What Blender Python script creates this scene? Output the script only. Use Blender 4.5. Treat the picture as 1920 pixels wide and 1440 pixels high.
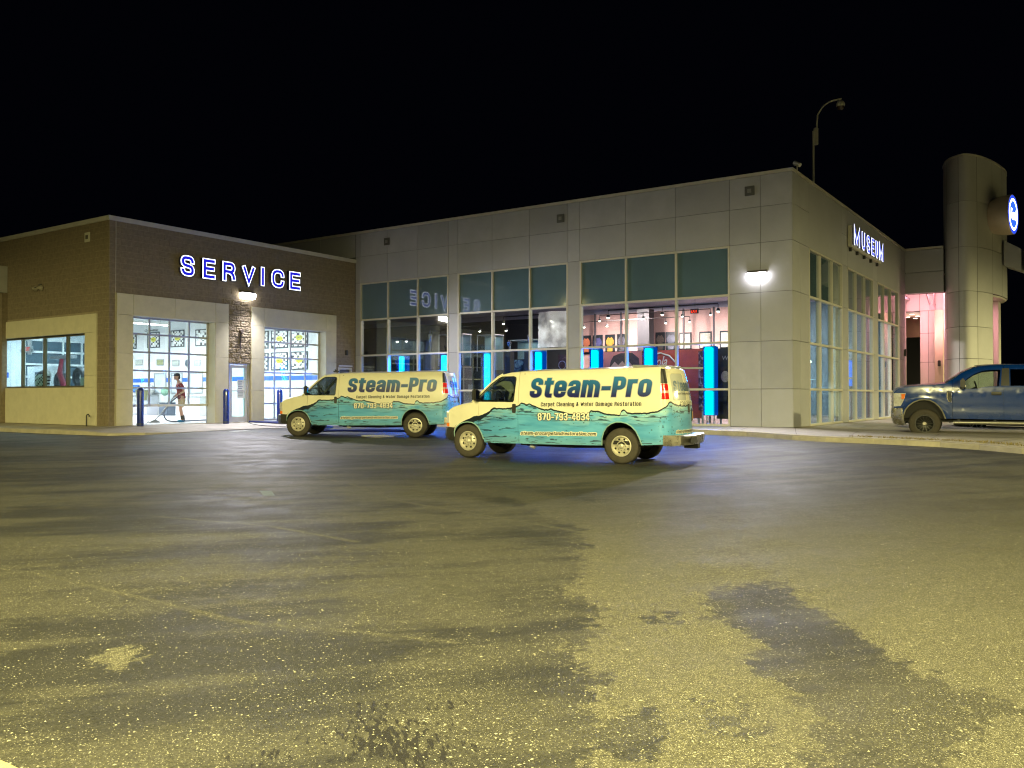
import bpy, bmesh, math, random
import numpy as np
from mathutils import Vector, Matrix, noise as mnoise
from math import radians as R, sin, cos, pi

random.seed(7)
for o in list(bpy.data.objects):
    bpy.data.objects.remove(o)
SC = bpy.context.scene
COL = SC.collection

# ------------------------------------------------------------------ camera, sky, exposure, lot lamps
cam_d = bpy.data.cameras.new("camera")
cam = bpy.data.objects.new("camera", cam_d)
COL.objects.link(cam)
cam.location = (0, 0, 1.5)
cam.rotation_euler = (R(90.8), 0, R(34.478 - 90))
cam_d.sensor_width = 36
cam_d.lens = 36 * 1624 / 1920
cam_d.clip_start = .05
cam_d.clip_end = 3000
SC.camera = cam

W = bpy.data.worlds.new("World")
SC.world = W
W.use_nodes = True
wn = W.node_tree.nodes
bg = wn["Background"]
sky = wn.new("ShaderNodeTexSky")
sky.sky_type = 'NISHITA'
sky.sun_disc = False
sky.sun_elevation = R(-6)
sky.sun_rotation = R(200)
mixn = wn.new("ShaderNodeMixRGB")
mixn.inputs[0].default_value = .92
mixn.inputs[2].default_value = (.004, .005, .012, 1)
W.node_tree.links.new(sky.outputs[0], mixn.inputs[1])
W.node_tree.links.new(mixn.outputs[0], bg.inputs[0])
bg.inputs[1].default_value = .13

SC.view_settings.view_transform = 'Standard'
SC.view_settings.look = 'None'
SC.view_settings.exposure = 0
SC.view_settings.gamma = 1
SC.view_settings.use_curve_mapping = False
try:
    SC.cycles.max_bounces = 6
    SC.cycles.transparent_max_bounces = 24
    SC.cycles.sample_clamp_indirect = 4
    SC.cycles.filter_width = 1.15
except Exception:
    pass

LOT = (1.0, .89, .38)
# (x, y, height, watts, spot cone deg, aim)  -- car park lamps out of view; last one added to brighten the left wall
LOT_LAMPS = [(-7.5, 1.5, 8.6, 37000), (6, -13.5, 8.6, 21000), (50, -17, 8.6, 33000), (-4, 35, 8.6, 7500)]

def light(kind, name, loc, energy, color, parent=None, size=.3, rot=None, size_y=None, spot=None, blend=.3):
    d = bpy.data.lights.new(name, kind)
    d.energy = energy
    d.color = color
    if kind == 'AREA':
        d.size = size
        if size_y:
            d.shape = 'RECTANGLE'
            d.size_y = size_y
    else:
        d.shadow_soft_size = size
    if kind == 'SPOT':
        d.spot_size = spot
        d.spot_blend = blend
    o = bpy.data.objects.new(name, d)
    COL.objects.link(o)
    o.location = loc
    if rot:
        o.rotation_euler = rot
    if parent:
        o.parent = parent
    return o

def aim(d):
    return Vector(d).to_track_quat('-Z', 'Y').to_euler()

# ------------------------------------------------------------------ object helpers
def thing(name, label, cat, loc=(0, 0, 0), rotz=0, group=None):
    o = bpy.data.objects.new(name, None)
    COL.objects.link(o)
    o.location = loc
    o.rotation_euler = (0, 0, rotz)
    o.empty_display_size = .2
    o['label'] = label
    o['category'] = cat
    if group:
        o['group'] = group
    return o

def tag(o, label, cat, group=None):
    o['label'] = label
    o['category'] = cat
    if group:
        o['group'] = group
    return o

class MB:
    """collects shapes, builds ONE mesh object"""
    def __init__(s):
        s.v = []
        s.f = []
        s.m = []
        s.mi = 0
    def add(s, vs, fs):
        n = len(s.v)
        s.v += [tuple(v) for v in vs]
        s.f += [tuple(i + n for i in f) for f in fs]
        s.m += [s.mi] * len(fs)
        return s
    def box(s, x0, y0, z0, x1, y1, z1):
        if x0 > x1: x0, x1 = x1, x0
        if y0 > y1: y0, y1 = y1, y0
        if z0 > z1: z0, z1 = z1, z0
        v = [(x0, y0, z0), (x1, y0, z0), (x1, y1, z0), (x0, y1, z0), (x0, y0, z1), (x1, y0, z1), (x1, y1, z1), (x0, y1, z1)]
        f = [(0, 3, 2, 1), (4, 5, 6, 7), (0, 1, 5, 4), (1, 2, 6, 5), (2, 3, 7, 6), (3, 0, 4, 7)]
        return s.add(v, f)
    def tube(s, pts, r, n=8, cap=True):
        pts = [Vector(p) for p in pts]
        rs = r if isinstance(r, (list, tuple)) else [r] * len(pts)
        rings = []
        up = None
        for i, p in enumerate(pts):
            a = pts[max(i - 1, 0)]
            b = pts[min(i + 1, len(pts) - 1)]
            d = (b - a).normalized()
            if up is None:
                up = Vector((0, 0, 1)) if abs(d.z) < .9 else Vector((1, 0, 0))
            x = d.cross(up).normalized()
            y = x.cross(d).normalized()
            up = y
            rings.append([p + (x * cos(2 * pi * k / n) + y * sin(2 * pi * k / n)) * rs[i] for k in range(n)])
        v = [q for ring in rings for q in ring]
        f = []
        for i in range(len(pts) - 1):
            for k in range(n):
                k2 = (k + 1) % n
                f.append((i * n + k, i * n + k2, (i + 1) * n + k2, (i + 1) * n + k))
        if cap:
            f.append(tuple(range(n - 1, -1, -1)))
            f.append(tuple((len(pts) - 1) * n + k for k in range(n)))
        return s.add(v, f)
    def lathe(s, prof, c=(0, 0, 0), axis='z', n=24, a0=0, a1=2 * pi):
        """prof: (r, h) list"""
        full = abs(a1 - a0 - 2 * pi) < 1e-4
        nn = n if full else n + 1
        v = []
        for r, h in prof:
            for k in range(nn):
                a = a0 + (a1 - a0) * k / n
                p = (r * cos(a), r * sin(a), h)
                if axis == 'y': p = (p[0], p[2], p[1])
                if axis == 'x': p = (p[2], p[0], p[1])
                v.append((p[0] + c[0], p[1] + c[1], p[2] + c[2]))
        f = []
        for i in range(len(prof) - 1):
            for k in range(n):
                k2 = (k + 1) % nn
                f.append((i * nn + k, i * nn + k2, (i + 1) * nn + k2, (i + 1) * nn + k))
        return s.add(v, f)
    def ball(s, c, r, n=10, m=6, sc=(1, 1, 1)):
        prof = [(r * sin(pi * i / m) + 1e-5, r * cos(pi * i / m)) for i in range(m + 1)]
        v0 = len(s.v)
        s.lathe(prof, (0, 0, 0), 'z', n)
        for i in range(v0, len(s.v)):
            x, y, z = s.v[i]
            s.v[i] = (x * sc[0] + c[0], y * sc[1] + c[1], z * sc[2] + c[2])
        return s
    def prism(s, poly, h0, h1, axis='z'):
        n = len(poly)
        def P(a, b, h):
            return (a, b, h) if axis == 'z' else ((a, h, b) if axis == 'y' else (h, a, b))
        v = [P(a, b, h0) for a, b in poly] + [P(a, b, h1) for a, b in poly]
        f = [tuple(range(n - 1, -1, -1)), tuple(range(n, 2 * n))] + [(i, (i + 1) % n, (i + 1) % n + n, i + n) for i in range(n)]
        return s.add(v, f)
    def mesh(s, name, mats, smooth=False, off=(0, 0, 0), bevel=0):
        me = bpy.data.meshes.new(name)
        vs = [(v[0] - off[0], v[1] - off[1], v[2] - off[2]) for v in s.v]
        me.from_pydata(vs, [], s.f)
        if not isinstance(mats, (list, tuple)):
            mats = [mats]
        for m in mats:
            me.materials.append(m)
        for i, p in enumerate(me.polygons):
            p.material_index = min(s.m[i], len(mats) - 1)
        bm = bmesh.new()
        bm.from_mesh(me)
        bmesh.ops.recalc_face_normals(bm, faces=bm.faces)
        if bevel:
            bmesh.ops.bevel(bm, geom=[e for e in bm.edges if e.is_manifold and e.calc_face_angle(0) > .6], offset=bevel, segments=1 if bevel < .01 else 2, affect='EDGES', clamp_overlap=True)
        bm.to_mesh(me)
        bm.free()
        if smooth:
            for p in me.polygons:
                p.use_smooth = True
            try:
                me.set_sharp_from_angle(angle=R(38))
            except Exception:
                pass
        return me
    def part(s, name, mats, parent=None, smooth=False, bevel=0, off=None):
        if off is None:
            off = tuple(parent.location) if parent is not None and parent.get('world_built') else (0, 0, 0)
        o = bpy.data.objects.new(name, s.mesh(name, mats, smooth, off, bevel))
        COL.objects.link(o)
        if parent is not None:
            o.parent = parent
        return o

def wthing(name, label, cat, loc, group=None):
    """a thing whose parts are given in world coordinates"""
    o = thing(name, label, cat, loc, 0, group)
    o['world_built'] = 1
    return o

def struct(o):
    o['kind'] = 'structure'
    return o

def copy_tree(o, parent=None):
    c = o.copy()
    COL.objects.link(c)
    if parent is not None:
        c.parent = parent
    for ch in list(o.children):
        copy_tree(ch, c)
    return c

# ------------------------------------------------------------------ materials
MATS = {}
def mat(name, col, rough=.6, metal=0, var=.1, vs=2.0, bump=0, bs=60, emis=None, es=0, spec=.5, coat=0, dirt=0, rvar=.1):
    if name in MATS:
        return MATS[name]
    m = bpy.data.materials.new(name)
    m.use_nodes = True
    nt = m.node_tree
    b = nt.nodes["Principled BSDF"]
    b.inputs['Roughness'].default_value = rough
    b.inputs['Metallic'].default_value = metal
    b.inputs['Base Color'].default_value = (*col, 1)
    if 'Specular IOR Level' in b.inputs:
        b.inputs['Specular IOR Level'].default_value = spec
    if coat:
        b.inputs['Coat Weight'].default_value = coat
        b.inputs['Coat Roughness'].default_value = .05
    if emis:
        b.inputs['Emission Color'].default_value = (*emis, 1)
        b.inputs['Emission Strength'].default_value = es
    if var or bump or dirt:
        tc = nt.nodes.new('ShaderNodeTexCoord')
        mp = nt.nodes.new('ShaderNodeNewGeometry')
        src = mp.outputs['Position']
        n = nt.nodes.new('ShaderNodeTexNoise')
        n.inputs['Scale'].default_value = vs
        n.inputs['Detail'].default_value = 6
        n.inputs['Roughness'].default_value = .65
        nt.links.new(src, n.inputs['Vector'])
        r = nt.nodes.new('ShaderNodeMapRange')
        r.inputs[1].default_value = .3
        r.inputs[2].default_value = .7
        r.inputs[3].default_value = 1 - var
        r.inputs[4].default_value = 1 + var
        nt.links.new(n.outputs[0], r.inputs[0])
        mx = nt.nodes.new('ShaderNodeVectorMath')
        mx.operation = 'SCALE'
        mx.inputs[0].default_value = col
        nt.links.new(r.outputs[0], mx.inputs['Scale'])
        nt.links.new(mx.outputs[0], b.inputs['Base Color'])
        r2 = nt.nodes.new('ShaderNodeMapRange')
        r2.inputs[3].default_value = max(.02, rough - rvar)
        r2.inputs[4].default_value = min(1, rough + rvar)
        nt.links.new(n.outputs[0], r2.inputs[0])
        nt.links.new(r2.outputs[0], b.inputs['Roughness'])
        if bump:
            n2 = nt.nodes.new('ShaderNodeTexNoise')
            n2.inputs['Scale'].default_value = bs
            n2.inputs['Detail'].default_value = 4
            nt.links.new(src, n2.inputs['Vector'])
            bp = nt.nodes.new('ShaderNodeBump')
            bp.inputs['Strength'].default_value = bump
            bp.inputs['Distance'].default_value = .02
            nt.links.new(n2.outputs[0], bp.inputs['Height'])
            nt.links.new(bp.outputs[0], b.inputs['Normal'])
    MATS[name] = m
    return m

def emat(name, col, st):
    if name in MATS:
        return MATS[name]
    m = bpy.data.materials.new(name)
    m.use_nodes = True
    nt = m.node_tree
    nt.nodes.clear()
    e = nt.nodes.new('ShaderNodeEmission')
    e.inputs[0].default_value = (*col, 1)
    e.inputs[1].default_value = st
    o = nt.nodes.new('ShaderNodeOutputMaterial')
    nt.links.new(e.outputs[0], o.inputs[0])
    MATS[name] = m
    return m

def glassmat(name, tint=(.8, .9, .88), refl=.1, rough=.0, wav=0.0):
    if name in MATS:
        return MATS[name]
    m = bpy.data.materials.new(name)
    m.use_nodes = True
    nt = m.node_tree
    nt.nodes.clear()
    t = nt.nodes.new('ShaderNodeBsdfTransparent')
    t.inputs[0].default_value = (*tint, 1)
    g = nt.nodes.new('ShaderNodeBsdfGlossy')
    g.inputs['Roughness'].default_value = rough
    g.inputs[0].default_value = (.9, .97, 1, 1)
    mx = nt.nodes.new('ShaderNodeMixShader')
    fr = nt.nodes.new('ShaderNodeLayerWeight')
    fr.inputs[0].default_value = .25
    mr = nt.nodes.new('ShaderNodeMapRange')
    mr.inputs[3].default_value = refl
    mr.inputs[4].default_value = min(1, refl + .6)
    nt.links.new(fr.outputs['Fresnel'], mr.inputs[0])
    nt.links.new(mr.outputs[0], mx.inputs[0])
    nt.links.new(t.outputs[0], mx.inputs[1])
    nt.links.new(g.outputs[0], mx.inputs[2])
    if wav:
        n = nt.nodes.new('ShaderNodeTexNoise')
        n.inputs['Scale'].default_value = 1.2
        n.inputs['Detail'].default_value = 1
        ge = nt.nodes.new('ShaderNodeNewGeometry')
        nt.links.new(ge.outputs['Position'], n.inputs['Vector'])
        bp = nt.nodes.new('ShaderNodeBump')
        bp.inputs['Strength'].default_value = wav
        bp.inputs['Distance'].default_value = .01
        nt.links.new(n.outputs[0], bp.inputs['Height'])
        nt.links.new(bp.outputs[0], g.inputs['Normal'])
    o = nt.nodes.new('ShaderNodeOutputMaterial')
    nt.links.new(mx.outputs[0], o.inputs[0])
    MATS[name] = m
    return m

# ------------------------------------------------------------------ text
def text_mesh(s, offset=0.0, shear=0.0, extrude=0.0, spacing=1.0):
    cu = bpy.data.curves.new('txt', 'FONT')
    cu.body = s
    cu.size = 1
    cu.offset = offset
    cu.shear = shear
    cu.extrude = extrude
    cu.space_character = spacing
    cu.resolution_u = 4
    o = bpy.data.objects.new('txt', cu)
    me = bpy.data.meshes.new_from_object(o)
    vs = [tuple(v.co) for v in me.vertices]
    fs = [tuple(p.vertices) for p in me.polygons]
    bpy.data.objects.remove(o)
    bpy.data.curves.remove(cu)
    bpy.data.meshes.remove(me)
    return vs, fs

def fit(vs, x0, x1, z0, z1, ref=None):
    r = ref or vs
    ax = min(v[0] for v in r); bx = max(v[0] for v in r)
    ay = min(v[1] for v in r); by = max(v[1] for v in r)
    sx = (x1 - x0) / (bx - ax)
    sy = (z1 - z0) / (by - ay)
    return [(x0 + (v[0] - ax) * sx, z0 + (v[1] - ay) * sy, v[2]) for v in vs]

def sign_text(name, s, x0, x1, z0, z1, place, m, parent, offset=.02, shear=0, depth=.002, refoff=None, off=(0, 0, 0), spacing=1.0):
    """flat lettering; place(a, b, d) maps text plane coordinates + depth to 3D"""
    vs, fs = text_mesh(s, offset, shear, .5, spacing)
    ref = None
    if refoff is not None:
        ref, _ = text_mesh(s, refoff, shear, .5, spacing)
    vs = fit(vs, x0, x1, z0, z1, ref)
    mb = MB()
    mb.add([place(v[0], v[1], depth * (v[2] + .5)) for v in vs], fs)
    return mb.part(name, m, parent, off=off)
# ------------------------------------------------------------------ condensed sign lettering drawn as strokes
def rnd_path(P, r, n=5, closed=False):
    """polyline with rounded corners"""
    P = [Vector((p[0], p[1])) for p in P]
    out = []
    N = len(P)
    for i in range(N):
        if not closed and i in (0, N - 1):
            out.append(P[i]); continue
        a, b, c = P[i - 1], P[i], P[(i + 1) % N]
        la, lc = (a - b).length, (c - b).length
        rr = min(r, la * (.5 if (closed or i > 1) else .98), lc * (.5 if (closed or i < N - 2) else .98))
        if rr < 1e-4: out.append(b); continue
        p = b + (a - b) / la * rr; q = b + (c - b) / lc * rr
        for k in range(n + 1):
            t = k / n
            out.append(p * (1 - t) ** 2 + b * 2 * t * (1 - t) + q * t * t)
    return out
# glyph: (width, [(points, rounded?, closed?)]) ; x 0..1 of glyph width (stroke centre lines), y: 0 base, 1 cap, X x-height
XH = .80
def glyphs(X=XH):
    D = 1
    m = X / 2
    G = {
     'S': (1, [([(1, .70), (1, D), (0, D), (0, .56), (1, .44), (1, 0), (0, 0), (0, .30)], 1, 0)]),
     'P': (1, [([(0, 0), (0, D)], 0, 0), ([(0, D), (1, D), (1, .44), (0, .44)], 1, 0)]),
     'R': (1, [([(0, 0), (0, D)], 0, 0), ([(0, D), (.95, D), (.95, .50), (0, .50)], 1, 0), ([(.50, .50), (.95, .42), (1, 0)], 1, 0)]),
     'D': (1, [([(0, 0), (0, D), (1, D), (1, 0)], 2, 1)]),
     'C': (1, [([(1, .66), (1, D), (0, D), (0, 0), (1, 0), (1, .34)], 1, 0)]),
     'W': (1.9, [([(0, D), (.22, 0)], 0, 0), ([(.22, 0), (.5, .85)], 0, 0), ([(.5, .85), (.78, 0)], 0, 0), ([(.78, 0), (1, D)], 0, 0)]),
     'V': (1.1, [([(0, D), (.5, 0), (1, D)], 0, 0)]),
     'E': (.85, [([(0, 0), (0, D)], 0, 0), ([(0, D), (1, D)], 0, 0), ([(0, .51), (.92, .51)], 0, 0), ([(0, 0), (1, 0)], 0, 0)]),
     'I': (0, [([(0, 0), (0, D)], 0, 0)]),
     'M': (1.35, [([(0, 0), (0, D), (.5, .12), (1, D), (1, 0)], 0, 0)]),
     'U': (1, [([(0, D), (0, 0), (1, 0), (1, D)], 1, 0)]),
     'a': (1, [([(0, X * .72), (0, X), (1, X), (1, 0)], 1, 0), ([(1, X * .58), (0, X * .5), (0, 0), (1, 0.03)], 1, 0)]),
     'b': (1, [([(0, 0), (0, D)], 0, 0), ([(0, 0), (0, X), (1, X), (1, 0)], 1, 1)]),
     'c': (1, [([(1, X * .64), (1, X), (0, X), (0, 0), (1, 0), (1, X * .36)], 1, 0)]),
     'd': (1, [([(1, 0), (1, D)], 0, 0), ([(0, 0), (0, X), (1, X), (1, 0)], 1, 1)]),
     'e': (1, [([(0, m), (1, m)], 0, 0), ([(1, m - .04), (1, X), (0, X), (0, 0), (1, 0), (1, X * .30)], 1, 0)]),
     'f': (.55, [([(.4, 0), (.4, D), (1, D)], 1, 0), ([(0, X), (1, X)], 0, 0)]),
     'g': (1, [([(0, 0), (0, X), (1, X), (1, 0)], 1, 1), ([(1, X), (1, -.22), (0, -.22)], 1, 0)]),
     'i': (0, [([(0, 0), (0, X)], 0, 0), ([(0, X + .10), (0, X + .28)], 0, 0)]),
     'l': (0, [([(0, 0), (0, D)], 0, 0)]),
     'm': (1.75, [([(0, 0), (0, X)], 0, 0), ([(0, X), (.5, X), (.5, 0)], 1, 0), ([(.5, X), (1, X), (1, 0)], 1, 0)]),
     'n': (1, [([(0, 0), (0, X)], 0, 0), ([(0, X), (1, X), (1, 0)], 1, 0)]),
     'o': (1, [([(0, 0), (0, X), (1, X), (1, 0)], 1, 1)]),
     'p': (1, [([(0, -.25), (0, X)], 0, 0), ([(0, 0), (0, X), (1, X), (1, 0)], 1, 1)]),
     'r': (.6, [([(0, 0), (0, X)], 0, 0), ([(0, X * .75), (.2, X), (1, X)], 1, 0)]),
     's': (1, [([(1, X * .70), (1, X), (0, X), (0, X * .55), (1, X * .45), (1, 0), (0, 0), (0, X * .30)], 1, 0)]),
     't': (.6, [([(.4, D), (.4, 0), (1, 0)], 1, 0), ([(0, X), (1, X)], 0, 0)]),
     'u': (1, [([(0, X), (0, 0), (1, 0), (1, X)], 1, 0)]),
     '-': (.55, [([(0, .42), (1, .42)], 0, 0)]),
     '.': (0, [([(0, -.07), (0, .1)], 0, 0)]),
     '&': (1.1, [([(1, 0), (.2, .72), (.2, D), (.75, D), (.75, .70), (0, .4), (0, 0), (.7, 0), (1, .5)], 1, 0)]),
     '8': (1, [([(0, .52), (0, D), (1, D), (1, .52)], 1, 1), ([(0, 0), (0, .52), (1, .52), (1, 0)], 1, 1)]),
     '7': (1, [([(0, D), (1, D), (.35, 0)], 0, 0)]),
     '0': (1, [([(0, 0), (0, D), (1, D), (1, 0)], 1, 1)]),
     '9': (1, [([(1, .45), (0, .45), (0, D), (1, D)], 1, 1), ([(1, D * .8), (1, 0), (0, 0), (0, .22)], 1, 0)]),
     '3': (1, [([(0, .76), (0, D), (1, D), (1, .52), (.4, .52)], 1, 0), ([(.4, .52), (1, .52), (1, 0), (0, 0), (0, .24)], 1, 0)]),
     '4': (1, [([(.72, 0), (.72, D)], 0, 0), ([(.68, D), (0, .34)], 0, 0), ([(0, .28), (1, .28)], 0, 0)]),
    }
    return G
def ribbon(P, w, closed):
    n = len(P)
    L_, R_ = [], []
    for i in range(n):
        if closed: a, c = P[i - 1], P[(i + 1) % n]
        else: a, c = P[max(i - 1, 0)], P[min(i + 1, n - 1)]
        b = P[i]
        d1 = (b - a).normalized() if (b - a).length > 1e-9 else None
        d2 = (c - b).normalized() if (c - b).length > 1e-9 else None
        d1 = d1 or d2; d2 = d2 or d1
        t = (d1 + d2)
        t = t.normalized() if t.length > 1e-6 else d1
        nn = Vector((-t.y, t.x))
        k = max(.45, nn.dot(Vector((-d1.y, d1.x))))
        off = nn * (w / 2 / k)
        L_.append(b + off); R_.append(b - off)
    vs = L_ + R_
    m = n if closed else n - 1
    return vs, [(i, (i + 1) % n, n + (i + 1) % n, n + i) for i in range(m)]
def stroke_text(s, gw=.42, t=.17, gap=.10, X=XH, extra=0.0, shear=0, space=.35):
    """returns list of (verts2d, faces) ribbons; cap height = 1 over the outside; extra widens every stroke"""
    G = glyphs(X)
    out = []
    x = 0
    for ch in s:
        if ch == ' ': x += space; continue
        w, st = G[ch]
        w = w * (gw - t) if w else 0
        for (pts, rd, cl) in st:
            P = [(x + t / 2 + p[0] * w, t / 2 + p[1] * (1 - t) if p[1] >= 0 else p[1] + t / 2) for p in pts]
            r = {0: 0, 1: .5 * max(w, .05), 2: .3 * w, 3: .5 * w}[rd]
            if rd == 3:
                Q = [Vector(P[0]), Vector(P[1])] + rnd_path([P[1]] + P[2:], r)[1:]
            elif rd: Q = rnd_path(P, r, 5, bool(cl))
            else: Q = [Vector(p) for p in P]
            if not cl:
                for e, o_ in ((0, 1), (-1, -2)):
                    v = Q[e] - Q[o_]
                    if abs(v.x) < 1e-6:
                        if pts[e][1] in (0, 1, -.25) or abs(pts[e][1] - X) < 1e-6:
                            Q[e] = Q[e] + Vector((0, t / 2 if v.y > 0 else -t / 2))
                    elif abs(v.y) < 1e-6:
                        Q[e] = Q[e] + Vector((t / 2 if v.x > 0 else -t / 2, 0))
            # drop duplicates
            q2 = [Q[0]]
            for q in Q[1:]:
                if (q - q2[-1]).length > 1e-4: q2.append(q)
            if cl and (q2[0] - q2[-1]).length < 1e-4: q2.pop()
            if extra and not cl:
                d = (q2[0] - q2[1]).normalized(); q2[0] = q2[0] + d * extra / 2
                d = (q2[-1] - q2[-2]).normalized(); q2[-1] = q2[-1] + d * extra / 2
            # butt joints of straight strokes reach the outer edge
            vs, fs = ribbon(q2, t + extra, bool(cl))
            out.append(([(v.x + shear * v.y, v.y) for v in vs], fs))
        x += w + t + gap
    return out, x - gap
def place_strokes(s, u0, u1, z0, z1, **k):
    """scaled so that the unwidened text spans u0..u1 and cap height z0..z1; returns list of (verts, faces)"""
    kk = dict(k); ex = kk.pop('extra', 0)
    base, w = stroke_text(s, **kk)
    xs = [v[0] for vs, f in base for v in vs]
    a, b = min(xs), max(xs)
    sx, sy = (u1 - u0) / (b - a), z1 - z0
    full, _ = stroke_text(s, extra=ex, **kk) if ex else (base, w)
    return [([(u0 + (x - a) * sx, z0 + y * sy) for x, y in vs], fs) for vs, fs in full]
# ------------------------------------------------------------------ terrain
ANCH = [(0, 0, 0), (3, -4, 0), (-5, 5, 0), (5, 8, 0), (10, 0, 0), (8, 10, 0), (12, 6, 0), (4, 15, 0), (0, 25, .05), (-15, -15, -.05), (15, -12, .05), (-20, 30, 0),
        (17.62, 8.76, .04), (17.06, 12.47, .07), (19.46, 9.04, .045), (18.9, 12.7, .08),
        (20.7, 17.9, .195), (18.82, 21.15, .225), (22.3, 18.8, .2), (20.45, 22.1, .23),
        (16.59, 24.29, .33), (19.31, 24.92, .33), (21.15, 24.88, .33), (24, 24.9, .33), (26.7, 24.9, .33),
        (14.9, 25.3, .28), (14.6, 29, .28), (14.6, 34, .28), (14.6, 45, .3),
        (26.7, 20, .28), (26.7, 14, .28), (25.74, 9.03, .28), (24.27, 7.21, .28), (23.5, 4.9, .28), (21.4, 1.5, .27), (19, -2, .25),
        (28.7, 4.5, .22), (27.5, -1, .22), (35, 3, .24), (45, 0, .25), (60, -20, .2), (90, 60, .3), (40, 90, .3), (-60, 60, 0), (60, -80, 0), (-60, -60, 0)]
def tps_fit(pts):
    A = np.array(pts, float)
    P = A[:, :2]
    n = len(P)
    d = np.linalg.norm(P[:, None] - P[None], axis=2)
    K = np.where(d > 0, d * d * np.log(d + 1e-9), 0) + np.eye(n) * .15
    Q = np.hstack([np.ones((n, 1)), P])
    M = np.vstack([np.hstack([K, Q]), np.hstack([Q.T, np.zeros((3, 3))])])
    s = np.linalg.solve(M, np.concatenate([A[:, 2], np.zeros(3)]))
    return P, s
def tps_eval(F, X):
    P, s = F
    X = np.atleast_2d(np.asarray(X, float))
    out = np.empty(len(X))
    for i in range(0, len(X), 4000):
        x = X[i:i + 4000]
        d = np.linalg.norm(x[:, None] - P[None], axis=2)
        out[i:i + 4000] = np.where(d > 0, d * d * np.log(d + 1e-9), 0) @ s[:-3] + s[-3] + x @ s[-2:]
    return out
TER = tps_fit(ANCH)
def gz(x, y):
    return float(tps_eval(TER, [(x, y)])[0])

def sdist(P, poly):
    poly = np.array(poly)
    n = len(poly)
    d = np.full(len(P), 1e9)
    ins = np.zeros(len(P), bool)
    for i in range(n):
        a = poly[i]; b = poly[(i + 1) % n]
        ab = b - a
        t = np.clip(((P - a) @ ab) / (ab @ ab), 0, 1)
        d = np.minimum(d, np.linalg.norm(P - (a + t[:, None] * ab), axis=1))
        c = ((a[1] > P[:, 1]) != (b[1] > P[:, 1]))
        with np.errstate(divide='ignore', invalid='ignore'):
            xi = (b[0] - a[0]) * (P[:, 1] - a[1]) / (b[1] - a[1]) + a[0]
        ins ^= c & (P[:, 0] < xi)
    return np.where(ins, d, -d)

WORN = [(10.3, 11.56), (11.7, 10.35), (10.46, 7.18), (8.59, 4.94), (6.71, 3.83), (5.88, 3.53), (5.28, 2.91), (4.22, 2.55), (4.07, 2.28), (3.06, 1.76), (2.4, .2), (4.07, -2.5), (17, -6), (19, 2), (14, 5.0), (10.8, 6.12), (13.18, 11.09)]
TONGUE = [(6.15, 2.55), (7.2, 2.30), (6.15, 1.68), (5.42, .98), (4.86, .60), (4.55, .52), (4.15, .50), (3.6, .62), (3.2, .8), (3.25, 1.05), (3.75, 1.0), (4.22, 1.06), (4.62, 1.55), (5.2, 1.65), (5.64, 2.2)]
SMALLD = [[(4.12, 1.63), (4.19, 1.53), (3.82, 1.34), (3.69, 1.42)], [(5.6, 2.5), (5.5, 2.35), (5.3, 2.45), (5.35, 2.6)], [(5.35, 3.12), (5.25, 3.0), (5.1, 3.1), (5.2, 3.2)], [(5.07, .55), (4.8, .42), (4.7, .5), (4.95, .65)], [(3.75, 1.75), (3.3, 1.55), (3.25, 1.75), (3.6, 1.95)]]
PATCH = [(2.86, 4.92), (3.0, 4.87), (2.9, 4.48), (2.72, 4.4), (2.65, 4.6)]
CRACK = [(3.6, 9.2), (3.72, 7.97), (3.8, 7.08), (3.76, 5.68), (3.75, 4.77), (4.01, 4.04), (4.2, 3.3)]
BUSH_SHADE = [[(3.15, 3.03), (2.8, 3.0), (2.55, 2.6), (2.5, 2.2), (2.9, 2.2), (3.1, 2.55)], [(2.5, 2.95), (2.35, 3.0), (2.3, 2.8), (2.45, 2.75)], [(3.42, 2.78), (3.3, 2.85), (3.2, 2.6), (3.35, 2.55)], [(2.9, 1.9), (2.7, 2.05), (2.6, 1.85), (2.8, 1.75)]]

def axis_lines(lo, hi, step, outer):
    core = list(np.arange(lo, hi + 1e-6, step))
    a = [v for v in outer if v < lo - step]
    b = [v for v in outer if v > hi + step]
    return np.array(a + core + b)
OUT = [-900, -400, -200, -120, -80, -50, -30, -20, -14, -10, -7, -5, -3, -1.5, 0, 1.5] + list(np.arange(2, 50, 1.0)) + [52, 56, 62, 70, 80, 100, 140, 200, 400, 900]
gx = axis_lines(1.4, 13.5, .07, OUT)
gy = axis_lines(-2.4, 12, .07, OUT)
GX, GY = np.meshgrid(gx, gy, indexing='ij')
PTS = np.stack([GX.ravel(), GY.ravel()], 1)
Zg = tps_eval(TER, np.clip(PTS, -60, 90))
far = np.linalg.norm(PTS - np.array([20, 15]), axis=1)
Zg = np.where(far > 70, np.interp(far, [70, 130], [0, 1]) * (.1 - Zg) + Zg, Zg)
nx, ny = len(gx), len(gy)
me = bpy.data.meshes.new('asphalt_lot')
idx = np.arange(nx * ny).reshape(nx, ny)
F = np.stack([idx[:-1, :-1].ravel(), idx[1:, :-1].ravel(), idx[1:, 1:].ravel(), idx[:-1, 1:].ravel()], 1)
me.vertices.add(nx * ny)
me.vertices.foreach_set('co', np.column_stack([PTS, Zg]).ravel())
me.loops.add(len(F) * 4)
me.loops.foreach_set('vertex_index', F.ravel())
me.polygons.add(len(F))
me.polygons.foreach_set('loop_start', np.arange(len(F)) * 4)
me.polygons.foreach_set('use_smooth', np.ones(len(F), bool))
me.update()
me.validate()
dw = np.clip(sdist(PTS, WORN), -2, 2)
dt = np.clip(sdist(PTS, TONGUE), -2, 2)
for p in SMALLD:
    dt = np.maximum(dt, sdist(PTS, p))
wv = np.minimum(dw, -dt)
wv = np.maximum(wv, np.clip(sdist(PTS, PATCH), -2, 2) * 1.5)
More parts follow.
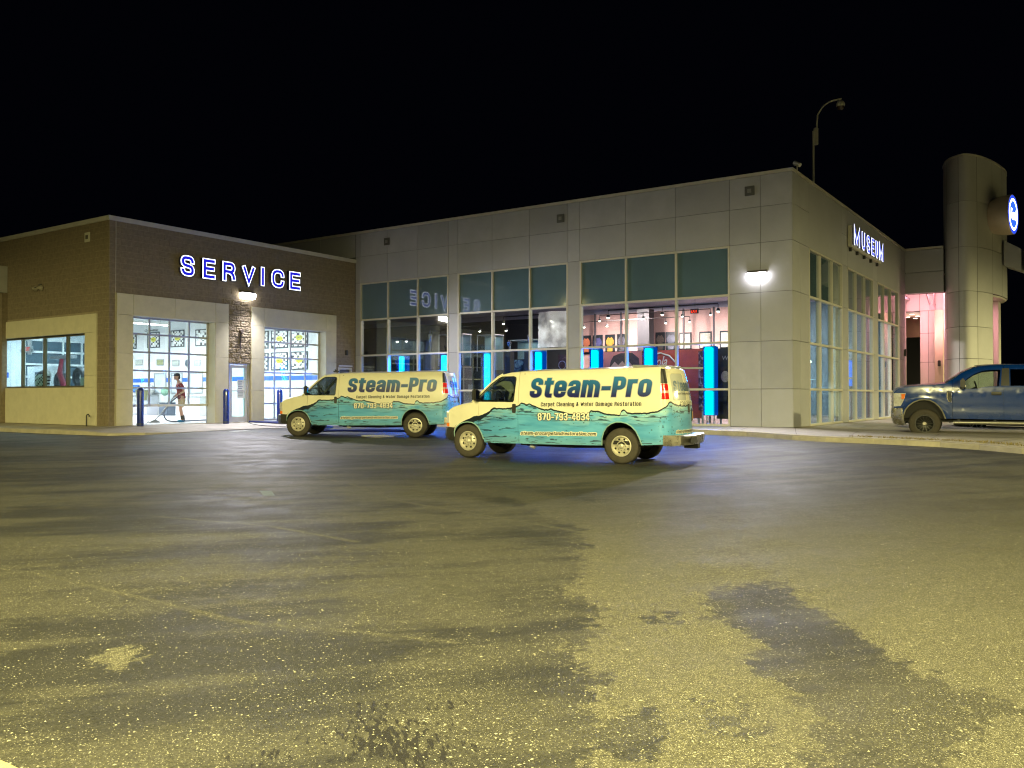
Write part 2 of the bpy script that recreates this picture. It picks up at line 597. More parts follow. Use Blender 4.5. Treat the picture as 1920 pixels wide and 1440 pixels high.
dc = np.full(len(PTS), 9.0)
for cr in (CRACK, [(11.0, 11.9), (10.6, 10.6), (9.4, 8.6), (8.9, 6.6), (8.3, 4.4)], [(6.4, 9.9), (6.7, 8.0), (6.5, 6.4)], [(8.2, 2.9), (8.9, 1.1), (9.4, -.6)]):
    cr = np.array(cr)
    for i in range(len(cr) - 1):
        a, b = cr[i], cr[i + 1]
        t = np.clip(((PTS - a) @ (b - a)) / ((b - a) @ (b - a)), 0, 1)
        dc = np.minimum(dc, np.linalg.norm(PTS - (a + t[:, None] * (b - a)), axis=1))
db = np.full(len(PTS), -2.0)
for p in BUSH_SHADE:
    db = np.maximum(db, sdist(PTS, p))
wamp = np.interp(np.linalg.norm(PTS, axis=1), [6.5, 9, 13, 18], [1, .75, .35, .0])
for nm, arr in (('worn', wv), ('wamp', wamp), ('crack', dc), ('twig_shade', np.clip(db, -2, 2))):
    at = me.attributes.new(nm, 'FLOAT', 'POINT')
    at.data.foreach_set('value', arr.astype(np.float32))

def asphalt_mat():
    m = bpy.data.materials.new('asphalt')
    m.use_nodes = True
    nt = m.node_tree
    L = nt.links.new
    b = nt.nodes["Principled BSDF"]
    def N(t, **k):
        n = nt.nodes.new(t)
        for a, v in k.items():
            n.inputs[a].default_value = v
        return n
    geo = N('ShaderNodeNewGeometry')
    pos = geo.outputs['Position']
    def attr(nm):
        a = nt.nodes.new('ShaderNodeAttribute')
        a.attribute_name = nm
        return a.outputs['Fac']
    def noise(scale, detail=4, rough=.6, vec=None, dim=None):
        n = N('ShaderNodeTexNoise', Scale=scale, Detail=detail, Roughness=rough)
        L(vec or pos, n.inputs['Vector'])
        return n.outputs[0]
    def math(op, a, b_=None, c=None, clamp=False):
        n = nt.nodes.new('ShaderNodeMath')
        n.operation = op
        n.use_clamp = clamp
        for i, v in enumerate((a, b_, c)):
            if v is None: continue
            if isinstance(v, (int, float)): n.inputs[i].default_value = v
            else: L(v, n.inputs[i])
        return n.outputs[0]
    def rng(v, a, b_, c=0, d=1):
        n = N('ShaderNodeMapRange')
        n.inputs[1].default_value = a; n.inputs[2].default_value = b_
        n.inputs[3].default_value = c; n.inputs[4].default_value = d
        L(v, n.inputs[0])
        return n.outputs[0]
    def mix(f, a, b_):
        n = nt.nodes.new('ShaderNodeMixRGB')
        if isinstance(f, (int, float)): n.inputs[0].default_value = f
        else: L(f, n.inputs[0])
        for i, v in ((1, a), (2, b_)):
            if isinstance(v, tuple): n.inputs[i].default_value = (*v, 1)
            else: L(v, n.inputs[i])
        return n.outputs[0]
    big = noise(.35, 5, .6)
    mid = noise(1.6, 6, .7)
    fine = noise(9, 5, .75)
    vfine = noise(140, 3, .7)
    # streaks along the far lot
    st = N('ShaderNodeVectorMath'); st.operation = 'MULTIPLY'
    L(pos, st.inputs[0])
    rot = N('ShaderNodeVectorRotate'); rot.rotation_type = 'Z_AXIS'
    rot.inputs['Angle'].default_value = R(40)
    L(pos, rot.inputs['Vector'])
    L(rot.outputs[0], st.inputs[0])
    st.inputs[1].default_value = (.22, 1.6, 1)
    streak = noise(1.0, 5, .65, st.outputs[0])
    edge = math('ADD', attr('worn'), math('MULTIPLY', math('SUBTRACT', mid, .5), .75))
    edge = math('ADD', edge, math('MULTIPLY', math('SUBTRACT', fine, .5), .75))
    w = math('MULTIPLY', rng(edge, -.02, .05), attr('wamp'))
    farworn = rng(math('ADD', math('MULTIPLY', big, .7), math('MULTIPLY', streak, .65)), .62, .72, 0, .5)
    w = math('MAXIMUM', w, farworn)
    crk = rng(math('ADD', attr('crack'), math('MULTIPLY', math('SUBTRACT', fine, .5), .06)), .015, .06, .8, 0)
    w = math('MAXIMUM', w, crk)
    dark = mix(mid, (.029, .029, .025), (.050, .049, .041))
    lite = mix(fine, (.092, .090, .064), (.195, .183, .118))
    base = mix(w, dark, lite)
    mott = noise(34, 4, .8)
    base = mix(rng(mott, .35, .7, .42, 0), base, (.018, .018, .016))
    grain = noise(75, 2, .9)
    gsc = N('ShaderNodeVectorMath'); gsc.operation = 'SCALE'
    L(base, gsc.inputs[0]); L(rng(grain, .35, .65, .55, 1.5), gsc.inputs['Scale'])
    base = gsc.outputs[0]
    base = mix(rng(vfine, .3, .7, 0, .5), base, mix(.5, base, (.02, .02, .018)))
    # aggregate specks
    vo = N('ShaderNodeTexVoronoi', Scale=125.0)
    L(pos, vo.inputs['Vector'])
    sep = N('ShaderNodeSeparateColor')
    L(vo.outputs['Color'], sep.inputs[0])
    thr = math('SUBTRACT', .93, math('MULTIPLY', w, .38))
    thr = math('ADD', thr, math('MULTIPLY', math('SUBTRACT', mid, .5), -.45))
    thr = math('ADD', thr, math('MULTIPLY', math('SUBTRACT', fine, .5), -.5))
    s1 = math('MULTIPLY', math('GREATER_THAN', sep.outputs[0], thr), rng(vo.outputs['Distance'], .26, .40, 1, 0))
    # larger chips on the sealed part
    sc2 = N('ShaderNodeVectorMath'); sc2.operation = 'MULTIPLY'
    L(rot.outputs[0], sc2.inputs[0])
    sc2.inputs[1].default_value = (1, .6, 1)
    wob = N('ShaderNodeVectorMath'); wob.operation = 'ADD'
    nz = N('ShaderNodeTexNoise', Scale=60.0, Detail=2.0)
    L(pos, nz.inputs['Vector'])
    nzs = N('ShaderNodeVectorMath'); nzs.operation = 'SCALE'
    nzs.inputs['Scale'].default_value = .018
    L(nz.outputs['Color'], nzs.inputs[0])
    L(sc2.outputs[0], wob.inputs[0])
    L(nzs.outputs[0], wob.inputs[1])
    v2 = N('ShaderNodeTexVoronoi', Scale=52.0)
    L(wob.outputs[0], v2.inputs['Vector'])
    sep2 = N('ShaderNodeSeparateColor')
    L(v2.outputs['Color'], sep2.inputs[0])
    thr2 = math('SUBTRACT', .97, math('MULTIPLY', rng(mid, .42, .68), .16))
    s2 = math('MULTIPLY', math('GREATER_THAN', sep2.outputs[1], thr2), rng(v2.outputs['Distance'], .16, .30, 1, 0))
    spk = math('MAXIMUM', s1, s2)
    col = mix(math('MULTIPLY', spk, .85), base, (.46, .44, .34))
    # twiggy plant shadow, painted dark into the asphalt colour
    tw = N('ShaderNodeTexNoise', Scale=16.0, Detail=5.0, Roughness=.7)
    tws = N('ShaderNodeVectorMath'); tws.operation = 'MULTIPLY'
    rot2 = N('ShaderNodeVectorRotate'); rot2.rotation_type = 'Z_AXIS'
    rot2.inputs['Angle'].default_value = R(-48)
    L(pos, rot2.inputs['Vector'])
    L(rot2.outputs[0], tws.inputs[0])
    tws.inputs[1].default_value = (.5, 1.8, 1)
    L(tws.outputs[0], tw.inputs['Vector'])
    tm = math('ADD', math('MULTIPLY', attr('twig_shade'), .55), math('SUBTRACT', tw.outputs[0], .57))
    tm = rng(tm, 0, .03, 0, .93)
    near = rng(attr('twig_shade'), -.3, -.1)
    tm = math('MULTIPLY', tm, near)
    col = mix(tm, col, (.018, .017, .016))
    L(col, b.inputs['Base Color'])
    rg = math('ADD', rng(mid, .3, .7, .50, .68), math('MULTIPLY', w, .12))
    rg = math('ADD', rg, math('MULTIPLY', math('SUBTRACT', streak, .5), -.3))
    b.inputs['Specular IOR Level'].default_value = .4
    L(rg, b.inputs['Roughness'])
    bp = N('ShaderNodeBump', Strength=.55, Distance=.006)
    hh = math('ADD', math('MULTIPLY', vo.outputs['Distance'], .6), math('MULTIPLY', vfine, .8))
    L(hh, bp.inputs['Height'])
    L(bp.outputs[0], b.inputs['Normal'])
    return m
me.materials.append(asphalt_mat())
lot = bpy.data.objects.new('asphalt_lot', me)
COL.objects.link(lot)
struct(lot)

# ------------------------------------------------------------------ concrete walks: one sheet, flush ramp at the doors, kerbs elsewhere
M_CONC = mat('concrete', (.36, .33, .28), .8, var=.22, vs=1.3, bump=.25, bs=90)
OUTER = [(14.6, 50), (14.6, 40), (14.6, 34), (14.6, 29), (14.75, 26.6), (14.9, 25.3), (15.6, 24.4), (16.6, 24.29), (19.3, 24.9), (21.15, 24.88), (23.5, 24.9), (25.6, 24.8), (26.4, 24.2), (26.6, 23.2), (26.7, 20), (26.7, 14), (26.6, 11.5), (25.74, 9.03), (24.9, 7.95), (24.27, 7.21), (23.8, 6.2), (23.5, 4.9), (22.95, 3.3), (22.3, 2.4), (21.4, 1.5), (19, -2), (15, -7)]
BACK = [(16.8, -8.6), (21.2, -3.2), (24.4, -.4), (26.8, 1.8), (27.9, 3.2), (28.1, 4.2), (27.9, 5.2), (28.3, 5.9), (29.2, 6.1), (34, 6.1), (46, 6.1), (62, 6.1)]
INNER = [(62, 8.18), (46, 8.18), (27.62, 8.18), (27.62, 27.37), (16.15, 27.37), (16.15, 50)]
def edge_z(i, p):
    x, y = p
    if i <= 4: return gz(x, y) + .13
    if i <= 6: return gz(x, y) + .07
    if i <= 12: return gz(x, y) + .02
    return gz(x, y) + .14
ca = [(x, y, edge_z(i, (x, y))) for i, (x, y) in enumerate(OUTER)] + [(x, y, .40 if x < 30 else .45) for x, y in BACK] + [(x, y, .497) for x, y in INNER] + [(27.62, y, .497) for y in (12, 16, 20, 24)] + [(x, 27.37, .497) for x in (19, 22, 25)] + [(16.15, y, .497) for y in (31, 35, 42)] + [(x, 8.18, .497) for x in (31, 35, 39)]
CT = tps_fit(ca)
WALK = OUTER + BACK + INNER
bm = bmesh.new()
vv = [bm.verts.new((x, y, 0)) for x, y in WALK]
bm.faces.new(vv)
bmesh.ops.triangulate(bm, faces=bm.faces)
for xx in np.arange(14, 62, .8):
    bmesh.ops.bisect_plane(bm, geom=bm.verts[:] + bm.edges[:] + bm.faces[:], plane_co=(xx, 0, 0), plane_no=(1, 0, 0))
for yy_ in np.arange(-9, 50, .8):
    bmesh.ops.bisect_plane(bm, geom=bm.verts[:] + bm.edges[:] + bm.faces[:], plane_co=(0, yy_, 0), plane_no=(0, 1, 0))
bm.verts.ensure_lookup_table()
zz = tps_eval(CT, [(v.co.x, v.co.y) for v in bm.verts])
for v, z in zip(bm.verts, zz):
    v.co.z = min(z, .4985)
ret = bmesh.ops.extrude_edge_only(bm, edges=[e for e in bm.edges if e.is_boundary])
for v in ret['geom']:
    if isinstance(v, bmesh.types.BMVert):
        v.co.z -= .35
bmesh.ops.recalc_face_normals(bm, faces=bm.faces)
me = bpy.data.meshes.new('sidewalk')
bm.to_mesh(me)
bm.free()
me.materials.append(M_CONC)
walk = bpy.data.objects.new('sidewalk', me)
COL.objects.link(walk)
struct(walk)
def cz(x, y):
    return min(float(tps_eval(CT, [(x, y)])[0]), .4985)

# kerb stones (top lip brighter) along the raised edges, scored by joints
M_KERB = mat('kerb_concrete', (.42, .38, .28), .75, var=.2, vs=2.5, bump=.2, bs=80)
def strip_pts(pts, step):
    out = [Vector(pts[0])]
    for a, b in zip(pts[:-1], pts[1:]):
        a = Vector(a); b = Vector(b)
        n = max(1, int(round((b - a).length / step)))
        for i in range(1, n + 1):
            out.append(a + (b - a) * i / n)
    return out
kerb_root = wthing('kerb', 'pale concrete kerb curving along the showroom walk and the island', 'kerb', (26.6, 14, .28))
kp = strip_pts(OUTER[13:], 1.0)
for i in range(len(kp) - 1):
    a, b = kp[i], kp[i + 1]
    d = (b - a).normalized()
    nrm = Vector((-d.y, d.x))
    if nrm.dot(Vector((-1, -.6))) > 0: nrm = -nrm
    a2 = a + d * .006; b2 = b - d * .006
    mb = MB()
    vs = []
    for p in (a2, b2):
        g0 = gz(p.x, p.y)
        t0 = edge_z(20, p)
        for off, z in ((-.012, g0 - .1), (-.006, t0 - .03), (.02, t0 + .006), (.16, cz(p.x + nrm.x * .16, p.y + nrm.y * .16) + .006), (.16, g0 - .1)):
            vs.append((p.x + nrm.x * off, p.y + nrm.y * off, z))
    mb.add(vs, [(0, 1, 6, 5), (1, 2, 7, 6), (2, 3, 8, 7), (3, 4, 9, 8), (0, 4, 3, 2, 1), (5, 6, 7, 8, 9)])
    mb.part('kerb_stone', M_KERB, kerb_root)
kerb2 = wthing('kerb', 'low yellowish kerb in front of the brick wall window at far left', 'kerb', (14.6, 30, .28))
kp = strip_pts(OUTER[1:7], 1.2)
for i in range(len(kp) - 1):
    a, b = kp[i], kp[i + 1]
    d = (b - a).normalized()
    nrm = Vector((d.y, -d.x)) * -1
    if nrm.dot(Vector((1, .4))) < 0: nrm = -nrm
    a2 = a + d * .006; b2 = b - d * .006
    mb = MB()
    vs = []
    for p in (a2, b2):
        g0 = gz(p.x, p.y)
        t0 = cz(p.x, p.y)
        for off, z in ((-.012, g0 - .1), (-.006, t0 - .02), (.02, t0 + .006), (.16, cz(p.x + nrm.x * .16, p.y + nrm.y * .16) + .006), (.16, g0 - .1)):
            vs.append((p.x + nrm.x * off, p.y + nrm.y * off, z))
    mb.add(vs, [(0, 1, 6, 5), (1, 2, 7, 6), (2, 3, 8, 7), (3, 4, 9, 8), (0, 4, 3, 2, 1), (5, 6, 7, 8, 9)])
    mb.part('kerb_stone', M_KERB, kerb2)

# scored joints in the walk (dark recessed lines)
M_JOINT = mat('joint_dark', (.05, .045, .04), .9, var=0)
mb = MB()
def score(a, b, w=.012):
    a = Vector(a); b = Vector(b)
    n = max(1, int((b - a).length / .4))
    d = (b - a).normalized()
    p = Vector((-d.y, d.x)) * w / 2
    for i in range(n):
        q = a + (b - a) * i / n; r = a + (b - a) * (i + 1) / n
        zq = cz(q.x, q.y) + .004; zr = cz(r.x, r.y) + .004
        mb.add([(q.x - p.x, q.y - p.y, zq), (q.x + p.x, q.y + p.y, zq), (r.x + p.x, r.y + p.y, zr), (r.x - p.x, r.y - p.y, zr)], [(0, 1, 2, 3)])
for a, b in (((27.55, 8.1), (24.6, 7.2)), ((28.0, 6.3), (23.75, 5.6)), ((29.3, 8.1), (28.9, 6.2)), ((31.6, 8.1), (31.6, 6.2)), ((34, 8.1), (34, 6.2)), ((27.8, 4.0), (23.3, 3.6)), ((26.4, 1.7), (22.5, 2.3)), ((27.5, 9.6), (26.1, 9.4)), ((27.5, 12), (26.8, 12)), ((27.5, 15), (26.85, 15)), ((27.5, 18), (26.85, 18)),
             ((16.3, 27.2), (16.3, 24.6)), ((18.6, 27.3), (18.6, 24.95)), ((20.9, 27.3), (20.9, 25.1)), ((23.2, 27.3), (23.2, 25.1)), ((25.5, 27.3), (25.5, 25.1)), ((15.0, 28.6), (16.1, 28.6)), ((15.0, 31), (16.1, 31)), ((15.0, 33.4), (16.1, 33.4))):
    score(a, b)
jo = mb.part('walk_joints', M_JOINT)
struct(jo)
jo['label'] = 'scored joints in the concrete walk'

# dry grass strip on the island behind the kerb
M_GRASS = mat('dry_grass', (.20, .16, .05), .9, var=.35, vs=6)
mb = MB()
line = strip_pts([(22.75, 2.2), (23.2, 2.75), (23.55, 3.7), (23.9, 4.6), (24.15, 5.4)][::-1] + [(21.9, 1.35), (20.3, -.9), (18, -4)], .3)
rnd = random.Random(3)
for p in line:
    for k in range(55):
        x = p.x + rnd.uniform(-.16, .30); y = p.y + rnd.uniform(-.3, .3)
        z = cz(x, y) - .01
        h = rnd.uniform(.02, .075); a = rnd.uniform(0, 6.28); w = rnd.uniform(.006, .016)
        lx, ly = rnd.uniform(-.05, .05), rnd.uniform(-.05, .05)
        mb.add([(x - cos(a) * w, y - sin(a) * w, z), (x + cos(a) * w, y + sin(a) * w, z), (x + lx, y + ly, z + h)], [(0, 1, 2)])
g = mb.part('grass', M_GRASS)
g['kind'] = 'stuff'
g['label'] = 'strip of short dry grass along the island kerb'

# near corner kerb at the lower left of the view, painted road mark
mb = MB()
mb.prism([(1.66, 3.62), (1.665, 3.35), (1.55, 3.1), (.9, 2.9), (-.4, 3.0), (-1.5, 4.2), (-.6, 5.2), (1.0, 4.9), (1.6, 4.2)], -.05, .10)
o = mb.part('kerb_island', mat('yellow_concrete', (.6, .48, .2), .75, var=.15, vs=5, bump=.3, bs=70), None, bevel=.012)
tag(o, 'yellow tinted concrete kerb island at the bottom left corner of the view', 'kerb')
mb = MB()
mb.add([(x, y, gz(x, y) + .005) for x, y in ((9.0, 11.0), (9.12, 10.86), (8.72, 10.3), (8.6, 10.42))], [(0, 1, 2, 3)])
o = mb.part('paint_mark', mat('pale_paint', (.13, .17, .17), .7, var=.35, vs=14))
struct(o); o['label'] = 'small faded painted mark on the asphalt'
mb = MB()
mb.add([(x, y, gz(x, y) + .006) for x, y in ((15.9, 24.0), (16.4, 23.82), (19.35, 24.1), (19.3, 24.35))], [(0, 1, 2, 3)])
o = mb.part('paint_mark', mat('white_paint_worn', (.55, .53, .48), .7, var=.3, vs=9))
struct(o); o['label'] = 'worn white line in front of the garage ramp'

# ------------------------------------------------------------------ car park lamps behind the viewpoint (they light the lot; the last is added for the left wall)
M_POLE = mat('galvanised', (.35, .35, .34), .5, .6, var=.1)
E_LOT = emat('lot_lamp_glow', LOT, 30)
for i, (x, y, h, w) in enumerate(LOT_LAMPS):
    t = wthing('street_lamp', ('tall car park lamp post behind the photographer, left one', 'tall car park lamp post behind the photographer, right one', 'tall car park lamp post south of the museum side wall', 'unseen car park lamp post added to light the left wall of the service building')[i], 'street lamp', (x, y, gz(x, y)), group='car park lamp posts')
    dirx = Vector((20 - x, 14 - y, 0)).normalized()
    mb = MB(); mb.lathe([(.25, 0), (.25, .6), (.09, .62), (.06, h)], (x, y, gz(x, y)), 'z', 12)
    mb.part('pole', M_POLE, t, True)
    mb = MB(); mb.tube([(x, y, h), (x + dirx.x * .8, y + dirx.y * .8, h + .05)], .04)
    mb.part('arm', M_POLE, t, True)
    c = Vector((x, y, h)) + dirx * 1.0
    mb = MB(); mb.box(c.x - .3, c.y - .3, h, c.x + .3, c.y + .3, h + .14)
    mb.part('lamp_head', M_POLE, t, bevel=.02)
    mb = MB(); mb.box(c.x - .25, c.y - .25, h - .03, c.x + .25, c.y + .25, h - .004)
    mb.part('lens', E_LOT, t)
    light('SPOT', 'lamp_light', (c.x - x, c.y - y, h - .12 - gz(x, y)), w, LOT, t, .22, aim((dirx.x * .17, dirx.y * .17, -1)), spot=R(167), blend=.40)

# loose grit on the paving close to the viewpoint
M_GRIT = mat('grit', (.34, .33, .26), .8, var=.3, vs=40)
mb = MB()
rg_ = random.Random(21)
n_ = 0
while n_ < 2600:
    d_ = 2.9 + 8 * rg_.random() ** 1.6
    a_ = R(34.5) + R(rg_.uniform(-33, 33))
    x, y = d_ * cos(a_), d_ * sin(a_)
    if mnoise.noise((x * 1.1, y * 1.1, 0)) + rg_.uniform(-.35, .35) < .02: continue
    n_ += 1
    s_ = rg_.uniform(.002, .0055); e_ = rg_.uniform(1, 2.4); r_ = rg_.uniform(0, 6.28)
    P4 = [(cos(r_) * s_ * e_, sin(r_) * s_ * e_), (-sin(r_) * s_, cos(r_) * s_), (-cos(r_) * s_ * e_, -sin(r_) * s_ * e_), (sin(r_) * s_, -cos(r_) * s_)]
    zz_ = .001
    mb.add([(x + p, y + q, zz_) for p, q in P4] + [(x, y, zz_ + s_ * .9)], [(0, 1, 4), (1, 2, 4), (2, 3, 4), (3, 0, 4)])
P_ = np.array([(v[0], v[1]) for v in mb.v])
zz_ = tps_eval(TER, P_)
mb.v = [(v[0], v[1], v[2] + float(z)) for v, z in zip(mb.v, zz_)]
g = mb.part('grit', M_GRIT)
g['kind'] = 'stuff'
g['label'] = 'loose pale grit scattered over the near asphalt'
# ------------------------------------------------------------------ materials of the buildings
M_BLOCK = mat('split_block', (.215, .172, .108), .85, var=.22, vs=9, bump=.5, bs=120)
M_MORTAR = mat('mortar', (.30, .25, .16), .9, var=.15, vs=5)
M_EIFS = mat('cream_stucco', (.58, .54, .38), .8, var=.07, vs=3.5, bump=.12, bs=160)
M_COPE = mat('coping_metal', (.62, .60, .54), .45, .2, var=.08, vs=3)
M_ALU = mat('aluminium_frame', (.50, .49, .45), .38, .55, var=.08, vs=4)
M_ALUP = mat('painted_frame', (.55, .53, .47), .5, .1, var=.06, vs=4)
M_BRONZE = mat('bronze_frame', (.13, .12, .085), .45, .3, var=.1)
M_WHITEFR = mat('white_door_rail', (.72, .72, .70), .45, .1, var=.05)
M_INT = mat('interior_white', (.74, .77, .78), .7, var=.04, vs=1.5)
M_INTFL = mat('interior_floor', (.55, .56, .56), .28, var=.15, vs=2)
M_DARK = mat('dark_void', (.02, .02, .02), .8, var=0)
M_ROOF = mat('roof_membrane', (.2, .2, .19), .8, var=.1)
M_BLUE = mat('blue_stripe', (.03, .13, .52), .5, var=.05)
M_BLK = mat('black_plastic', (.018, .018, .018), .45, var=.1)
M_STEEL = mat('steel_grey', (.42, .43, .44), .4, .6, var=.1)
G_CLEAR = glassmat('garage_glass', (.93, .97, .96), .05)
G_CYAN = glassmat('cyan_glass', (.82, .95, .97), .05)
G_SHOW = glassmat('show_glass', (.90, .95, .95), .085, wav=.02)
XA, YC, YB, XD = 27.62, 8.18, 27.37, 16.15
FL = .5

svc = wthing('service_building', 'single storey brown block service building with two glazed overhead doors and a blue lit sign', 'building', (XD, YB, .5))

def rects_minus(x0, x1, z0, z1, holes):
    xs = sorted(set([x0, x1] + [min(max(h[i], x0), x1) for h in holes for i in (0, 1)]))
    zs = sorted(set([z0, z1] + [min(max(h[i], z0), z1) for h in holes for i in (2, 3)]))
    out = []
    for a, b in zip(xs[:-1], xs[1:]):
        run = None
        for c, d in zip(zs[:-1], zs[1:]):
            mx, mz = (a + b) / 2, (c + d) / 2
            solid = not any(h[0] < mx < h[1] and h[2] < mz < h[3] for h in holes)
            if solid:
                if run and abs(run[3] - c) < 1e-6: run[3] = d
                else:
                    if run: out.append(tuple(run))
                    run = [a, b, c, d]
            else:
                if run: out.append(tuple(run)); run = None
        if run: out.append(tuple(run))
    return out

# openings in the block faces (B face along x, D face along y)
HB = [(16.37, 20.88, .5, 4.97), (20.95, 21.93, .5, 2.80), (21.95, 26.43, .5, 4.97), (26.58, 27.42, .5, 2.76)]
HD = [(28.05, 46, .5, 4.29)]
mb = MB()
for a, b, c, d in rects_minus(XD - .0005, XA - .01, .3, 7.38, HB):
    mb.box(a, YB - .0005, c, b, YB + .30, d)
for a, b, c, d in rects_minus(YB + .302, 46, .3, 7.38, HD):
    mb.box(XD - .0005, a, c, XD + .30, b, d)
mb.part('mortar_backing', M_MORTAR, svc)
# walls behind the cream panels
mb = MB()
for a, b, c, d in rects_minus(16.37, 26.43, .3, 4.97, [(16.99, 20.29, .3, 4.25), (20.88, 21.95, .3, 4.97), (22.57, 25.83, .3, 4.24)]):
    mb.box(a, YB + .02, c, b, YB + .40, d)
for a, b, c, d in rects_minus(28.05, 46, .3, 4.29, [(28.75, 46, 1.80, 3.66)]):
    mb.box(XD + .02, a, c, XD + .40, b, d)
mb.part('panel_backing', mat('panel_core', (.5, .48, .4), .8, var=.05), svc)

# concrete blocks, one by one
CAMV = Vector((0, 0, 1.5))
blocks = []
CH, BL, JG = .2032, .4064, .010
def face_blocks(plane, lo, hi, ztop, holes, phase=0):
    k = 0
    z = .5
    while z < ztop - .02:
        z1 = min(z + CH, ztop)
        u = lo - (BL / 2 if k % 2 else 0) + phase - (BL if phase else 0)
        while u < hi:
            a, b = max(u, lo), min(u + BL, hi)
            u += BL
            segs = [(a, b)]
            for h in holes:
                if h[2] - .02 < (z + z1) / 2 < h[3]:
                    ns = []
                    for s in segs:
                        if s[1] <= h[0] or s[0] >= h[1]: ns.append(s); continue
                        if s[0] < h[0]: ns.append((s[0], h[0]))
                        if s[1] > h[1]: ns.append((h[1], s[1]))
                    segs = ns
            zt = z1
            for s in segs:
                if s[1] - s[0] > .04:
                    c = Vector(((s[0] + s[1]) / 2, YB, (z + zt) / 2)) if plane == 'B' else Vector((XD, (s[0] + s[1]) / 2, (z + zt) / 2))
                    blocks.append(((c - CAMV).length, plane, s[0], s[1], z, zt))
        z += CH
        k += 1
face_blocks('B', XD, XA - .02, 7.38, HB)
face_blocks('D', YB, 46, 7.38, HD, .2)
rough_blocks = [b for b in blocks if b[1] == 'B' and 20.8 < (b[2] + b[3]) / 2 < 22.0 and 2.7 < b[4] < 5.1]
rest = [b for b in blocks if b not in rough_blocks]
rest.sort(key=lambda b: b[0])
indiv, merged = rest[:300 - len(rough_blocks)], rest[300 - len(rough_blocks):]
cache = {}
rb = random.Random(11)
for (d, pl, a, b, z0, z1) in indiv:
    w, h = round(b - a - JG, 3), round(z1 - z0 - JG, 3)
    key = (pl, w, h, rb.randint(0, 3))
    if key not in cache:
        mb = MB()
        e = .004 + rb.random() * .006
        if pl == 'B': mb.box(-w / 2, -e, -h / 2, w / 2, .05, h / 2)
        else: mb.box(-e, -w / 2, -h / 2, .05, w / 2, h / 2)
        cache[key] = mb.mesh('block', M_BLOCK, bevel=.004)
    o = bpy.data.objects.new('block', cache[key])
    COL.objects.link(o)
    o.parent = svc
    c = ((a + b) / 2, YB, (z0 + z1) / 2) if pl == 'B' else (XD, (a + b) / 2, (z0 + z1) / 2)
    o.location = (c[0] - XD, c[1] - YB, c[2] - .5)
mb = MB()
for (d, pl, a, b, z0, z1) in merged:
    g = JG / 2
    e = .004 + rb.random() * .006
    if pl == 'B': mb.box(a + g, YB - e, z0 + g, b - g, YB + .05, z1 - g)
    else: mb.box(XD - e, a + g, z0 + g, XD + .05, b - g, z1 - g)
o = mb.part('block_courses', M_BLOCK, svc)
o['kind'] = 'stuff'
# split-face blocks of the pier between the doors
for (d, pl, a, b, z0, z1) in rough_blocks:
    mb = MB()
    nx_, nz_ = 12, 7
    w, h = b - a - JG, z1 - z0 - JG
    vs = []
    for i in range(nx_ + 1):
        for j in range(nz_ + 1):
            ed = i in (0, nx_) or j in (0, nz_)
            vs.append((-w / 2 + w * i / nx_, (-.012 if ed else -.02 - rb.random() * .024), -h / 2 + h * j / nz_))
    fs = [(i * (nz_ + 1) + j, (i + 1) * (nz_ + 1) + j, (i + 1) * (nz_ + 1) + j + 1, i * (nz_ + 1) + j + 1) for i in range(nx_) for j in range(nz_)]
    mb.add(vs, fs)
    o = mb.part('block', M_BLOCK, svc, off=(0, 0, 0))
    o.location = ((a + b) / 2 - XD, 0, (z0 + z1) / 2 - .5)

# coping, roof
mb = MB()
mb.box(XD - .06, YB - .06, 7.38, XA - .005, YB + .36, 7.53)
mb.part('coping', M_COPE, svc)
mb = MB()
mb.box(XD - .06, YB + .362, 7.38, XD + .36, 46, 7.53)
mb.part('coping', M_COPE, svc)
mb = MB(); mb.box(XD + .3, YB + .3, 6.6, XA + .1, 46, 6.7)
mb.part('roof', M_ROOF, svc)
mb = MB(); mb.box(16.362, YB - .016, .5, 16.38, YB + .02, 7.37)
mb.part('control_joint', mat('joint_cream', (.5, .46, .36), .7), svc)

# cream stucco surrounds: panels with open joints
def panelset(plane, x0, x1, z0, z1, holes, xj, zj, m=None, th=.06, gap=.008, names='panel', parent=None, y0=None):
    xs = sorted(set([x0, x1] + xj)); zs = sorted(set([z0, z1] + zj))
    for a, b in zip(xs[:-1], xs[1:]):
        for c, d in zip(zs[:-1], zs[1:]):
            for (p, q, r_, s) in rects_minus(a, b, c, d, holes):
                g = gap / 2
                mb = MB()
                if plane == 'Y': mb.box(p + g, y0 - th, r_ + g, q - g, y0 + .018, s - g)
                else: mb.box(y0 - th, p + g, r_ + g, y0 + .018, q - g, s - g)
                mb.part(names, m, parent, bevel=.004)
panelset('Y', 16.39, 20.88, .5, 4.97, [(16.99, 20.29, .3, 4.25)], [16.99, 20.29, 18.6], [1.72, 2.95, 4.25], M_EIFS, .06, .007, 'stucco_panel', svc, YB)
panelset('Y', 21.95, 26.43, .5, 4.97, [(22.57, 25.83, .3, 4.24)], [22.57, 25.83], [1.72, 2.95, 4.24], M_EIFS, .06, .007, 'stucco_panel', svc, YB)
panelset('X', 28.05, 46, .5, 4.29, [(28.75, 46, 1.80, 3.66)], [28.75, 31.8, 34.9, 38], [1.80, 2.2, 3.66], M_EIFS, .06, .006, 'stucco_panel', svc, XD)
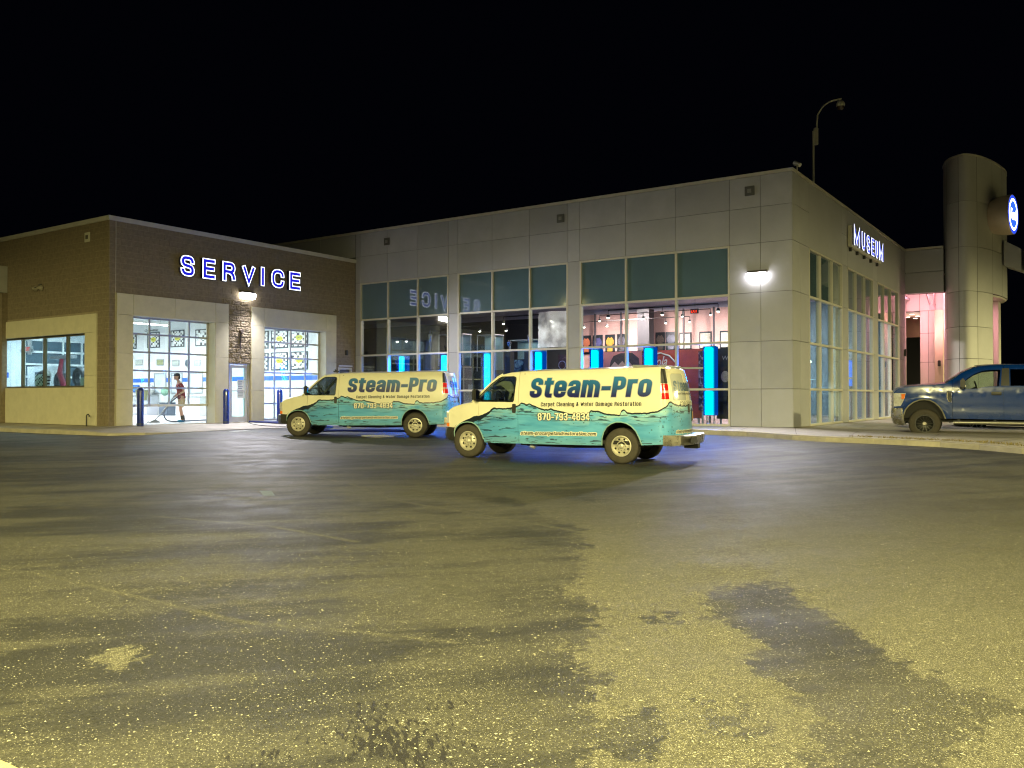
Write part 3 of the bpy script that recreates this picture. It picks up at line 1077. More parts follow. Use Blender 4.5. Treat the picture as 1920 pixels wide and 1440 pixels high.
# reveals of the door openings
M_REV = mat('reveal_white', (.62, .61, .56), .6, var=.05)
for (x0, x1, zt) in ((16.99, 20.29, 4.25), (22.57, 25.83, 4.24)):
    mb = MB()
    mb.box(x0 - .03, YB - .050, .5, x0 + .006, YB + .405, zt - .006); mb.box(x1 - .006, YB - .050, .5, x1 + .03, YB + .405, zt - .006); mb.box(x0 - .03, YB - .050, zt - .006, x1 + .03, YB + .405, zt + .03)
    mb.part('door_reveal', M_REV, svc)

# glazed overhead doors
def overhead_door(x0, x1, zb, zt, xm, zm, bottom_rail, label, raised):
    t = wthing('overhead_door', label, 'overhead door', ((x0 + x1) / 2, YB + .36, FL))
    y = YB + .34
    # vertical mullions
    xs = [x0] + xm + [x1]
    zs = [zb] + zm + [zt]
    for i, x in enumerate(xs):
        mb = MB(); w = .045 if i in (0, len(xs) - 1) else .028
        mb.box(x - w, y, zb, x + w, y + .05, zt)
        mb.part('stile', M_ALU, t)
    for i, z in enumerate(zs):
        w = .03 if 0 < i < len(zs) - 1 else .045
        if i == 0: w = bottom_rail
        mb = MB(); mb.box(x0 + .046, y - .006, z - (w if i else 0), x1 - .046, y + .056, z + w * (1 if i else 1.6))
        mb.part('rail', M_WHITEFR if i == 0 else M_ALU, t)
    for i in range(len(xs) - 1):
        for j in range(len(zs) - 1):
            mb = MB(); mb.box(xs[i] + .02, y + .022, zs[j] + .02, xs[i + 1] - .02, y + .028, zs[j + 1] - .02)
            mb.part('pane', G_CLEAR, t)
    mb = MB()
    for x in (x0 - .05, x1 + .05): mb.box(x - .03, y + .06, FL, x + .03, y + .12, zt)
    mb.part('track', M_STEEL, t)
    return t
overhead_door(17.03, 20.25, 1.13, 4.24, [17.86, 18.65, 19.45], [1.79, 2.39, 3.03, 3.66], .05, 'left glazed overhead door raised knee high, man working behind it', True)
overhead_door(22.61, 25.80, .52, 4.23, [23.42, 24.24, 25.04], [1.20, 1.82, 2.44, 3.05, 3.67], .05, 'right glazed overhead door fully closed, behind the farther van', False)

# pedestrian door
t = wthing('entrance_door', 'narrow glass door with notices between the two overhead doors', 'door', (21.43, YB, FL))
y = YB + .04
mb = MB()
mb.box(20.95, y, .5, 21.02, y + .12, 2.80); mb.box(21.86, y, .5, 21.93, y + .12, 2.80); mb.box(21.02, y, 2.70, 21.86, y + .12, 2.80)
mb.part('frame', M_ALU, t)
mb = MB()
mb.box(21.03, y + .02, .52, 21.13, y + .07, 2.68); mb.box(21.75, y + .02, .52, 21.85, y + .07, 2.68); mb.box(21.13, y + .02, 2.58, 21.75, y + .07, 2.68); mb.box(21.13, y + .02, .52, 21.75, y + .07, .72)
mb.box(21.13, y + .025, 1.68, 21.75, y + .065, 1.72)
mb.part('door_leaf', M_ALUP, t)
mb = MB(); mb.box(21.13, y + .04, .72, 21.75, y + .046, 2.58)
mb.part('pane', G_CYAN, t)
mb = MB(); mb.tube([(21.80, y - .0, 1.45), (21.80, y - .05, 1.47), (21.80, y - .05, 1.85), (21.80, y, 1.87)], .012)
mb.part('handle', M_STEEL, t, True)
mb = MB(); mb.box(21.38, y + .030, 1.42, 21.72, y + .036, 2.12)
no = mb.part('notice_sheet', mat('paper', (.7, .73, .73), .7, var=0), t)
mb = MB()
for k in range(9):
    z = 2.08 - k * .07
    mb.box(21.41, y + .0275, z - .018, 21.41 + .28 * (0.6 + .4 * rb.random()), y + .0295, z)
mb.part('notice_lines', mat('ink_blue', (.05, .12, .16), .7, var=0), t)
# second plain door partly hidden by the van
t = wthing('side_door', 'plain metal door with pale frame in the brick wall by the showroom corner', 'door', (27.0, YB, FL))
mb = MB()
mb.box(26.58, YB + .0, .5, 26.67, YB + .1, 2.76); mb.box(27.33, YB + .0, .5, 27.42, YB + .1, 2.76); mb.box(26.67, YB + .0, 2.66, 27.33, YB + .1, 2.76)
mb.part('frame', M_ALUP, t)
mb = MB(); mb.box(26.68, YB + .06, .52, 27.32, YB + .1, 2.65)
mb.part('door_leaf', mat('grey_door', (.07, .07, .065), .5), t)
mb = MB(); mb.box(26.60, YB - .05, 2.78, 27.40, YB + .01, 2.84)
mb.part('drip_cap', M_COPE, t)

# ribbon window in the left wall
t = wthing('ribbon_window', 'four light ribbon window in the cream panel of the left wall', 'window', (XD, 31.7, 1.8))
x = XD + .10
ys = [28.75, 30.16, 31.73, 33.30, 34.95, 36.5, 38.05]
mb = MB(); mb.box(x, 28.75, 1.80, x + .1, 38.05, 1.86); mb.part('sill', M_BRONZE, t)
mb = MB(); mb.box(x, 28.75, 3.60, x + .1, 38.05, 3.66); mb.part('head', M_BRONZE, t)
for yv in ys:
    mb = MB(); mb.box(x - .01, yv - .035, 1.86, x + .1, yv + .035, 3.60); mb.part('mullion', M_BRONZE, t)
for a, b in zip(ys[:-1], ys[1:]):
    mb = MB(); mb.box(x + .045, a + .03, 1.85, x + .051, b - .03, 3.61); mb.part('pane', G_CYAN, t)
mb = MB(); mb.box(XD - .04, 38.05, 1.8, XD + .4, 46, 3.66); mb.part('infill_panel', M_EIFS, svc)

# ---- interior shell of the garage
gar = wthing('garage_interior', 'white painted garage interior with shiny floor', 'room', (17, 30, FL))
struct(gar)
mb = MB(); mb.box(16.2, YB + .05, .2, XA - .12, 45.2, .499); mb.part('garage_floor', M_INTFL, gar)
mb = MB(); mb.box(27.36, YB + .42, .5, 27.48, 45.2, 5.6); mb.part('partition_wall', M_INT, gar)
mb = MB(); mb.box(16.2, 45.0, .5, 22.0, 45.2, 5.6); mb.box(26.0, 45.0, .5, 27.36, 45.2, 5.6); mb.box(22.0, 45.0, 4.4, 26.0, 45.2, 5.6); mb.part('end_wall', M_INT, gar)
mb = MB(); mb.box(16.5, YB + .4, 5.5, 27.36, 45.2, 5.6); mb.part('garage_ceiling', M_INT, gar)
mb = MB()
for a, b, c, d in rects_minus(16.45, 27.36, .5, 5.5, [(16.99, 20.29, .3, 4.25), (20.93, 21.95, .3, 2.8), (22.57, 25.83, .3, 4.24)]): mb.box(a, YB + .41, c, b, YB + .43, d)
for a, b, c, d in rects_minus(YB + .43, 45, .5, 5.5, [(28.75, 38.05, 1.80, 3.66)]): mb.box(XD + .41, a, c, XD + .43, b, d)
mb.part('inner_lining', M_INT, gar)
mb = MB(); mb.box(27.345, 28.2, 2.24, 27.36, 44.9, 2.45); mb.part('blue_stripe', M_BLUE, gar)
# rear overhead door seen through the ribbon window
t = wthing('overhead_door', 'white gridded overhead door in the far end wall of the garage', 'overhead door', (24, 45, FL))
for xx in (22.05, 23.0, 24.0, 25.0, 25.95):
    mb = MB(); mb.box(xx - .04, 44.9, .5, xx + .04, 44.98, 4.4); mb.part('stile', M_WHITEFR, t)
for z in (.55, 1.2, 1.84, 2.48, 3.12, 3.76, 4.36):
    mb = MB(); mb.box(22.1, 44.89, z - .05, 25.9, 44.99, z + .05); mb.part('rail', M_WHITEFR, t)
mb = MB(); mb.box(22.0, 44.995, .5, 26.0, 45.003, 4.4); mb.part('pane', mat('night_glass', (.06, .09, .11), .15, var=0), t)

# garage lights
E_TUBE = emat('tube_glow', (.92, .97, 1), 14)
for i, (x, y, l) in enumerate(((19.2, 33.5, 2.4), (24.3, 31.6, 2.4), (24.0, 37.6, 2.4), (19.0, 40.5, 2.4), (23.0, 42.8, 2.4))):  # last strip is added to brighten the far end
    t = wthing('strip_light', ('white strip light above the left overhead door', 'white strip light above the right overhead door', 'white strip light over the middle of the garage', 'white strip light at the left back of the garage', 'added white strip light brightening the far end wall')[i], 'ceiling light', (x, y, 4.95), group='garage strip lights')
    mb = MB(); mb.box(x - l / 2, y - .09, 4.95, x + l / 2, y + .09, 5.05); mb.part('housing', M_WHITEFR, t)
    mb = MB(); mb.box(x - l / 2 + .04, y - .06, 4.90, x + l / 2 - .04, y + .06, 4.949); mb.part('tube', E_TUBE, t)
    mb = MB(); mb.tube([(x - l / 3, y, 5.05), (x - l / 3, y, 5.5)], .008); mb.tube([(x + l / 3, y, 5.05), (x + l / 3, y, 5.5)], .008); mb.part('hanger', M_STEEL, t)
    light('AREA', 'strip_glow', (0, 0, -.08), 450, (.90, .96, 1), t, l, (0, 0, 0), .25)

# framed chequered posters on the partition wall
def checker_mat(name, sx, sz, seed, emblem=True, rows=7.0):
    m = bpy.data.materials.new(name); m.use_nodes = True
    nt = m.node_tree; L = nt.links.new; b = nt.nodes["Principled BSDF"]
    tc = nt.nodes.new('ShaderNodeTexCoord'); sp = nt.nodes.new('ShaderNodeSeparateXYZ'); L(tc.outputs['Generated'], sp.inputs[0])
    cb = nt.nodes.new('ShaderNodeCombineXYZ'); L(sp.outputs['Y'], cb.inputs[0]); L(sp.outputs['Z'], cb.inputs[1])
    ck = nt.nodes.new('ShaderNodeTexChecker'); ck.inputs['Scale'].default_value = rows
    ck.inputs[1].default_value = (.025, .03, .035, 1); ck.inputs[2].default_value = (.78, .8, .78, 1)
    L(cb.outputs[0], ck.inputs[0])
    # irregular: drop some of the dark squares
    vo = nt.nodes.new('ShaderNodeTexVoronoi'); vo.inputs['Scale'].default_value = 5.2 + seed; L(cb.outputs[0], vo.inputs['Vector'])
    sc = nt.nodes.new('ShaderNodeSeparateColor'); L(vo.outputs['Color'], sc.inputs[0])
    gt = nt.nodes.new('ShaderNodeMath'); gt.operation = 'GREATER_THAN'; gt.inputs[1].default_value = .62; L(sc.outputs[0], gt.inputs[0])
    mx = nt.nodes.new('ShaderNodeMixRGB'); L(gt.outputs[0], mx.inputs[0]); L(ck.outputs[0], mx.inputs[1]); mx.inputs[2].default_value = (.75, .77, .76, 1)
    L(mx.outputs[0], b.inputs['Base Color'])
    b.inputs['Roughness'].default_value = .5
    return m
M_FR = mat('frame_black', (.03, .04, .05), .4, var=0)
M_YEL = mat('emblem_yellow', (.62, .60, .06), .5, var=.1, vs=20)
M_YTX = mat('emblem_text', (.10, .12, .03), .5, var=0)
PP = [(43.64, 44.45, 4.08, 4.90, 1), (41.51, 42.60, 4.08, 4.92, 1), (39.36, 40.50, 4.06, 4.94, 1), (37.30, 38.40, 4.05, 4.90, 0),
      (32.80, 33.90, 3.76, 4.60, 1), (31.44, 32.59, 3.75, 4.60, 1), (30.10, 31.22, 3.75, 4.60, 1),
      (32.80, 33.90, 2.72, 3.56, 1), (31.44, 32.59, 2.72, 3.56, 1), (30.10, 31.22, 2.72, 3.56, 1)]
PL = ['seen through left edge of left overhead door', 'left of two yellow centred ones through the left overhead door', 'right of two yellow centred ones through the left overhead door', 'without yellow emblem, at the right through the left overhead door',
      'cut off at upper left through the right overhead door', 'upper middle through the right overhead door', 'upper right through the right overhead door',
      'cut off at lower left through the right overhead door', 'lower middle through the right overhead door', 'lower right through the right overhead door']
for i, (a, b, c, d, em) in enumerate(PP):
    t = wthing('framed_poster', 'black framed chequered poster ' + PL[i], 'poster', (27.35, (a + b) / 2, c), group='chequered posters on the garage wall')
    x = 27.33
    mb = MB(); mb.box(x - .02, a, c, x + .01, b, c + .05); mb.box(x - .02, a, d - .05, x + .01, b, d); mb.box(x - .02, a, c + .05, x + .01, a + .05, d - .05); mb.box(x - .02, b - .05, c + .05, x + .01, b, d - .05)
    mb.part('frame', M_FR, t)
    mb = MB(); mb.box(x - .004, a + .05, c + .05, x + .004, b - .05, d - .05)
    mb.part('print', checker_mat('checker%d' % i, 1, 1, i * .37, rows=(6.0, 7.0, 8.0)[i % 3]), t)
    if em:
        cy, czz = (a + b) / 2, (c + d) / 2 + .02
        mb = MB()
        mb.prism([(cy + .25 * cos(k * pi / 9) * (1 - .12 * (k % 2)), czz + .13 * sin(k * pi / 9) * (1 - .12 * (k % 2))) for k in range(18)], x - .009, x - .0065, 'x')
        mb.part('emblem', M_YEL, t)
        sign_text('emblem_script', 'SUNOCO', cy + .17, cy - .17, czz - .04, czz + .05, lambda p, q, dd: (x - .0115 + dd, p, q), M_YTX, t, .02, .2, off=tuple(t.location))
M_CERT = mat('certificate', (.42, .46, .42), .6, var=.15, vs=20)
for i, (a, b, c, d) in enumerate(((43.02, 43.71, 3.18, 3.48), (41.13, 41.77, 3.13, 3.46), (39.79, 40.39, 3.07, 3.39), (38.0, 38.53, 3.03, 3.33))):
    t = wthing('framed_certificate', ('grey certificate at left below the posters', 'olive certificate second from left below the posters', 'grey certificate third from left beside the round clock', 'pale certificate at right below the posters')[i], 'picture', (27.35, a, c), group='certificates on the garage wall')
    mb = MB(); mb.box(27.325, a, c, 27.343, b, d); mb.part('frame', M_STEEL, t)
    mb = MB(); mb.box(27.320, a + .04, c + .04, 27.3245, b - .04, d - .04); mb.part('sheet', mat('olive_sheet', (.26, .28, .14), .6) if i == 1 else M_CERT, t)
t = wthing('wall_clock', 'round dark clock on the garage wall between two certificates', 'clock', (27.34, 39.07, 3.2))
mb = MB(); mb.lathe([(.0, -.03), (.17, -.03), (.17, 0)], (27.34, 39.07, 3.2), 'x', 20); mb.part('dial', mat('clock_dark', (.05, .08, .12), .4), t)
mb = MB(); mb.lathe([(.17, -.035), (.2, -.03), (.2, 0)], (27.34, 39.07, 3.2), 'x', 20); mb.part('rim', M_STEEL, t)
t = wthing('wall_lettering', 'dark script word high on the garage wall', 'sign', (27.35, 42, 4.95))
sign_text('lettering', 'Genuine', 42.9, 41.7, 4.98, 5.10, lambda p, q, dd: (27.348 - dd, p, q), M_FR, t, .015, .2, off=tuple(t.location))

# furniture low in the garage
def cab(name, label, cat, x0, y0, x1, y1, z1, m, top=None, doors=2, z0=.5):
    t = wthing(name, label, cat, ((x0 + x1) / 2, (y0 + y1) / 2, .5))
    mb = MB(); mb.box(x0, y0, z0, x1, y1, z1); mb.part('carcass', m, t, bevel=.01)
    mb = MB(); mb.box(x0 - .03, y0 - .03, z1 + .001, x1 + .03, y1 + .03, z1 + .04); mb.part('worktop', top or M_STEEL, t)
    w = (y1 - y0) / doors
    for k in range(doors):
        mb = MB(); mb.box(x0 - .02, y0 + k * w + .02, z0 + .06, x0 - .001, y0 + (k + 1) * w - .02, z1 - .05)
        p = mb.part('door', m, t)
        mb = MB(); mb.box(x0 - .035, y0 + (k + .45) * w, z1 - .16, x0 - .021, y0 + (k + .6) * w, z1 - .14)
        h = mb.part('handle', M_BLK, None, off=tuple(t.location)); h.parent = p
    return t
M_LG = mat('cabinet_grey', (.48, .5, .54), .5, var=.06)
cab('cabinet', 'light grey double cabinet at the left behind the wand', 'cabinet', 26.7, 41.6, 27.33, 43.9, 1.5, M_LG, doors=3)
cab('cabinet', 'white low counter behind the man', 'cabinet', 26.75, 37.2, 27.33, 39.2, 1.45, mat('counter_white', (.66, .70, .72), .5), doors=3)
cab('cabinet', 'small dark drawer unit behind the knees of the man', 'cabinet', 26.8, 40.0, 27.33, 40.7, 1.15, mat('drawer_dark', (.10, .13, .17), .5), doors=1)
for i, (a, b, zt) in enumerate(((40.9, 42.0, 2.72), (39.5, 40.5, 2.72), (37.8, 38.9, 2.7))):
    t = wthing('interior_window', ('pale office window left of the man', 'pale office window behind the cap of the man', 'pale office window right of the man')[i], 'window', (27.35, a, 1.7), group='office windows inside the garage')
    mb = MB(); mb.box(27.32, a, 1.62, 27.343, b, 1.68); mb.box(27.32, a, zt - .06, 27.343, b, zt); mb.box(27.32, a, 1.68, 27.343, a + .08, zt - .06); mb.box(27.32, b - .08, 1.68, 27.343, b, zt - .06); mb.part('frame', M_STEEL, t)
    mb = MB(); mb.box(27.335, a + .08, 1.68, 27.343, b - .08, zt - .06); mb.part('pane', mat('pane_pale', (.58, .66, .74), .3, var=.05), t)
# bin on a stand, just inside the left door
t = wthing('utility_sink', 'pale yellow tub on a white stand beside the first bollard, inside the door', 'sink', (17.95, 28.3, FL))
mb = MB(); mb.lathe([(.17, 1.36), (.22, 1.70), (.235, 1.70), (.235, 1.73), (.2, 1.73), (.16, 1.38)], (17.95, 28.3, 0), 'z', 16); mb.part('tub', mat('tub_yellow', (.68, .70, .48), .5), t, True)
mb = MB(); mb.box(17.90, 28.27, .5, 17.95, 28.33, 1.36); mb.box(17.75, 28.1, 1.34, 18.15, 28.5, 1.36); mb.box(17.75, 28.2, .5, 18.1, 28.4, .53); mb.part('stand', M_WHITEFR, t)
t = wthing('water_basin', 'white basin with tap on the cabinet by the wand', 'sink', (26.9, 41.9, 1.54))
mb = MB(); mb.lathe([(.16, 1.55), (.32, 1.82), (.34, 1.82), (.34, 1.85), (.30, 1.85)], (26.95, 41.9, 0), 'z', 16); mb.part('bowl', M_WHITEFR, t, True)
mb = MB(); mb.tube([(27.2, 41.9, 1.56), (27.2, 41.9, 2.05), (27.05, 41.9, 2.1), (26.98, 41.9, 2.0)], .02); mb.part('tap', M_STEEL, t, True)
t = wthing('green_bag', 'soft green bag on the counter left of the man', 'bag', (26.9, 40.6, 1.55))
mb = MB(); mb.ball((26.95, 40.45, 1.75), .24, 12, 8, (.7, 1.1, 1.0)); mb.part('cloth', mat('green_cloth', (.16, .30, .22), .8, var=.2), t, True)
t = wthing('blue_screen', 'blue display screen on the wall at the left edge of the garage', 'screen', (27.3, 43.6, 1.9))
mb = MB(); mb.box(27.27, 43.3, 1.72, 27.34, 44.1, 2.1); mb.part('casing', M_BLUE, t, bevel=.02)
mb = MB(); mb.box(27.262, 43.4, 1.78, 27.269, 44.0, 2.04); mb.part('panel', emat('screen_glow', (.2, .5, 1), 1.2), t)

# things seen through the ribbon window
t = wthing('exit_sign', 'white exit sign with red letters and two lamp heads, through the ribbon window', 'sign', (19, 38.4, 3.4))
xx = 19.0
mb = MB(); mb.box(xx, 38.12, 3.42, xx + .06, 38.78, 3.66); mb.part('casing', M_WHITEFR, t)
sign_text('lettering', 'EXIT', 38.62, 38.28, 3.46, 3.62, lambda p, q, dd: (xx - .004 - dd, p, q), emat('exit_red', (1, .05, .02), 2), t, .02, off=tuple(t.location))
for s, yy_ in ((0, 38.0), (1, 38.9)):
    mb = MB(); mb.lathe([(.0, -.06), (.07, -.06), (.07, 0), (.0, .02)], (xx, yy_, 3.46), 'x', 12); mb.part('lamp_head', M_STEEL, t, True)
mb = MB(); mb.box(xx + .06, 38.3, 3.3, xx + .1, 38.6, 5.5); mb.part('conduit', M_WHITEFR, t)
mb = MB()
mb.box(20.0, 43.0, .5, 20.15, 44.9, 5.4)
o = mb.part('interior_partition', M_INT, gar)
for i, (a, b, c, d) in enumerate(((43.9, 44.6, 2.55, 2.85), (42.2, 43.6, 2.35, 2.6))):
    mb = MB(); mb.box(19.97, a, c, 19.998, b, d); mb.part('blue_stripe', M_BLUE, gar)
t = wthing('tire_machine', 'tall tyre changing machine with round dark tyres and maroon column, through the ribbon window', 'machine', (18.6, 34.6, FL))
for (yy_, zz_, r) in ((36.75, 2.2, .38), (35.3, 2.1, .45), (33.9, 2.25, .42)):
    mb = MB(); mb.lathe([(r * .55, -.1), (r * .9, -.12), (r, -.06), (r, .06), (r * .9, .12), (r * .55, .1), (r * .55, -.1)], (18.8, yy_, zz_), 'x', 28); mb.part('tyre', mat('rubber_machine', (.05, .055, .06), .6), t, True)
mb = MB(); mb.box(18.7, 35.0, .5, 18.95, 35.2, 3.1); mb.box(18.6, 34.3, 3.02, 18.9, 35.9, 3.16); mb.part('mast', M_STEEL, t, bevel=.02)
mb = MB(); mb.tube([(18.5, 34.75, 3.0), (18.45, 34.8, 2.4), (18.5, 34.55, 1.9), (18.55, 34.4, .6)], [.07, .11, .12, .09], 10); mb.part('ram', mat('maroon_paint', (.22, .03, .05), .4), t, True)
mb = MB(); mb.box(18.4, 33.6, .5, 19.2, 36.9, 1.75); mb.part('base_cabinet', mat('machine_grey', (.2, .22, .24), .5), t, bevel=.02)
mb = MB(); mb.ball((18.45, 35.75, 2.35), .22, 12, 8, (.6, 1, 1.1)); mb.part('hood', M_WHITEFR, t, True)
mb = MB(); mb.ball((18.4, 35.75, 2.1), .2, 12, 8, (.6, 1, .7)); mb.part('hood_skirt', M_BLUE, t, True)
t = wthing('white_box', 'small white box on the sill at the right of the ribbon window', 'box', (16.5, 29.3, 1.86))
mb = MB(); mb.box(16.42, 29.25, 1.861, 16.6, 29.62, 2.13); mb.box(16.40, 29.23, 2.131, 16.62, 29.64, 2.15); mb.part('carton', M_WHITEFR, t, bevel=.01)
t = wthing('cabinet', 'pale cabinet with dark opening and papers on top, through the ribbon window', 'cabinet', (20.5, 39.6, FL))
mb = MB(); mb.box(20.2, 38.6, .5, 20.8, 40.9, 2.85); mb.part('carcass', mat('counter_white', (.66, .70, .72), .5), t)
mb = MB(); mb.box(20.18, 39.1, 1.3, 20.199, 40.2, 2.6); mb.part('opening', mat('drawer_dark', (.10, .13, .17), .5), t)
t = wthing('patterned_cushion', 'small black and white patterned box in the ribbon window', 'box', (17, 32.4, 1.86))
mb = MB(); mb.box(16.42, 32.0, 1.861, 16.62, 32.7, 2.3); mb.part('block_body', checker_mat('pat', 1, 1, .3), t, bevel=.02)

# ------------------------------------------------------------------ wall fittings outside
E_BOX = emat('pack_glow', (1, .95, .93), 16)
M_FIX = mat('fixture_bronze', (.12, .11, .09), .5, .3)
def wall_pack(plane, c, label, w, watts, col=(1, .93, .92)):
    t = wthing('wall_light', label, 'wall light', c)
    x, y, z = c
    if plane == 'Y':
        mb = MB(); mb.prism([(y, z + .17), (y - .10, z + .17), (y - .20, z + .11), (y - .20, z + .09), (y, z + .09)], x - w, x + w, 'x')
        mb.part('housing', M_FIX, t, bevel=.01)
        mb = MB(); mb.prism([(y - .01, z + .088), (y - .21, z + .088), (y - .245, z + .03), (y - .235, z - .05), (y - .17, z - .14), (y - .01, z - .14)], x - w + .02, x + w - .02, 'x')
        mb.part('lens', E_BOX, t)
        light('SPOT', 'pack_glow', (0, -.34, -.08), watts, col, t, .12, aim((0, -1, -1.0)), spot=R(140), blend=.7)
    else:
        mb = MB(); mb.prism([(x, z + .17), (x - .10, z + .17), (x - .20, z + .11), (x - .20, z + .09), (x, z + .09)], y - w, y + w, 'y')
        mb.part('housing', M_FIX, t, bevel=.01)
        mb = MB(); mb.prism([(x - .01, z + .088), (x - .21, z + .088), (x - .245, z + .03), (x - .235, z - .05), (x - .17, z - .14), (x - .01, z - .14)], y - w + .02, y + w - .02, 'y')
        mb.part('lens', E_BOX, t)
        light('SPOT', 'pack_glow', (-.34, 0, -.08), watts, col, t, .12, aim((-1, 0, -.75)), spot=R(130), blend=.7)
    return t
wall_pack('Y', (21.70, YB, 5.38), 'bright white wall light under the blue lit letters on the brown wall', .32, 2600, (.95, .92, 1))
wall_pack('X', (XA, 9.30, 5.40), 'bright white wall light on the grey panels near the showroom corner', .32, 1900, (.97, .94, 1))

# blue and white lit letters
E_WHT = emat('letter_rim_glow', (.80, .85, 1), 2.8)
E_BLU = emat('letter_face_glow', (.012, .012, .52), 1.3)
M_RET = mat('letter_return', (.05, .05, .12), .5)
t = wthing('lit_sign', 'blue letters with glowing white rims spelling SERVICE on the brown block wall', 'sign', (21.5, YB, 5.8))
SX = [('S', 18.71, 19.31), ('E', 19.62, 20.20), ('R', 20.48, 21.11), ('V', 21.37, 22.03), ('I', 22.24, 22.50), ('C', 22.78, 23.46), ('E', 23.69, 24.31)]
SIGNF = dict(gw=.82, t=.155, gap=.1, X=.8)
def letter(ch, x0, x1, z0, z1, place, parent, depth, rim=E_WHT, face=E_BLU, w_rim=.10, gw=None):
    off = tuple(parent.location)
    h = z1 - z0
    k = dict(SIGNF); k['gw'] = (x1 - x0) / h / (1.35 if ch == 'M' else 1.0) if ch != 'I' else .3
    if ch == 'M': k['gw'] = ((x1 - x0) / h - k['t']) / 1.35 + k['t']
    if ch == 'V': k['gw'] = ((x1 - x0) / h - k['t']) / 1.1 + k['t']
    if ch == 'E': k['gw'] = ((x1 - x0) / h - k['t']) / .85 + k['t']
    def solid(nm, ex, d0, d1, m, q=0):
        mb = MB()
        xi = (x0 + x1) / 2
        st = place_strokes(ch, x0 if ch != 'I' else xi - k['t'] * h / 2, x1 if ch != 'I' else xi + k['t'] * h / 2, z0, z1, extra=ex, **k)
        for i, (vs, fs) in enumerate(st):
            e = i * .0012
            n = len(vs)
            V = [place(v[0], v[1], d0) for v in vs] + [place(v[0], v[1], d1 + e) for v in vs]
            F_ = [tuple(j + n for j in f) for f in fs]
            ed = {}
            for f in fs:
                for p, r in zip(f, f[1:] + f[:1]):
                    if (r, p) in ed: ed.pop((r, p))
                    else: ed[(p, r)] = 1
            F_ += [(p, r, r + n, p + n) for p, r in ed]
            mb.add(V, F_)
        return mb.part(nm, m, None, off=off)
    l = solid('letter', w_rim, 0, depth, M_RET); l.parent = parent
    r = solid('letter_rim', w_rim, depth + .002, depth + .010, rim); r.parent = l
    f = solid('letter_face', 0, depth + .014, depth + .018, face); f.parent = l
    return l
for ch, a, b in SX:
    letter(ch, a + .05, b - .05, 5.84, 6.52, lambda p, q, dd: (p, YB - .05 - dd, q), t, .12)

# plates, cameras, pipe
def plate(c, s, m, name, label, cat, axis='x', th=.03, core=None):
    t = wthing(name, label, cat, c)
    x, y, z = c
    mb = MB()
    if axis == 'x': mb.box(x - th, y - s[0] / 2, z - s[1] / 2, x, y + s[0] / 2, z + s[1] / 2)
    else: mb.box(x - s[0] / 2, y - th, z - s[1] / 2, x + s[0] / 2, y, z + s[1] / 2)
    mb.part('cover', m, t, bevel=.008)
    if core:
        mb = MB()
        if axis == 'x': mb.box(x - th - .02, y - s[0] / 5, z - s[1] / 5, x - th - .001, y + s[0] / 5, z + s[1] / 5)
        mb.part('opening', core, t)
    return t
plate((XD - .01, 28.68, 6.93), (.32, .33), mat('plate_cream', (.6, .58, .46), .6), 'wall_plate', 'small cream plate high on the left brick wall near its corner', 'wall plate', core=M_BRONZE)
M_REC = mat('recess_grey', (.10, .10, .09), .6)
M_RECI = mat('recess_inner', (.24, .24, .22), .5)
for c, lb in (((XA - .018, 25.48, 8.15), 'square grey overflow box above the left showroom windows'), ((XA - .018, 16.75, 8.13), 'square grey overflow box above the middle showroom windows'), ((XA - .018, 9.55, 8.19), 'square grey overflow box near the top right corner of the showroom')):
    plate(c, (.32, .31), M_REC, 'overflow_box', lb, 'overflow box', core=M_RECI).__setitem__('group', 'square overflow boxes under the parapet')
t = wthing('flood_light', 'twin head security light low contrast on the left brick wall', 'security light', (XD, 31.84, 5.5))
mb = MB(); mb.box(XD - .05, 31.7, 5.42, XD - .006, 31.86, 5.56); mb.part('base', M_FIX, t)
for a, b in ((31.66, .1), (32.02, -.1)):
    mb = MB(); mb.lathe([(.03, 0), (.045, .05), (.10, .16), (.105, .18), (.02, .17)], (XD - .22, a, 5.40), 'x', 14); mb.part('lamp_head', mat('fixture_tan', (.34, .31, .22), .5), t, True)
    mb = MB(); mb.tube([(XD - .05, 31.78, 5.48), (XD - .12, (a + 31.78) / 2, 5.43), (XD - .14, a, 5.41)], .02); mb.part('knuckle', M_FIX, t, True)
t = wthing('sign_box', 'grey sign cabinet cut off by the left edge of the view', 'sign', (XD, 35, 5.4))
mb = MB(); mb.box(XD - .35, 34.2, 5.40, XD - .01, 37.5, 6.40); mb.part('cabinet', mat('sign_grey', (.42, .42, .38), .6), t, bevel=.01)
mb = MB(); mb.box(XD - .36, 34.26, 5.46, XD - .351, 37.44, 6.34); mb.part('face', mat('sign_face', (.5, .5, .46), .5), t)
mb = MB(); mb.box(XD - .2, 34.2, .5, XD - .012, 34.55, 5.38)
mb.part('pilaster', M_BLOCK, svc)
t = wthing('vent_pipe', 'small dark hooked pipe standing by the wall under the ribbon window', 'pipe', (15.95, 28.35, .5))
mb = MB(); mb.tube([(15.95, 28.35, .45), (15.95, 28.35, .82), (15.95, 28.31, .87), (15.95, 28.24, .89), (15.95, 28.18, .85), (15.95, 28.17, .8)], .02); mb.part('pipe', M_BLK, t, True)
t = wthing('wall_speaker', 'small dark box fitting on the brick beside the showroom corner', 'fitting', (27.05, YB, 3.35))
mb = MB(); mb.box(27.0, YB - .08, 3.28, 27.12, YB - .006, 3.5); mb.part('cover', M_BLK, t, bevel=.01)
t = wthing('wall_sensor', 'round dark sensor on the rough block pier above the glass door', 'fitting', (21.45, YB - .05, 4.0))
mb = MB(); mb.lathe([(0, -.1), (.07, -.1), (.09, -.03), (.09, 0)], (21.45, YB - .03, 3.98), 'y', 12); mb.part('cover', mat('dark_brown', (.07, .05, .035), .6), t, True)
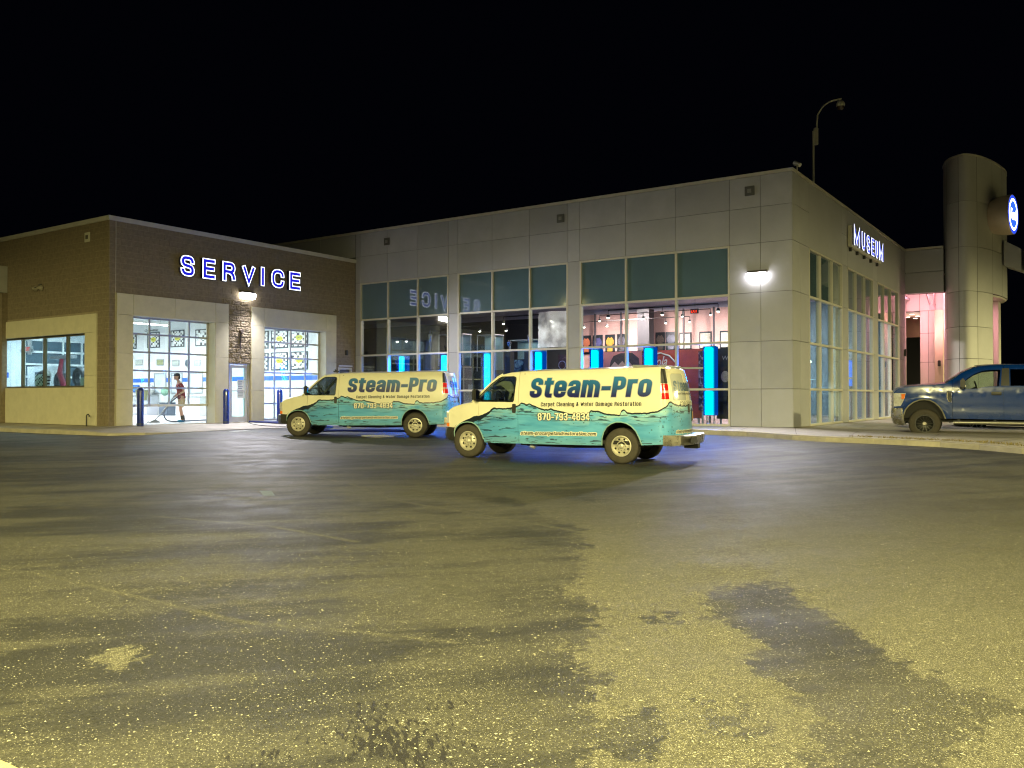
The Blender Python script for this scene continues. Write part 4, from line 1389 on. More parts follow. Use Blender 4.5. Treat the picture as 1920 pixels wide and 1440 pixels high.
mb = MB(); mb.box(21.42, YB - .05, 3.3, 21.45, YB - .03, 3.9); mb.part('conduit', mat('dark_brown', (.07, .05, .035), .6), t)

# bollards
M_BOL = mat('bollard_blue', (.012, .03, .22), .25, var=.08, vs=8, coat=.5)
for i, (x, y) in enumerate(((17.02, 26.92), (20.55, 27.02), (23.05, 26.98))):
    z = cz(x, y)
    t = wthing('bollard', ('dark blue bollard at the left side of the first overhead door', 'dark blue bollard between the first overhead door and the glass door', 'dark blue bollard left of the second overhead door, nearest the van')[i], 'bollard', (x, y, z), group='blue bollards by the overhead doors')
    mb = MB(); mb.lathe([(.11, z), (.11, z + 1.18), (.10, z + 1.24), (.07, z + 1.285), (.03, z + 1.30), (.0001, z + 1.305)], (x, y, 0), 'z', 20); mb.part('sleeve', M_BOL, t, True)
    mb = MB(); mb.lathe([(.112, z + .02), (.112, z + .10)], (x, y, 0), 'z', 20); mb.part('base_band', mat('bollard_base', (.02, .03, .10), .5), t, True)
# ------------------------------------------------------------------ museum showroom
M_ACM = mat('grey_panel', (.385, .39, .43), .55, 0, var=.07, vs=.9, bump=.04, bs=20)
M_ACM2 = mat('grey_panel_light', (.41, .415, .455), .5, 0, var=.09, vs=1.4, bump=.04, bs=24)
M_ACM3 = mat('grey_panel_dull', (.36, .365, .40), .6, 0, var=.08, vs=.7, bump=.05, bs=18)
M_ACMD = mat('panel_joint', (.12, .12, .11), .8, var=0)
M_SPAN = mat('spandrel_glass', (.10, .165, .215), .03, var=.08, vs=.7, rvar=.015, spec=.9, coat=1.0)
mus = wthing('museum_building', 'tall grey panelled showroom with three bays of teal topped windows', 'building', (XA, YC, FL))
ZT = 8.76
GRP_A = [[10.24, 12.155, 14.065, 15.95], [16.45, 18.152, 19.921, 21.64], [22.115, 23.771, 25.453, 27.08]]
HOLA = [(g[0], g[-1], .3, 6.47) for g in GRP_A]
GRP_C = [[29.475, 30.884, 32.448, 33.87], [34.685, 36.06, 37.58, 39.11], [39.95, 41.26, 42.77, 44.5]]
HOLC = [(g[0], g[-1], .3, 6.47) for g in GRP_C]
ZJ = [1.73, 3.275, 4.86, 6.47, 7.64]
# dark sheathing behind panels
mb = MB()
for a, b, c, d in rects_minus(YC + .02, 45, .3, ZT - .1, HOLA): mb.box(XA + .03, a, c, XA + .25, b, d)
for a, b, c, d in rects_minus(XA + .251, 46.3, .3, ZT - .1, HOLC): mb.box(a, YC + .03, c, b, YC + .25, d)
mb.part('sheathing', M_ACMD, mus)
def acm(plane, segs, th=.0):
    rr = random.Random(4)
    for (a, b, zs) in segs:
        for c, d in zip(zs[:-1], zs[1:]):
            g = .006
            mb = MB(); e = rr.random() * .004
            if plane == 'A': mb.box(XA - e, a + g, c + g, XA + .029, b - g, d - g)
            else: mb.box(a + g, YC - e, c + g, b - g, YC + .029, d - g)
            mb.part('cladding_panel', rr.choice((M_ACM, M_ACM, M_ACM2, M_ACM3)), mus, bevel=.005)
Z0 = [.5, 1.73, 3.275, 4.86, 6.47, 7.64, 8.66]
acm('A', [(8.184, 9.204, Z0), (9.204, 10.24, Z0), (15.95, 16.45, Z0), (21.64, 22.115, Z0), (27.08, 27.36, Z0)])
for g in GRP_A:
    acm('A', [(a, b, [6.47, 7.64, 8.66]) for a, b in zip(g[:-1], g[1:])])
acm('A', [(a, b, [7.64, 8.66]) for a, b in ((27.39, 29.6), (29.6, 32.0), (32.0, 34.4), (34.4, 36.8), (36.8, 39.2), (39.2, 41.6), (41.6, 44.9))])
acm('C', [(XA + .035, 28.435, Z0), (28.435, 29.475, Z0), (33.87, 34.685, Z0), (39.11, 39.95, Z0), (44.5, 45.4, Z0), (45.4, 46.25, Z0)])
for g in GRP_C:
    acm('C', [(g[0], g[-1], [6.47, 8.66])])
mb = MB()
mb.box(XA - .03, YC - .03, 8.662, XA + .3, 45, ZT); mb.part('coping', M_COPE, mus)
mb = MB(); mb.box(XA + .301, YC - .03, 8.662, 46.3, YC + .3, ZT); mb.part('coping', M_COPE, mus)
mb = MB(); mb.box(XA + .26, YC + .26, 7.4, 60, 45, 7.5); mb.part('roof', M_ROOF, mus)
mb = MB(); mb.box(XA - .005, YB - .02, 6.62, XA + .0, YB + .0, 7.6); 
# glazing: mullions, transoms, panes, teal spandrels
def glazing(plane, g, par, lab):
    t = wthing('window_bay', lab, 'window', (XA if plane == 'A' else g[0], g[0] if plane == 'A' else YC, FL))
    w = .032
    def bx(mb, a, b, d0, d1, c, d):
        if plane == 'A': mb.box(XA + d0, a, c, XA + d1, b, d)
        else: mb.box(a, YC + d0, c, b, YC + d1, d)
    for i, u in enumerate(g):
        a, b = (u - w, u + w)
        if i == 0: a, b = u + .003, u + 2 * w
        if i == len(g) - 1: a, b = u - 2 * w, u - .003
        mb = MB(); bx(mb, a, b, -.012, .15, .5, 6.465); mb.part('mullion', M_ALUP, t)
    zs = [(.5, .57), (1.69, 1.76), (3.24, 3.31), (4.80, 4.87), (6.40, 6.465)]
    for i in range(len(g) - 1):
        for c, d in zs:
            mb = MB(); bx(mb, g[i] + w + (.032 if i == 0 else 0), g[i + 1] - w - (.032 if i == len(g) - 2 else 0), -.006, .14, c, d); mb.part('transom', M_ALUP, t)
        for (c, d), m, nm in (((.56, 1.70), G_SHOW, 'pane'), ((1.75, 3.25), G_SHOW, 'pane'), ((3.30, 4.81), G_SHOW, 'pane'), ((4.86, 6.41), M_SPAN, 'spandrel_pane')):
            mb = MB(); bx(mb, g[i] + w - .01, g[i + 1] - w + .01, .06, .068, c, d); mb.part(nm, m, t)
LA = ['right three light window bay of the long front, nearest the corner', 'middle three light window bay of the long front', 'left three light window bay of the long front, next to the brown building']
LC = ['first three light window bay on the side wall, nearest the corner', 'second three light window bay on the side wall, under the museum sign', 'third three light window bay on the side wall, nearest the entrance']
for g, l in zip(GRP_A, LA): glazing('A', g, mus, l)
for g, l in zip(GRP_C, LC): glazing('C', g, mus, l)

# ---- interior
M_PINK = mat('salmon_wall', (.62, .40, .36), .7, var=.05, vs=.8)
M_CEIL = mat('grey_ceiling', (.36, .35, .42), .8, var=.05)
M_MFL = mat('museum_floor', (.10, .11, .13), .25, var=.2, vs=1)
M_DKW = mat('charcoal_wall', (.035, .04, .045), .7, var=.1)
mi = wthing('museum_interior', 'museum hall with grey ceiling, dark left part and salmon back wall', 'room', (30, 12, FL))
struct(mi)
mb = MB(); mb.box(XA + .26, YC + .26, .2, 60, 45, .499); mb.part('museum_floor', M_MFL, mi)
mb = MB(); mb.box(XA + .26, YC + .26, 6.5, 60, 45, 6.6); mb.part('museum_ceiling', M_CEIL, mi)
mb = MB(); mb.box(XA + .30, YC + .30, 4.9, XA + .34, 45, 6.5); mb.box(XA + .341, YC + .30, 4.9, 46, YC + .34, 6.5); mb.part('bulkhead', M_CEIL, mi)
mb = MB(); mb.box(44.0, 12.6, .5, 44.2, 25.8, 6.2); mb.part('salmon_wall', M_PINK, mi)
mb = MB(); mb.box(44.0, 8.6, .5, 44.2, 12.59, 6.2); mb.part('teal_wall', mat('cool_wall', (.10, .19, .23), .6, var=.3, vs=.6), mi)
mb = MB(); mb.box(44.0, 8.6, 6.2, 44.2, 45, 6.5); mb.part('ceiling_beam', M_CEIL, mi)
mb = MB(); mb.box(44.0, 25.8, .5, 44.2, 45, 6.2); mb.part('dark_back_wall', M_DKW, mi)
mb = MB(); mb.box(XA - .1, YB + .46, .5, XA + .1, 45, 6.5); mb.part('service_partition', M_DKW, mi)
mb = MB(); mb.box(59.9, YC + .3, .5, 60, 45, 6.5); mb.box(XA + .3, 44.9, .5, 60, 45, 6.5); mb.part('outer_walls', M_DKW, mi)
M_MULD = mat('dark_mullion', (.09, .09, .10), .5, .3)
t = wthing('interior_mullions', 'slim dark posts and a rail standing before the salmon wall', 'partition', (43.5, 16, FL))
for y in (24.1, 22.45, 20.85, 18.7, 17.0):
    mb = MB(); mb.box(43.45, y - .04, .5, 43.55, y + .04, 6.2); mb.part('post', M_MULD, t)
mb = MB(); mb.box(43.46, 13, 4.28, 43.54, 25.7, 4.34); mb.part('rail', M_MULD, t)
t = wthing('column', 'dark grey column in front of the salmon wall', 'column', (42.8, 20.7, FL))
mb = MB(); mb.box(42.5, 20.25, .5, 43.1, 20.95, 6.2); mb.part('shaft', mat('column_grey', (.03, .03, .035), .6), t)
# framed jerseys
JC = [((.62, .20, .10), 'orange'), ((.10, .10, .25), 'navy and red'), ((.62, .36, .06), 'amber'), ((.16, .16, .20), 'dark grey'), ((.45, .42, .42), 'white and red'), ((.22, .17, .15), 'brown'), ((.18, .19, .24), 'slate')]
for i, ((a, b), (c, nm)) in enumerate(zip(((24.64, 25.25), (23.87, 24.5), (23.08, 23.7), (22.35, 22.94), (21.0, 21.6), (20.0, 20.55), (19.3, 19.95)), JC)):
    t = wthing('framed_jersey', nm + ' jersey in a dark frame on the salmon wall', 'picture', (44, (a + b) / 2, 4), group='framed jerseys on the salmon wall')
    mb = MB(); mb.box(43.96, a, 3.95, 43.995, b, 5.02); mb.part('frame', M_FR, t)
    mb = MB()
    m_ = (a + b) / 2; w = (b - a) * .5
    pol = [(-.28, 0), (-.28, .45), (-.42, .40), (-.46, .60), (-.2, .80), (-.08, .76), (.08, .76), (.2, .80), (.46, .60), (.42, .40), (.28, .45), (.28, 0)]
    mb.prism([(m_ + p * w * 1.8, 4.03 + q * 1.05) for p, q in pol], 43.935, 43.958, 'x')
    mb.part('jersey', mat('jersey%d' % i, c, .8, var=.25, vs=14), t)
for i in range(5):
    y = 18.8 - i * 1.15
    t = wthing('framed_jersey', ('pale framed sheet %s on the salmon wall' % ('right of the slate jersey', 'second past the slate jersey', 'third past the slate jersey', 'fourth past the slate jersey', 'fifth past the slate jersey')[i]), 'picture', (44, y, 4), group='framed jerseys on the salmon wall')
    mb = MB(); mb.box(43.96, y - .35, 4.0, 43.995, y + .35, 4.95); mb.part('frame', M_FR, t)
    mb = MB(); mb.box(43.94, y - .28, 4.08, 43.958, y + .28, 4.86); mb.part('sheet', mat('sheet%d' % i, (.5, .5, .42), .7, var=.3, vs=9), t)

# track lights
E_SPOT = emat('track_spot_glow', (1, .93, .8), 22)
def track(pts, label):
    t = wthing('track_light', label, 'ceiling light', pts[0], group='track lights in the museum hall')
    mb = MB(); mb.tube([(x, y, z + .22) for x, y, z in (pts[0], pts[-1])], .02); mb.part('rail', M_BLK, t)
    for (x, y, z) in pts:
        mb = MB(); mb.tube([(x, y, z + .2), (x, y, z + .05)], .012); mb.lathe([(.02, .06), (.06, .04), (.075, -.06)], (x, y, z), 'z', 10); h = mb.part('lamp_head', M_BLK, t, True)
        mb = MB(); mb.ball((x, y, z - .045), .055, 8, 5); l = mb.part('bulb', E_SPOT, None, off=tuple(t.location)); l.parent = h
    return t
tf = track([(28.8, 11.1, 4.5), (28.8, 13.2, 4.5), (28.8, 15.4, 4.5)], 'track with three lamps nearest the front glass, right bay')
for y in (11.1, 13.2, 15.4):
    light('SPOT', 'track_beam', (0, y - 11.1, -.12), 110, (1, .93, .86), tf, .05, aim((1, 0, -1.7)), spot=R(95), blend=.6)
tf = track([(28.8, 17.9, 4.5), (28.8, 20.2, 4.5)], 'track with two lamps nearest the front glass, middle bay')
for y in (17.9, 20.2):
    light('SPOT', 'track_beam', (0, y - 17.9, -.12), 60, (.85, .93, 1), tf, .05, aim((1, 0, -1.7)), spot=R(95), blend=.6)
track([(34, 13.1, 5.75), (34, 14.4, 5.8), (34, 15.7, 5.8), (34, 17.0, 5.75)], 'long track with four lamps deeper in the hall')
track([(38, 15.0, 5.3), (38, 16.4, 5.3), (38, 18.4, 5.3), (38, 20.8, 5.3)], 'far track with four lamps before the salmon wall')
track([(41, 17.3, 5.3), (41, 18.6, 5.3), (41, 22, 5.3), (41, 23.4, 5.3)], 'farthest track with four lamps close to the salmon wall')
track([(31.5, 23.4, 4.5), (31.5, 24.7, 4.5), (31.5, 27.8, 4.2), (31.5, 28.4, 4.2)], 'track with four lamps behind the left window bay')
track([(32, 18.9, 4.3), (32, 19.8, 4.6), (32, 22.3, 4.5)], 'track with three lamps behind the middle window bay')
# lamps: warm hall light, cooler left part
def hall(name, label, c, w, col, s=1.2):
    t = wthing('ceiling_panel_light', label, 'ceiling light', c, group='recessed panel lights of the museum')
    x, y, z = c
    mb = MB(); mb.box(x - s / 2, y - s / 2, z, x + s / 2, y + s / 2, z + .05); mb.part('frame', M_WHITEFR, t)
    mb = MB(); mb.box(x - s / 2 + .05, y - s / 2 + .05, z - .012, x + s / 2 - .05, y + s / 2 - .05, z - .002); mb.part('diffuser', emat('diff_' + name, col, 4), t)
    light('AREA', 'panel_glow', (0, 0, -.05), w, col, t, s, (0, 0, 0))
hall('p1', 'salmon tinted panel light over the right of the hall', (40.5, 14.0, 6.43), 2300, (1, .78, .74))
hall('p1', 'salmon tinted panel light over the middle of the hall', (40.5, 21.0, 6.43), 2300, (1, .78, .74))
hall('p2', 'cool panel light over the hall behind the corner piers', (33.5, 11.5, 6.43), 160, (.85, .92, 1))
hall('p3', 'faint cool panel light over the dark left part', (34, 27, 6.43), 25, (.8, .9, 1))
hall('p2', 'cool panel light inside the side wall windows', (38, 10.5, 6.43), 90, (.75, .9, 1))

# blue glowing columns just inside the front glass
E_CY = emat('cyan_glow', (.0, .72, 1.0), 4.2)
_nt = E_CY.node_tree
_tc = _nt.nodes.new('ShaderNodeTexCoord'); _sp = _nt.nodes.new('ShaderNodeSeparateXYZ'); _nt.links.new(_tc.outputs['Generated'], _sp.inputs[0])
_f1 = _nt.nodes.new('ShaderNodeMapRange'); _f1.interpolation_type = 'SMOOTHSTEP'; _f1.inputs[1].default_value = 0; _f1.inputs[2].default_value = .5; _f1.inputs[3].default_value = .16; _f1.inputs[4].default_value = 1
_f2 = _nt.nodes.new('ShaderNodeMapRange'); _f2.interpolation_type = 'SMOOTHSTEP'; _f2.inputs[1].default_value = 1; _f2.inputs[2].default_value = .93; _f2.inputs[3].default_value = .35; _f2.inputs[4].default_value = 1
_nt.links.new(_sp.outputs[1], _f1.inputs[0]); _nt.links.new(_sp.outputs[2], _f2.inputs[0])
_m1 = _nt.nodes.new('ShaderNodeMath'); _m1.operation = 'MULTIPLY'; _nt.links.new(_f1.outputs[0], _m1.inputs[0]); _nt.links.new(_f2.outputs[0], _m1.inputs[1])
_m2 = _nt.nodes.new('ShaderNodeMath'); _m2.operation = 'MULTIPLY'; _m2.inputs[1].default_value = 5.0; _nt.links.new(_m1.outputs[0], _m2.inputs[0])
_nt.links.new(_m2.outputs[0], _nt.nodes['Emission'].inputs[1])
E_CY2 = emat('deep_blue_glow', (.0, .11, .75), .65)
CLAB = ['leftmost glowing blue column, above the farther van', 'glowing blue column beside the pier, above the rear door of the farther van', 'glowing blue column above the cab of the nearer van', 'glowing blue column in the third light of the middle bay', 'glowing blue column left of the portrait mural', 'glowing blue column right of the portrait mural', 'tall glowing blue column with feet, right of the nearer van']
for i, (y, zt) in enumerate(((25.18, 3.22), (22.82, 3.22), (20.6, 3.22), (18.14, 3.22), (15.65, 3.22), (13.46, 3.22), (11.20, 3.19))):
    t = wthing('light_column', CLAB[i], 'light column', (28.35, y, FL), group='glowing blue columns behind the front windows')
    w = .175
    zb = .86
    for (c, d) in ((zb, 1.69), (1.78, zt)):
        mb = MB(); mb.box(28.24, y - w, c, 28.30, y + w, d); mb.part('front_panel', E_CY, t, bevel=.02)
    mb = MB(); mb.box(28.302, y - w - .03, zb - .02, 28.5, y + w + .03, zt + .02); mb.box(28.22, y - w - .04, zb - .02, 28.301, y - w - .005, zt + .02); mb.box(28.22, y + w + .005, zb - .02, 28.301, y + w + .04, zt + .02); mb.part('back_box', E_CY2, t)
    mb = MB()
    for a in (-.13, .13): mb.tube([(28.33, y + a, .5), (28.33, y + a, zb - .02)], .016)
    mb.part('leg', mat('chrome', (.7, .7, .72), .15, 1, var=0), t)
    light('AREA', 'column_glow', (-.16, 0, 1.6), 240, (.0, .12, 1), t, .3, aim((-1, 0, -.25)), 2.0)

# mural panels and posters standing behind the columns
def art_mat(name, c1, c2, c3, sc=3.0, seed=0, t1=.45, t2=.6, es=0):
    m = bpy.data.materials.new(name); m.use_nodes = True
    nt = m.node_tree; L = nt.links.new; b = nt.nodes["Principled BSDF"]
    g = nt.nodes.new('ShaderNodeTexCoord')
    mp = nt.nodes.new('ShaderNodeMapping'); mp.inputs['Location'].default_value = (seed, seed * 2, seed * 3); L(g.outputs['Object'], mp.inputs[0])
    n = nt.nodes.new('ShaderNodeTexNoise'); n.inputs['Scale'].default_value = sc; n.inputs['Detail'].default_value = 3; n.inputs['Distortion'].default_value = .6
    L(mp.outputs[0], n.inputs['Vector'])
    cr = nt.nodes.new('ShaderNodeValToRGB')
    cr.color_ramp.elements[0].position = t1; cr.color_ramp.elements[0].color = (*c1, 1)
    cr.color_ramp.elements[1].position = t2; cr.color_ramp.elements[1].color = (*c3, 1)
    e = cr.color_ramp.elements.new((t1 + t2) / 2); e.color = (*c2, 1)
    L(n.outputs[0], cr.inputs[0]); L(cr.outputs[0], b.inputs['Base Color'])
    b.inputs['Roughness'].default_value = .45
    return m
def board(label, x, y0, y1, z0, z1, m, cat='display board'):
    t = wthing('display_board', label, cat, (x, (y0 + y1) / 2, FL))
    mb = MB(); mb.box(x, y0, z0, x + .03, y1, z1); mb.part('print', m, t)
    mb = MB(); mb.box(x + .031, y0 - .02, z0 - .02, x + .08, y1 + .02, z1 + .02); mb.part('backing', M_BLK, t)
    mb = MB(); mb.box(x + .03, y0 + .1, .5, x + .07, y0 + .16, z0 - .02); mb.box(x + .03, y1 - .16, .5, x + .07, y1 - .1, z0 - .02); mb.part('foot', M_STEEL, t)
    return t
M_RED = mat('mural_red', (.42, .075, .055), .5, var=.2, vs=1.5)
M_RED2 = mat('mural_rose', (.62, .22, .19), .5, var=.12, vs=1.2)
t = board('rose coloured board with the top of a balding head in profile', 30, 14.6, 16.6, .7, 3.22, M_RED2)
# head: skin shape with dark hair, flat print
hd = [(15.93, 1.9), (15.97, 2.3), (15.92, 2.65), (15.78, 2.9), (15.5, 3.06), (15.2, 3.10), (14.9, 3.0), (14.75, 2.7), (14.72, 2.2), (14.8, 1.7)]
mb = MB(); mb.prism(hd, 29.992, 29.998, 'x'); mb.part('face_print', mat('skin_print', (.62, .38, .31), .5, var=.08, vs=3), t)
hr = [(15.97, 2.62), (15.93, 2.86), (15.80, 3.06), (15.5, 3.16), (15.0, 3.16), (14.72, 2.95), (14.66, 2.45), (14.74, 2.1), (14.86, 2.3), (14.98, 2.66), (15.15, 2.84), (15.3, 2.72), (15.42, 2.86), (15.6, 2.70), (15.76, 2.84), (15.86, 2.72)]
mb = MB(); mb.prism(hr, 29.984, 29.990, 'x'); mb.part('hair_print', mat('hair_print', (.07, .05, .045), .6, var=.4, vs=9), t)
t = board('dark red board with a white script and sweeping white swoosh', 30, 12.2, 14.55, .7, 3.22, M_RED)
sign_text('script', 'Cola', 14.25, 13.55, 2.62, 3.0, lambda p, q, dd: (29.995 - dd, p, q), mat('print_white', (.7, .66, .66), .5), t, .01, .35, off=tuple(t.location))
mb = MB(); mb.tube([(29.97, 14.1, 3.08), (29.97, 13.8, 3.12), (29.97, 13.45, 3.0), (29.97, 13.2, 2.75), (29.97, 13.12, 2.45), (29.97, 13.3, 2.25)], .03, 6); mb.part('swoosh', mat('print_white', (.7, .66, .66), .5), t, True)
board('dark figure printed board left of the tall blue column', 29.6, 11.62, 12.15, 1.0, 3.1, art_mat('art1', (.02, .015, .02), (.10, .05, .06), (.35, .28, .3), 6, 1))
t = board('dark poster with two small figures at the right end of the window', 30, 10.45, 11.62, .7, 3.2, art_mat('art2', (.012, .015, .02), (.05, .035, .04), (.12, .08, .08), 2.2, 2, .5, .8))
sign_text('poster_words', 'Winston', 11.42, 10.62, 2.80, 2.95, lambda p, q, dd: (29.995 - dd, p, q), mat('print_grey', (.26, .26, .28), .5), t, .015, .1, off=tuple(t.location))
sign_text('poster_words', 'Series', 11.15, 10.72, 2.62, 2.74, lambda p, q, dd: (29.995 - dd, p, q), mat('print_grey', (.26, .26, .28), .5), t, .015, .1, off=tuple(t.location))
for (yy_, zz_, s_, cc) in ((11.30, 2.2, .16, (.34, .30, .28)), (10.95, 2.15, .17, (.45, .48, .5))):
    mb = MB(); mb.prism([(yy_ + s_ * cos(k * pi / 7), zz_ + s_ * 1.3 * sin(k * pi / 7)) for k in range(14)], 29.986, 29.992, 'x'); mb.part('figure_head', mat('fig%d' % int(s_ * 100), cc, .5, var=.3, vs=9), t)
    mb = MB(); mb.prism([(yy_ - .28, 1.3), (yy_ + .28, 1.3), (yy_ + .25, 1.85), (yy_ + .1, 2.0), (yy_ - .1, 2.0), (yy_ - .25, 1.85)], 29.980, 29.984, 'x'); mb.part('figure_body', mat('figb%d' % int(s_ * 100), (.03, .035, .05) if s_ < .165 else (.35, .38, .42), .5, var=.3, vs=6), t)
board('dark blue crowd picture board behind the middle bay', 30, 19.72, 20.55, .7, 3.02, art_mat('art3', (.01, .02, .05), (.03, .07, .16), (.16, .28, .40), 4, 3))
board('dark maroon poster with round emblem behind the middle bay', 30, 17.75, 18.32, .7, 3.18, art_mat('art4', (.05, .02, .04), (.10, .04, .07), (.30, .22, .35), 5, 4, .5, .75))
mb = MB(); mb.lathe([(.15, 0), (.18, 0)], (29.9, 18.08, 2.75), 'x', 20); o = mb.part('emblem_ring', mat('print_lilac', (.3, .3, .5), .5), None)
tag(o, 'pale ring emblem hung before the maroon poster', 'emblem')
board('black display case back behind the middle bay', 30.4, 20.6, 21.9, .7, 2.6, M_DKW)
# hanging clear sheet in the middle bay
M_FOG = bpy.data.materials.new('fogged_sheet'); M_FOG.use_nodes = True
_nt = M_FOG.node_tree; _nt.nodes.clear()
_t = _nt.nodes.new('ShaderNodeBsdfTransparent'); _d = _nt.nodes.new('ShaderNodeBsdfDiffuse'); _d.inputs[0].default_value = (.62, .62, .64, 1)
_tl = _nt.nodes.new('ShaderNodeBsdfTranslucent'); _tl.inputs[0].default_value = (.7, .7, .72, 1)
_a = _nt.nodes.new('ShaderNodeAddShader'); _m = _nt.nodes.new('ShaderNodeMixShader'); _n = _nt.nodes.new('ShaderNodeTexNoise'); _n.inputs['Scale'].default_value = 1.6; _n.inputs['Detail'].default_value = 3
_g = _nt.nodes.new('ShaderNodeNewGeometry'); _r = _nt.nodes.new('ShaderNodeMapRange'); _r.inputs[1].default_value = .35; _r.inputs[2].default_value = .6; _r.inputs[3].default_value = .35; _r.inputs[4].default_value = .9
_o = _nt.nodes.new('ShaderNodeOutputMaterial')
_nt.links.new(_g.outputs['Position'], _n.inputs['Vector']); _nt.links.new(_n.outputs[0], _r.inputs[0]); _nt.links.new(_r.outputs[0], _m.inputs[0])
_nt.links.new(_d.outputs[0], _a.inputs[0]); _nt.links.new(_tl.outputs[0], _a.inputs[1]); _nt.links.new(_t.outputs[0], _m.inputs[1]); _nt.links.new(_a.outputs[0], _m.inputs[2]); _nt.links.new(_m.outputs[0], _o.inputs[0])
t = wthing('plastic_cover', 'cloudy plastic sheet wrapped round a display in the middle bay', 'plastic sheet', (28.0, 17.4, 3.4))
mb = MB()
nn = 14
vs = []
rr = random.Random(5)
for i in range(nn + 1):
    for j in range(nn + 1):
        u, v = i / nn, j / nn
        vs.append((27.95 + .10 * sin(u * 9) * v + .06 * rr.random() + .25 * abs(u - .5) ** 2, 16.62 + 1.42 * u, 3.36 + 1.36 * v))
mb.add(vs, [(i * (nn + 1) + j, (i + 1) * (nn + 1) + j, (i + 1) * (nn + 1) + j + 1, i * (nn + 1) + j + 1) for i in range(nn) for j in range(nn)])
mb.part('film', M_FOG, t, True)
light('SPOT', 'cover_lamp', (.9, 0, 1.2), 60, (1, .93, .85), t, .05, aim((-.6, 0, -1)), spot=R(100), blend=.6)
# trophies / small glittering exhibits on tall plinths
E_GL = emat('glint', (1, .97, .9), 3)
M_CHR = mat('chrome', (.7, .7, .72), .15, 1, var=0)
for i, (y, z, h) in enumerate(((24.4, 3.3, 1.1), (22.9, 3.3, .9), (19.2, 3.3, .8), (24.2, 1.9, .9), (20.2, 3.3, .5))):
    t = wthing('trophy', ('tall chrome trophy behind the left bay', 'slim chrome trophy near the left pier', 'chrome trophy behind the middle bay', 'small chrome trophy low behind the left bay', 'short chrome trophy beside the pier of the middle bay')[i], 'trophy', (29.2, y, .5), group='chrome trophies on plinths')
    mb = MB(); mb.box(29.05, y - .15, .5, 29.35, y + .15, z); mb.part('plinth', M_DKW, t)
    mb = MB(); mb.lathe([(.09, z), (.09, z + .05), (.03, z + .1), (.025, z + h * .45), (.07, z + h * .55), (.10, z + h * .8), (.085, z + h * .82), (.02, z + h * .9), (.001, z + h)], (29.2, y, 0), 'z', 14); mb.part('cup', M_CHR, t, True)
for i, (y0, y1, z0, z1) in enumerate(((24.0, 25.4, 2.9, 4.3), (22.2, 23.2, 2.6, 4.2), (19.9, 21.4, 2.2, 3.9))):
    t = wthing('glass_case', ('pale glass case behind the left bay', 'narrow glass case behind the left pier', 'wide glass case behind the middle bay')[i], 'display case', (31, y0, FL), group='glass display cases')
    mb = MB(); mb.box(31.0, y0, .5, 31.7, y1, z0 - .01); mb.part('base', M_DKW, t)
    mb = MB(); mb.box(31.6, y0, z0, 31.65, y1, z1); mb.part('back', mat('case_back', (.22, .32, .34), .5, var=.15), t)
    mb = MB(); mb.box(31.0, y0, z1, 31.7, y1, z1 + .04); mb.box(31.0, y0, z0, 31.03, y0 + .03, z1); mb.box(31.0, y1 - .03, z0, 31.03, y1, z1); mb.part('edge', M_STEEL, t)
    light('AREA', 'case_glow', (.2, (y1 - y0) / 2, z1 - .55), 5, (.8, .95, 1), t, .5, (0, 0, 0))
t = wthing('surfboard_display', 'white upright boards standing at the foot of the side window', 'display', (31.5, 9.2, FL))
for y, x in ((9.0, 31.3), (9.35, 31.8)):
    mb = MB(); mb.prism([(x + .20 * cos(k * pi / 8), 1.05 + .55 * sin(k * pi / 8)) for k in range(16)], y, y + .05, 'y'); mb.part('board', mat('white_gloss', (.8, .85, .85), .2, emis=None), t, True)
mb = MB(); mb.box(30.8, 8.95, .5, 32.4, 9.5, .58); mb.part('plinth', mat('white_gloss', (.8, .85, .85), .2), t)
light('AREA', 'display_glow', (.2, -.1, 1.6), 26, (.75, .95, 1), t, 1.0, (0, 0, 0))
t = wthing('chandelier', 'small cluster of bright pendant lamps inside the first side window', 'ceiling light', (35, 9.8, 3.6))
for k, (x, y, z) in enumerate(((34.3, 9.9, 2.85), (34.9, 9.8, 2.8), (35.5, 9.9, 2.9), (33.6, 9.9, 3.75), (34.4, 9.9, 3.8))):
    mb = MB(); mb.lathe([(.03, .12), (.14, -.02), (.12, -.06), (.001, -.07)], (x, y, z), 'z', 12); mb.part('lamp', emat('pendant_glow', (.9, 1, .8), 7), t, True)
    mb = MB(); mb.tube([(x, y, z + .12), (x, y, 6.4)], .008); mb.part('cord', M_BLK, t)
t = wthing('blue_tube_sign', 'blue glowing panel inside the second side window', 'sign', (40.6, 9.5, FL))
mb = MB(); mb.box(40.3, 9.4, 2.35, 41.0, 9.5, 3.1); mb.box(40.35, 9.4, 1.95, 40.95, 9.5, 2.25); mb.part('tube_panel', emat('blue_panel', (0, .2, 1), 2.2), t, bevel=.03)
mb = MB(); mb.box(40.6, 9.42, .5, 40.7, 9.48, 1.95); mb.part('stand', M_BLK, t)
t = wthing('exit_sign', 'red exit sign hanging in the museum hall', 'sign', (40, 16.6, 5.7))
mb = MB(); mb.box(40.0, 16.42, 5.55, 40.05, 16.84, 5.78); mb.part('casing', M_BLK, t)
sign_text('lettering', 'EXIT', 16.80, 16.46, 5.59, 5.74, lambda p, q, dd: (39.995 - dd, p, q), emat('exit_red', (1, .05, .02), 2), t, .02, off=tuple(t.location))
mb = MB(); mb.tube([(40.02, 16.6, 5.78), (40.02, 16.6, 6.5)], .01); mb.part('hanger', M_BLK, t)

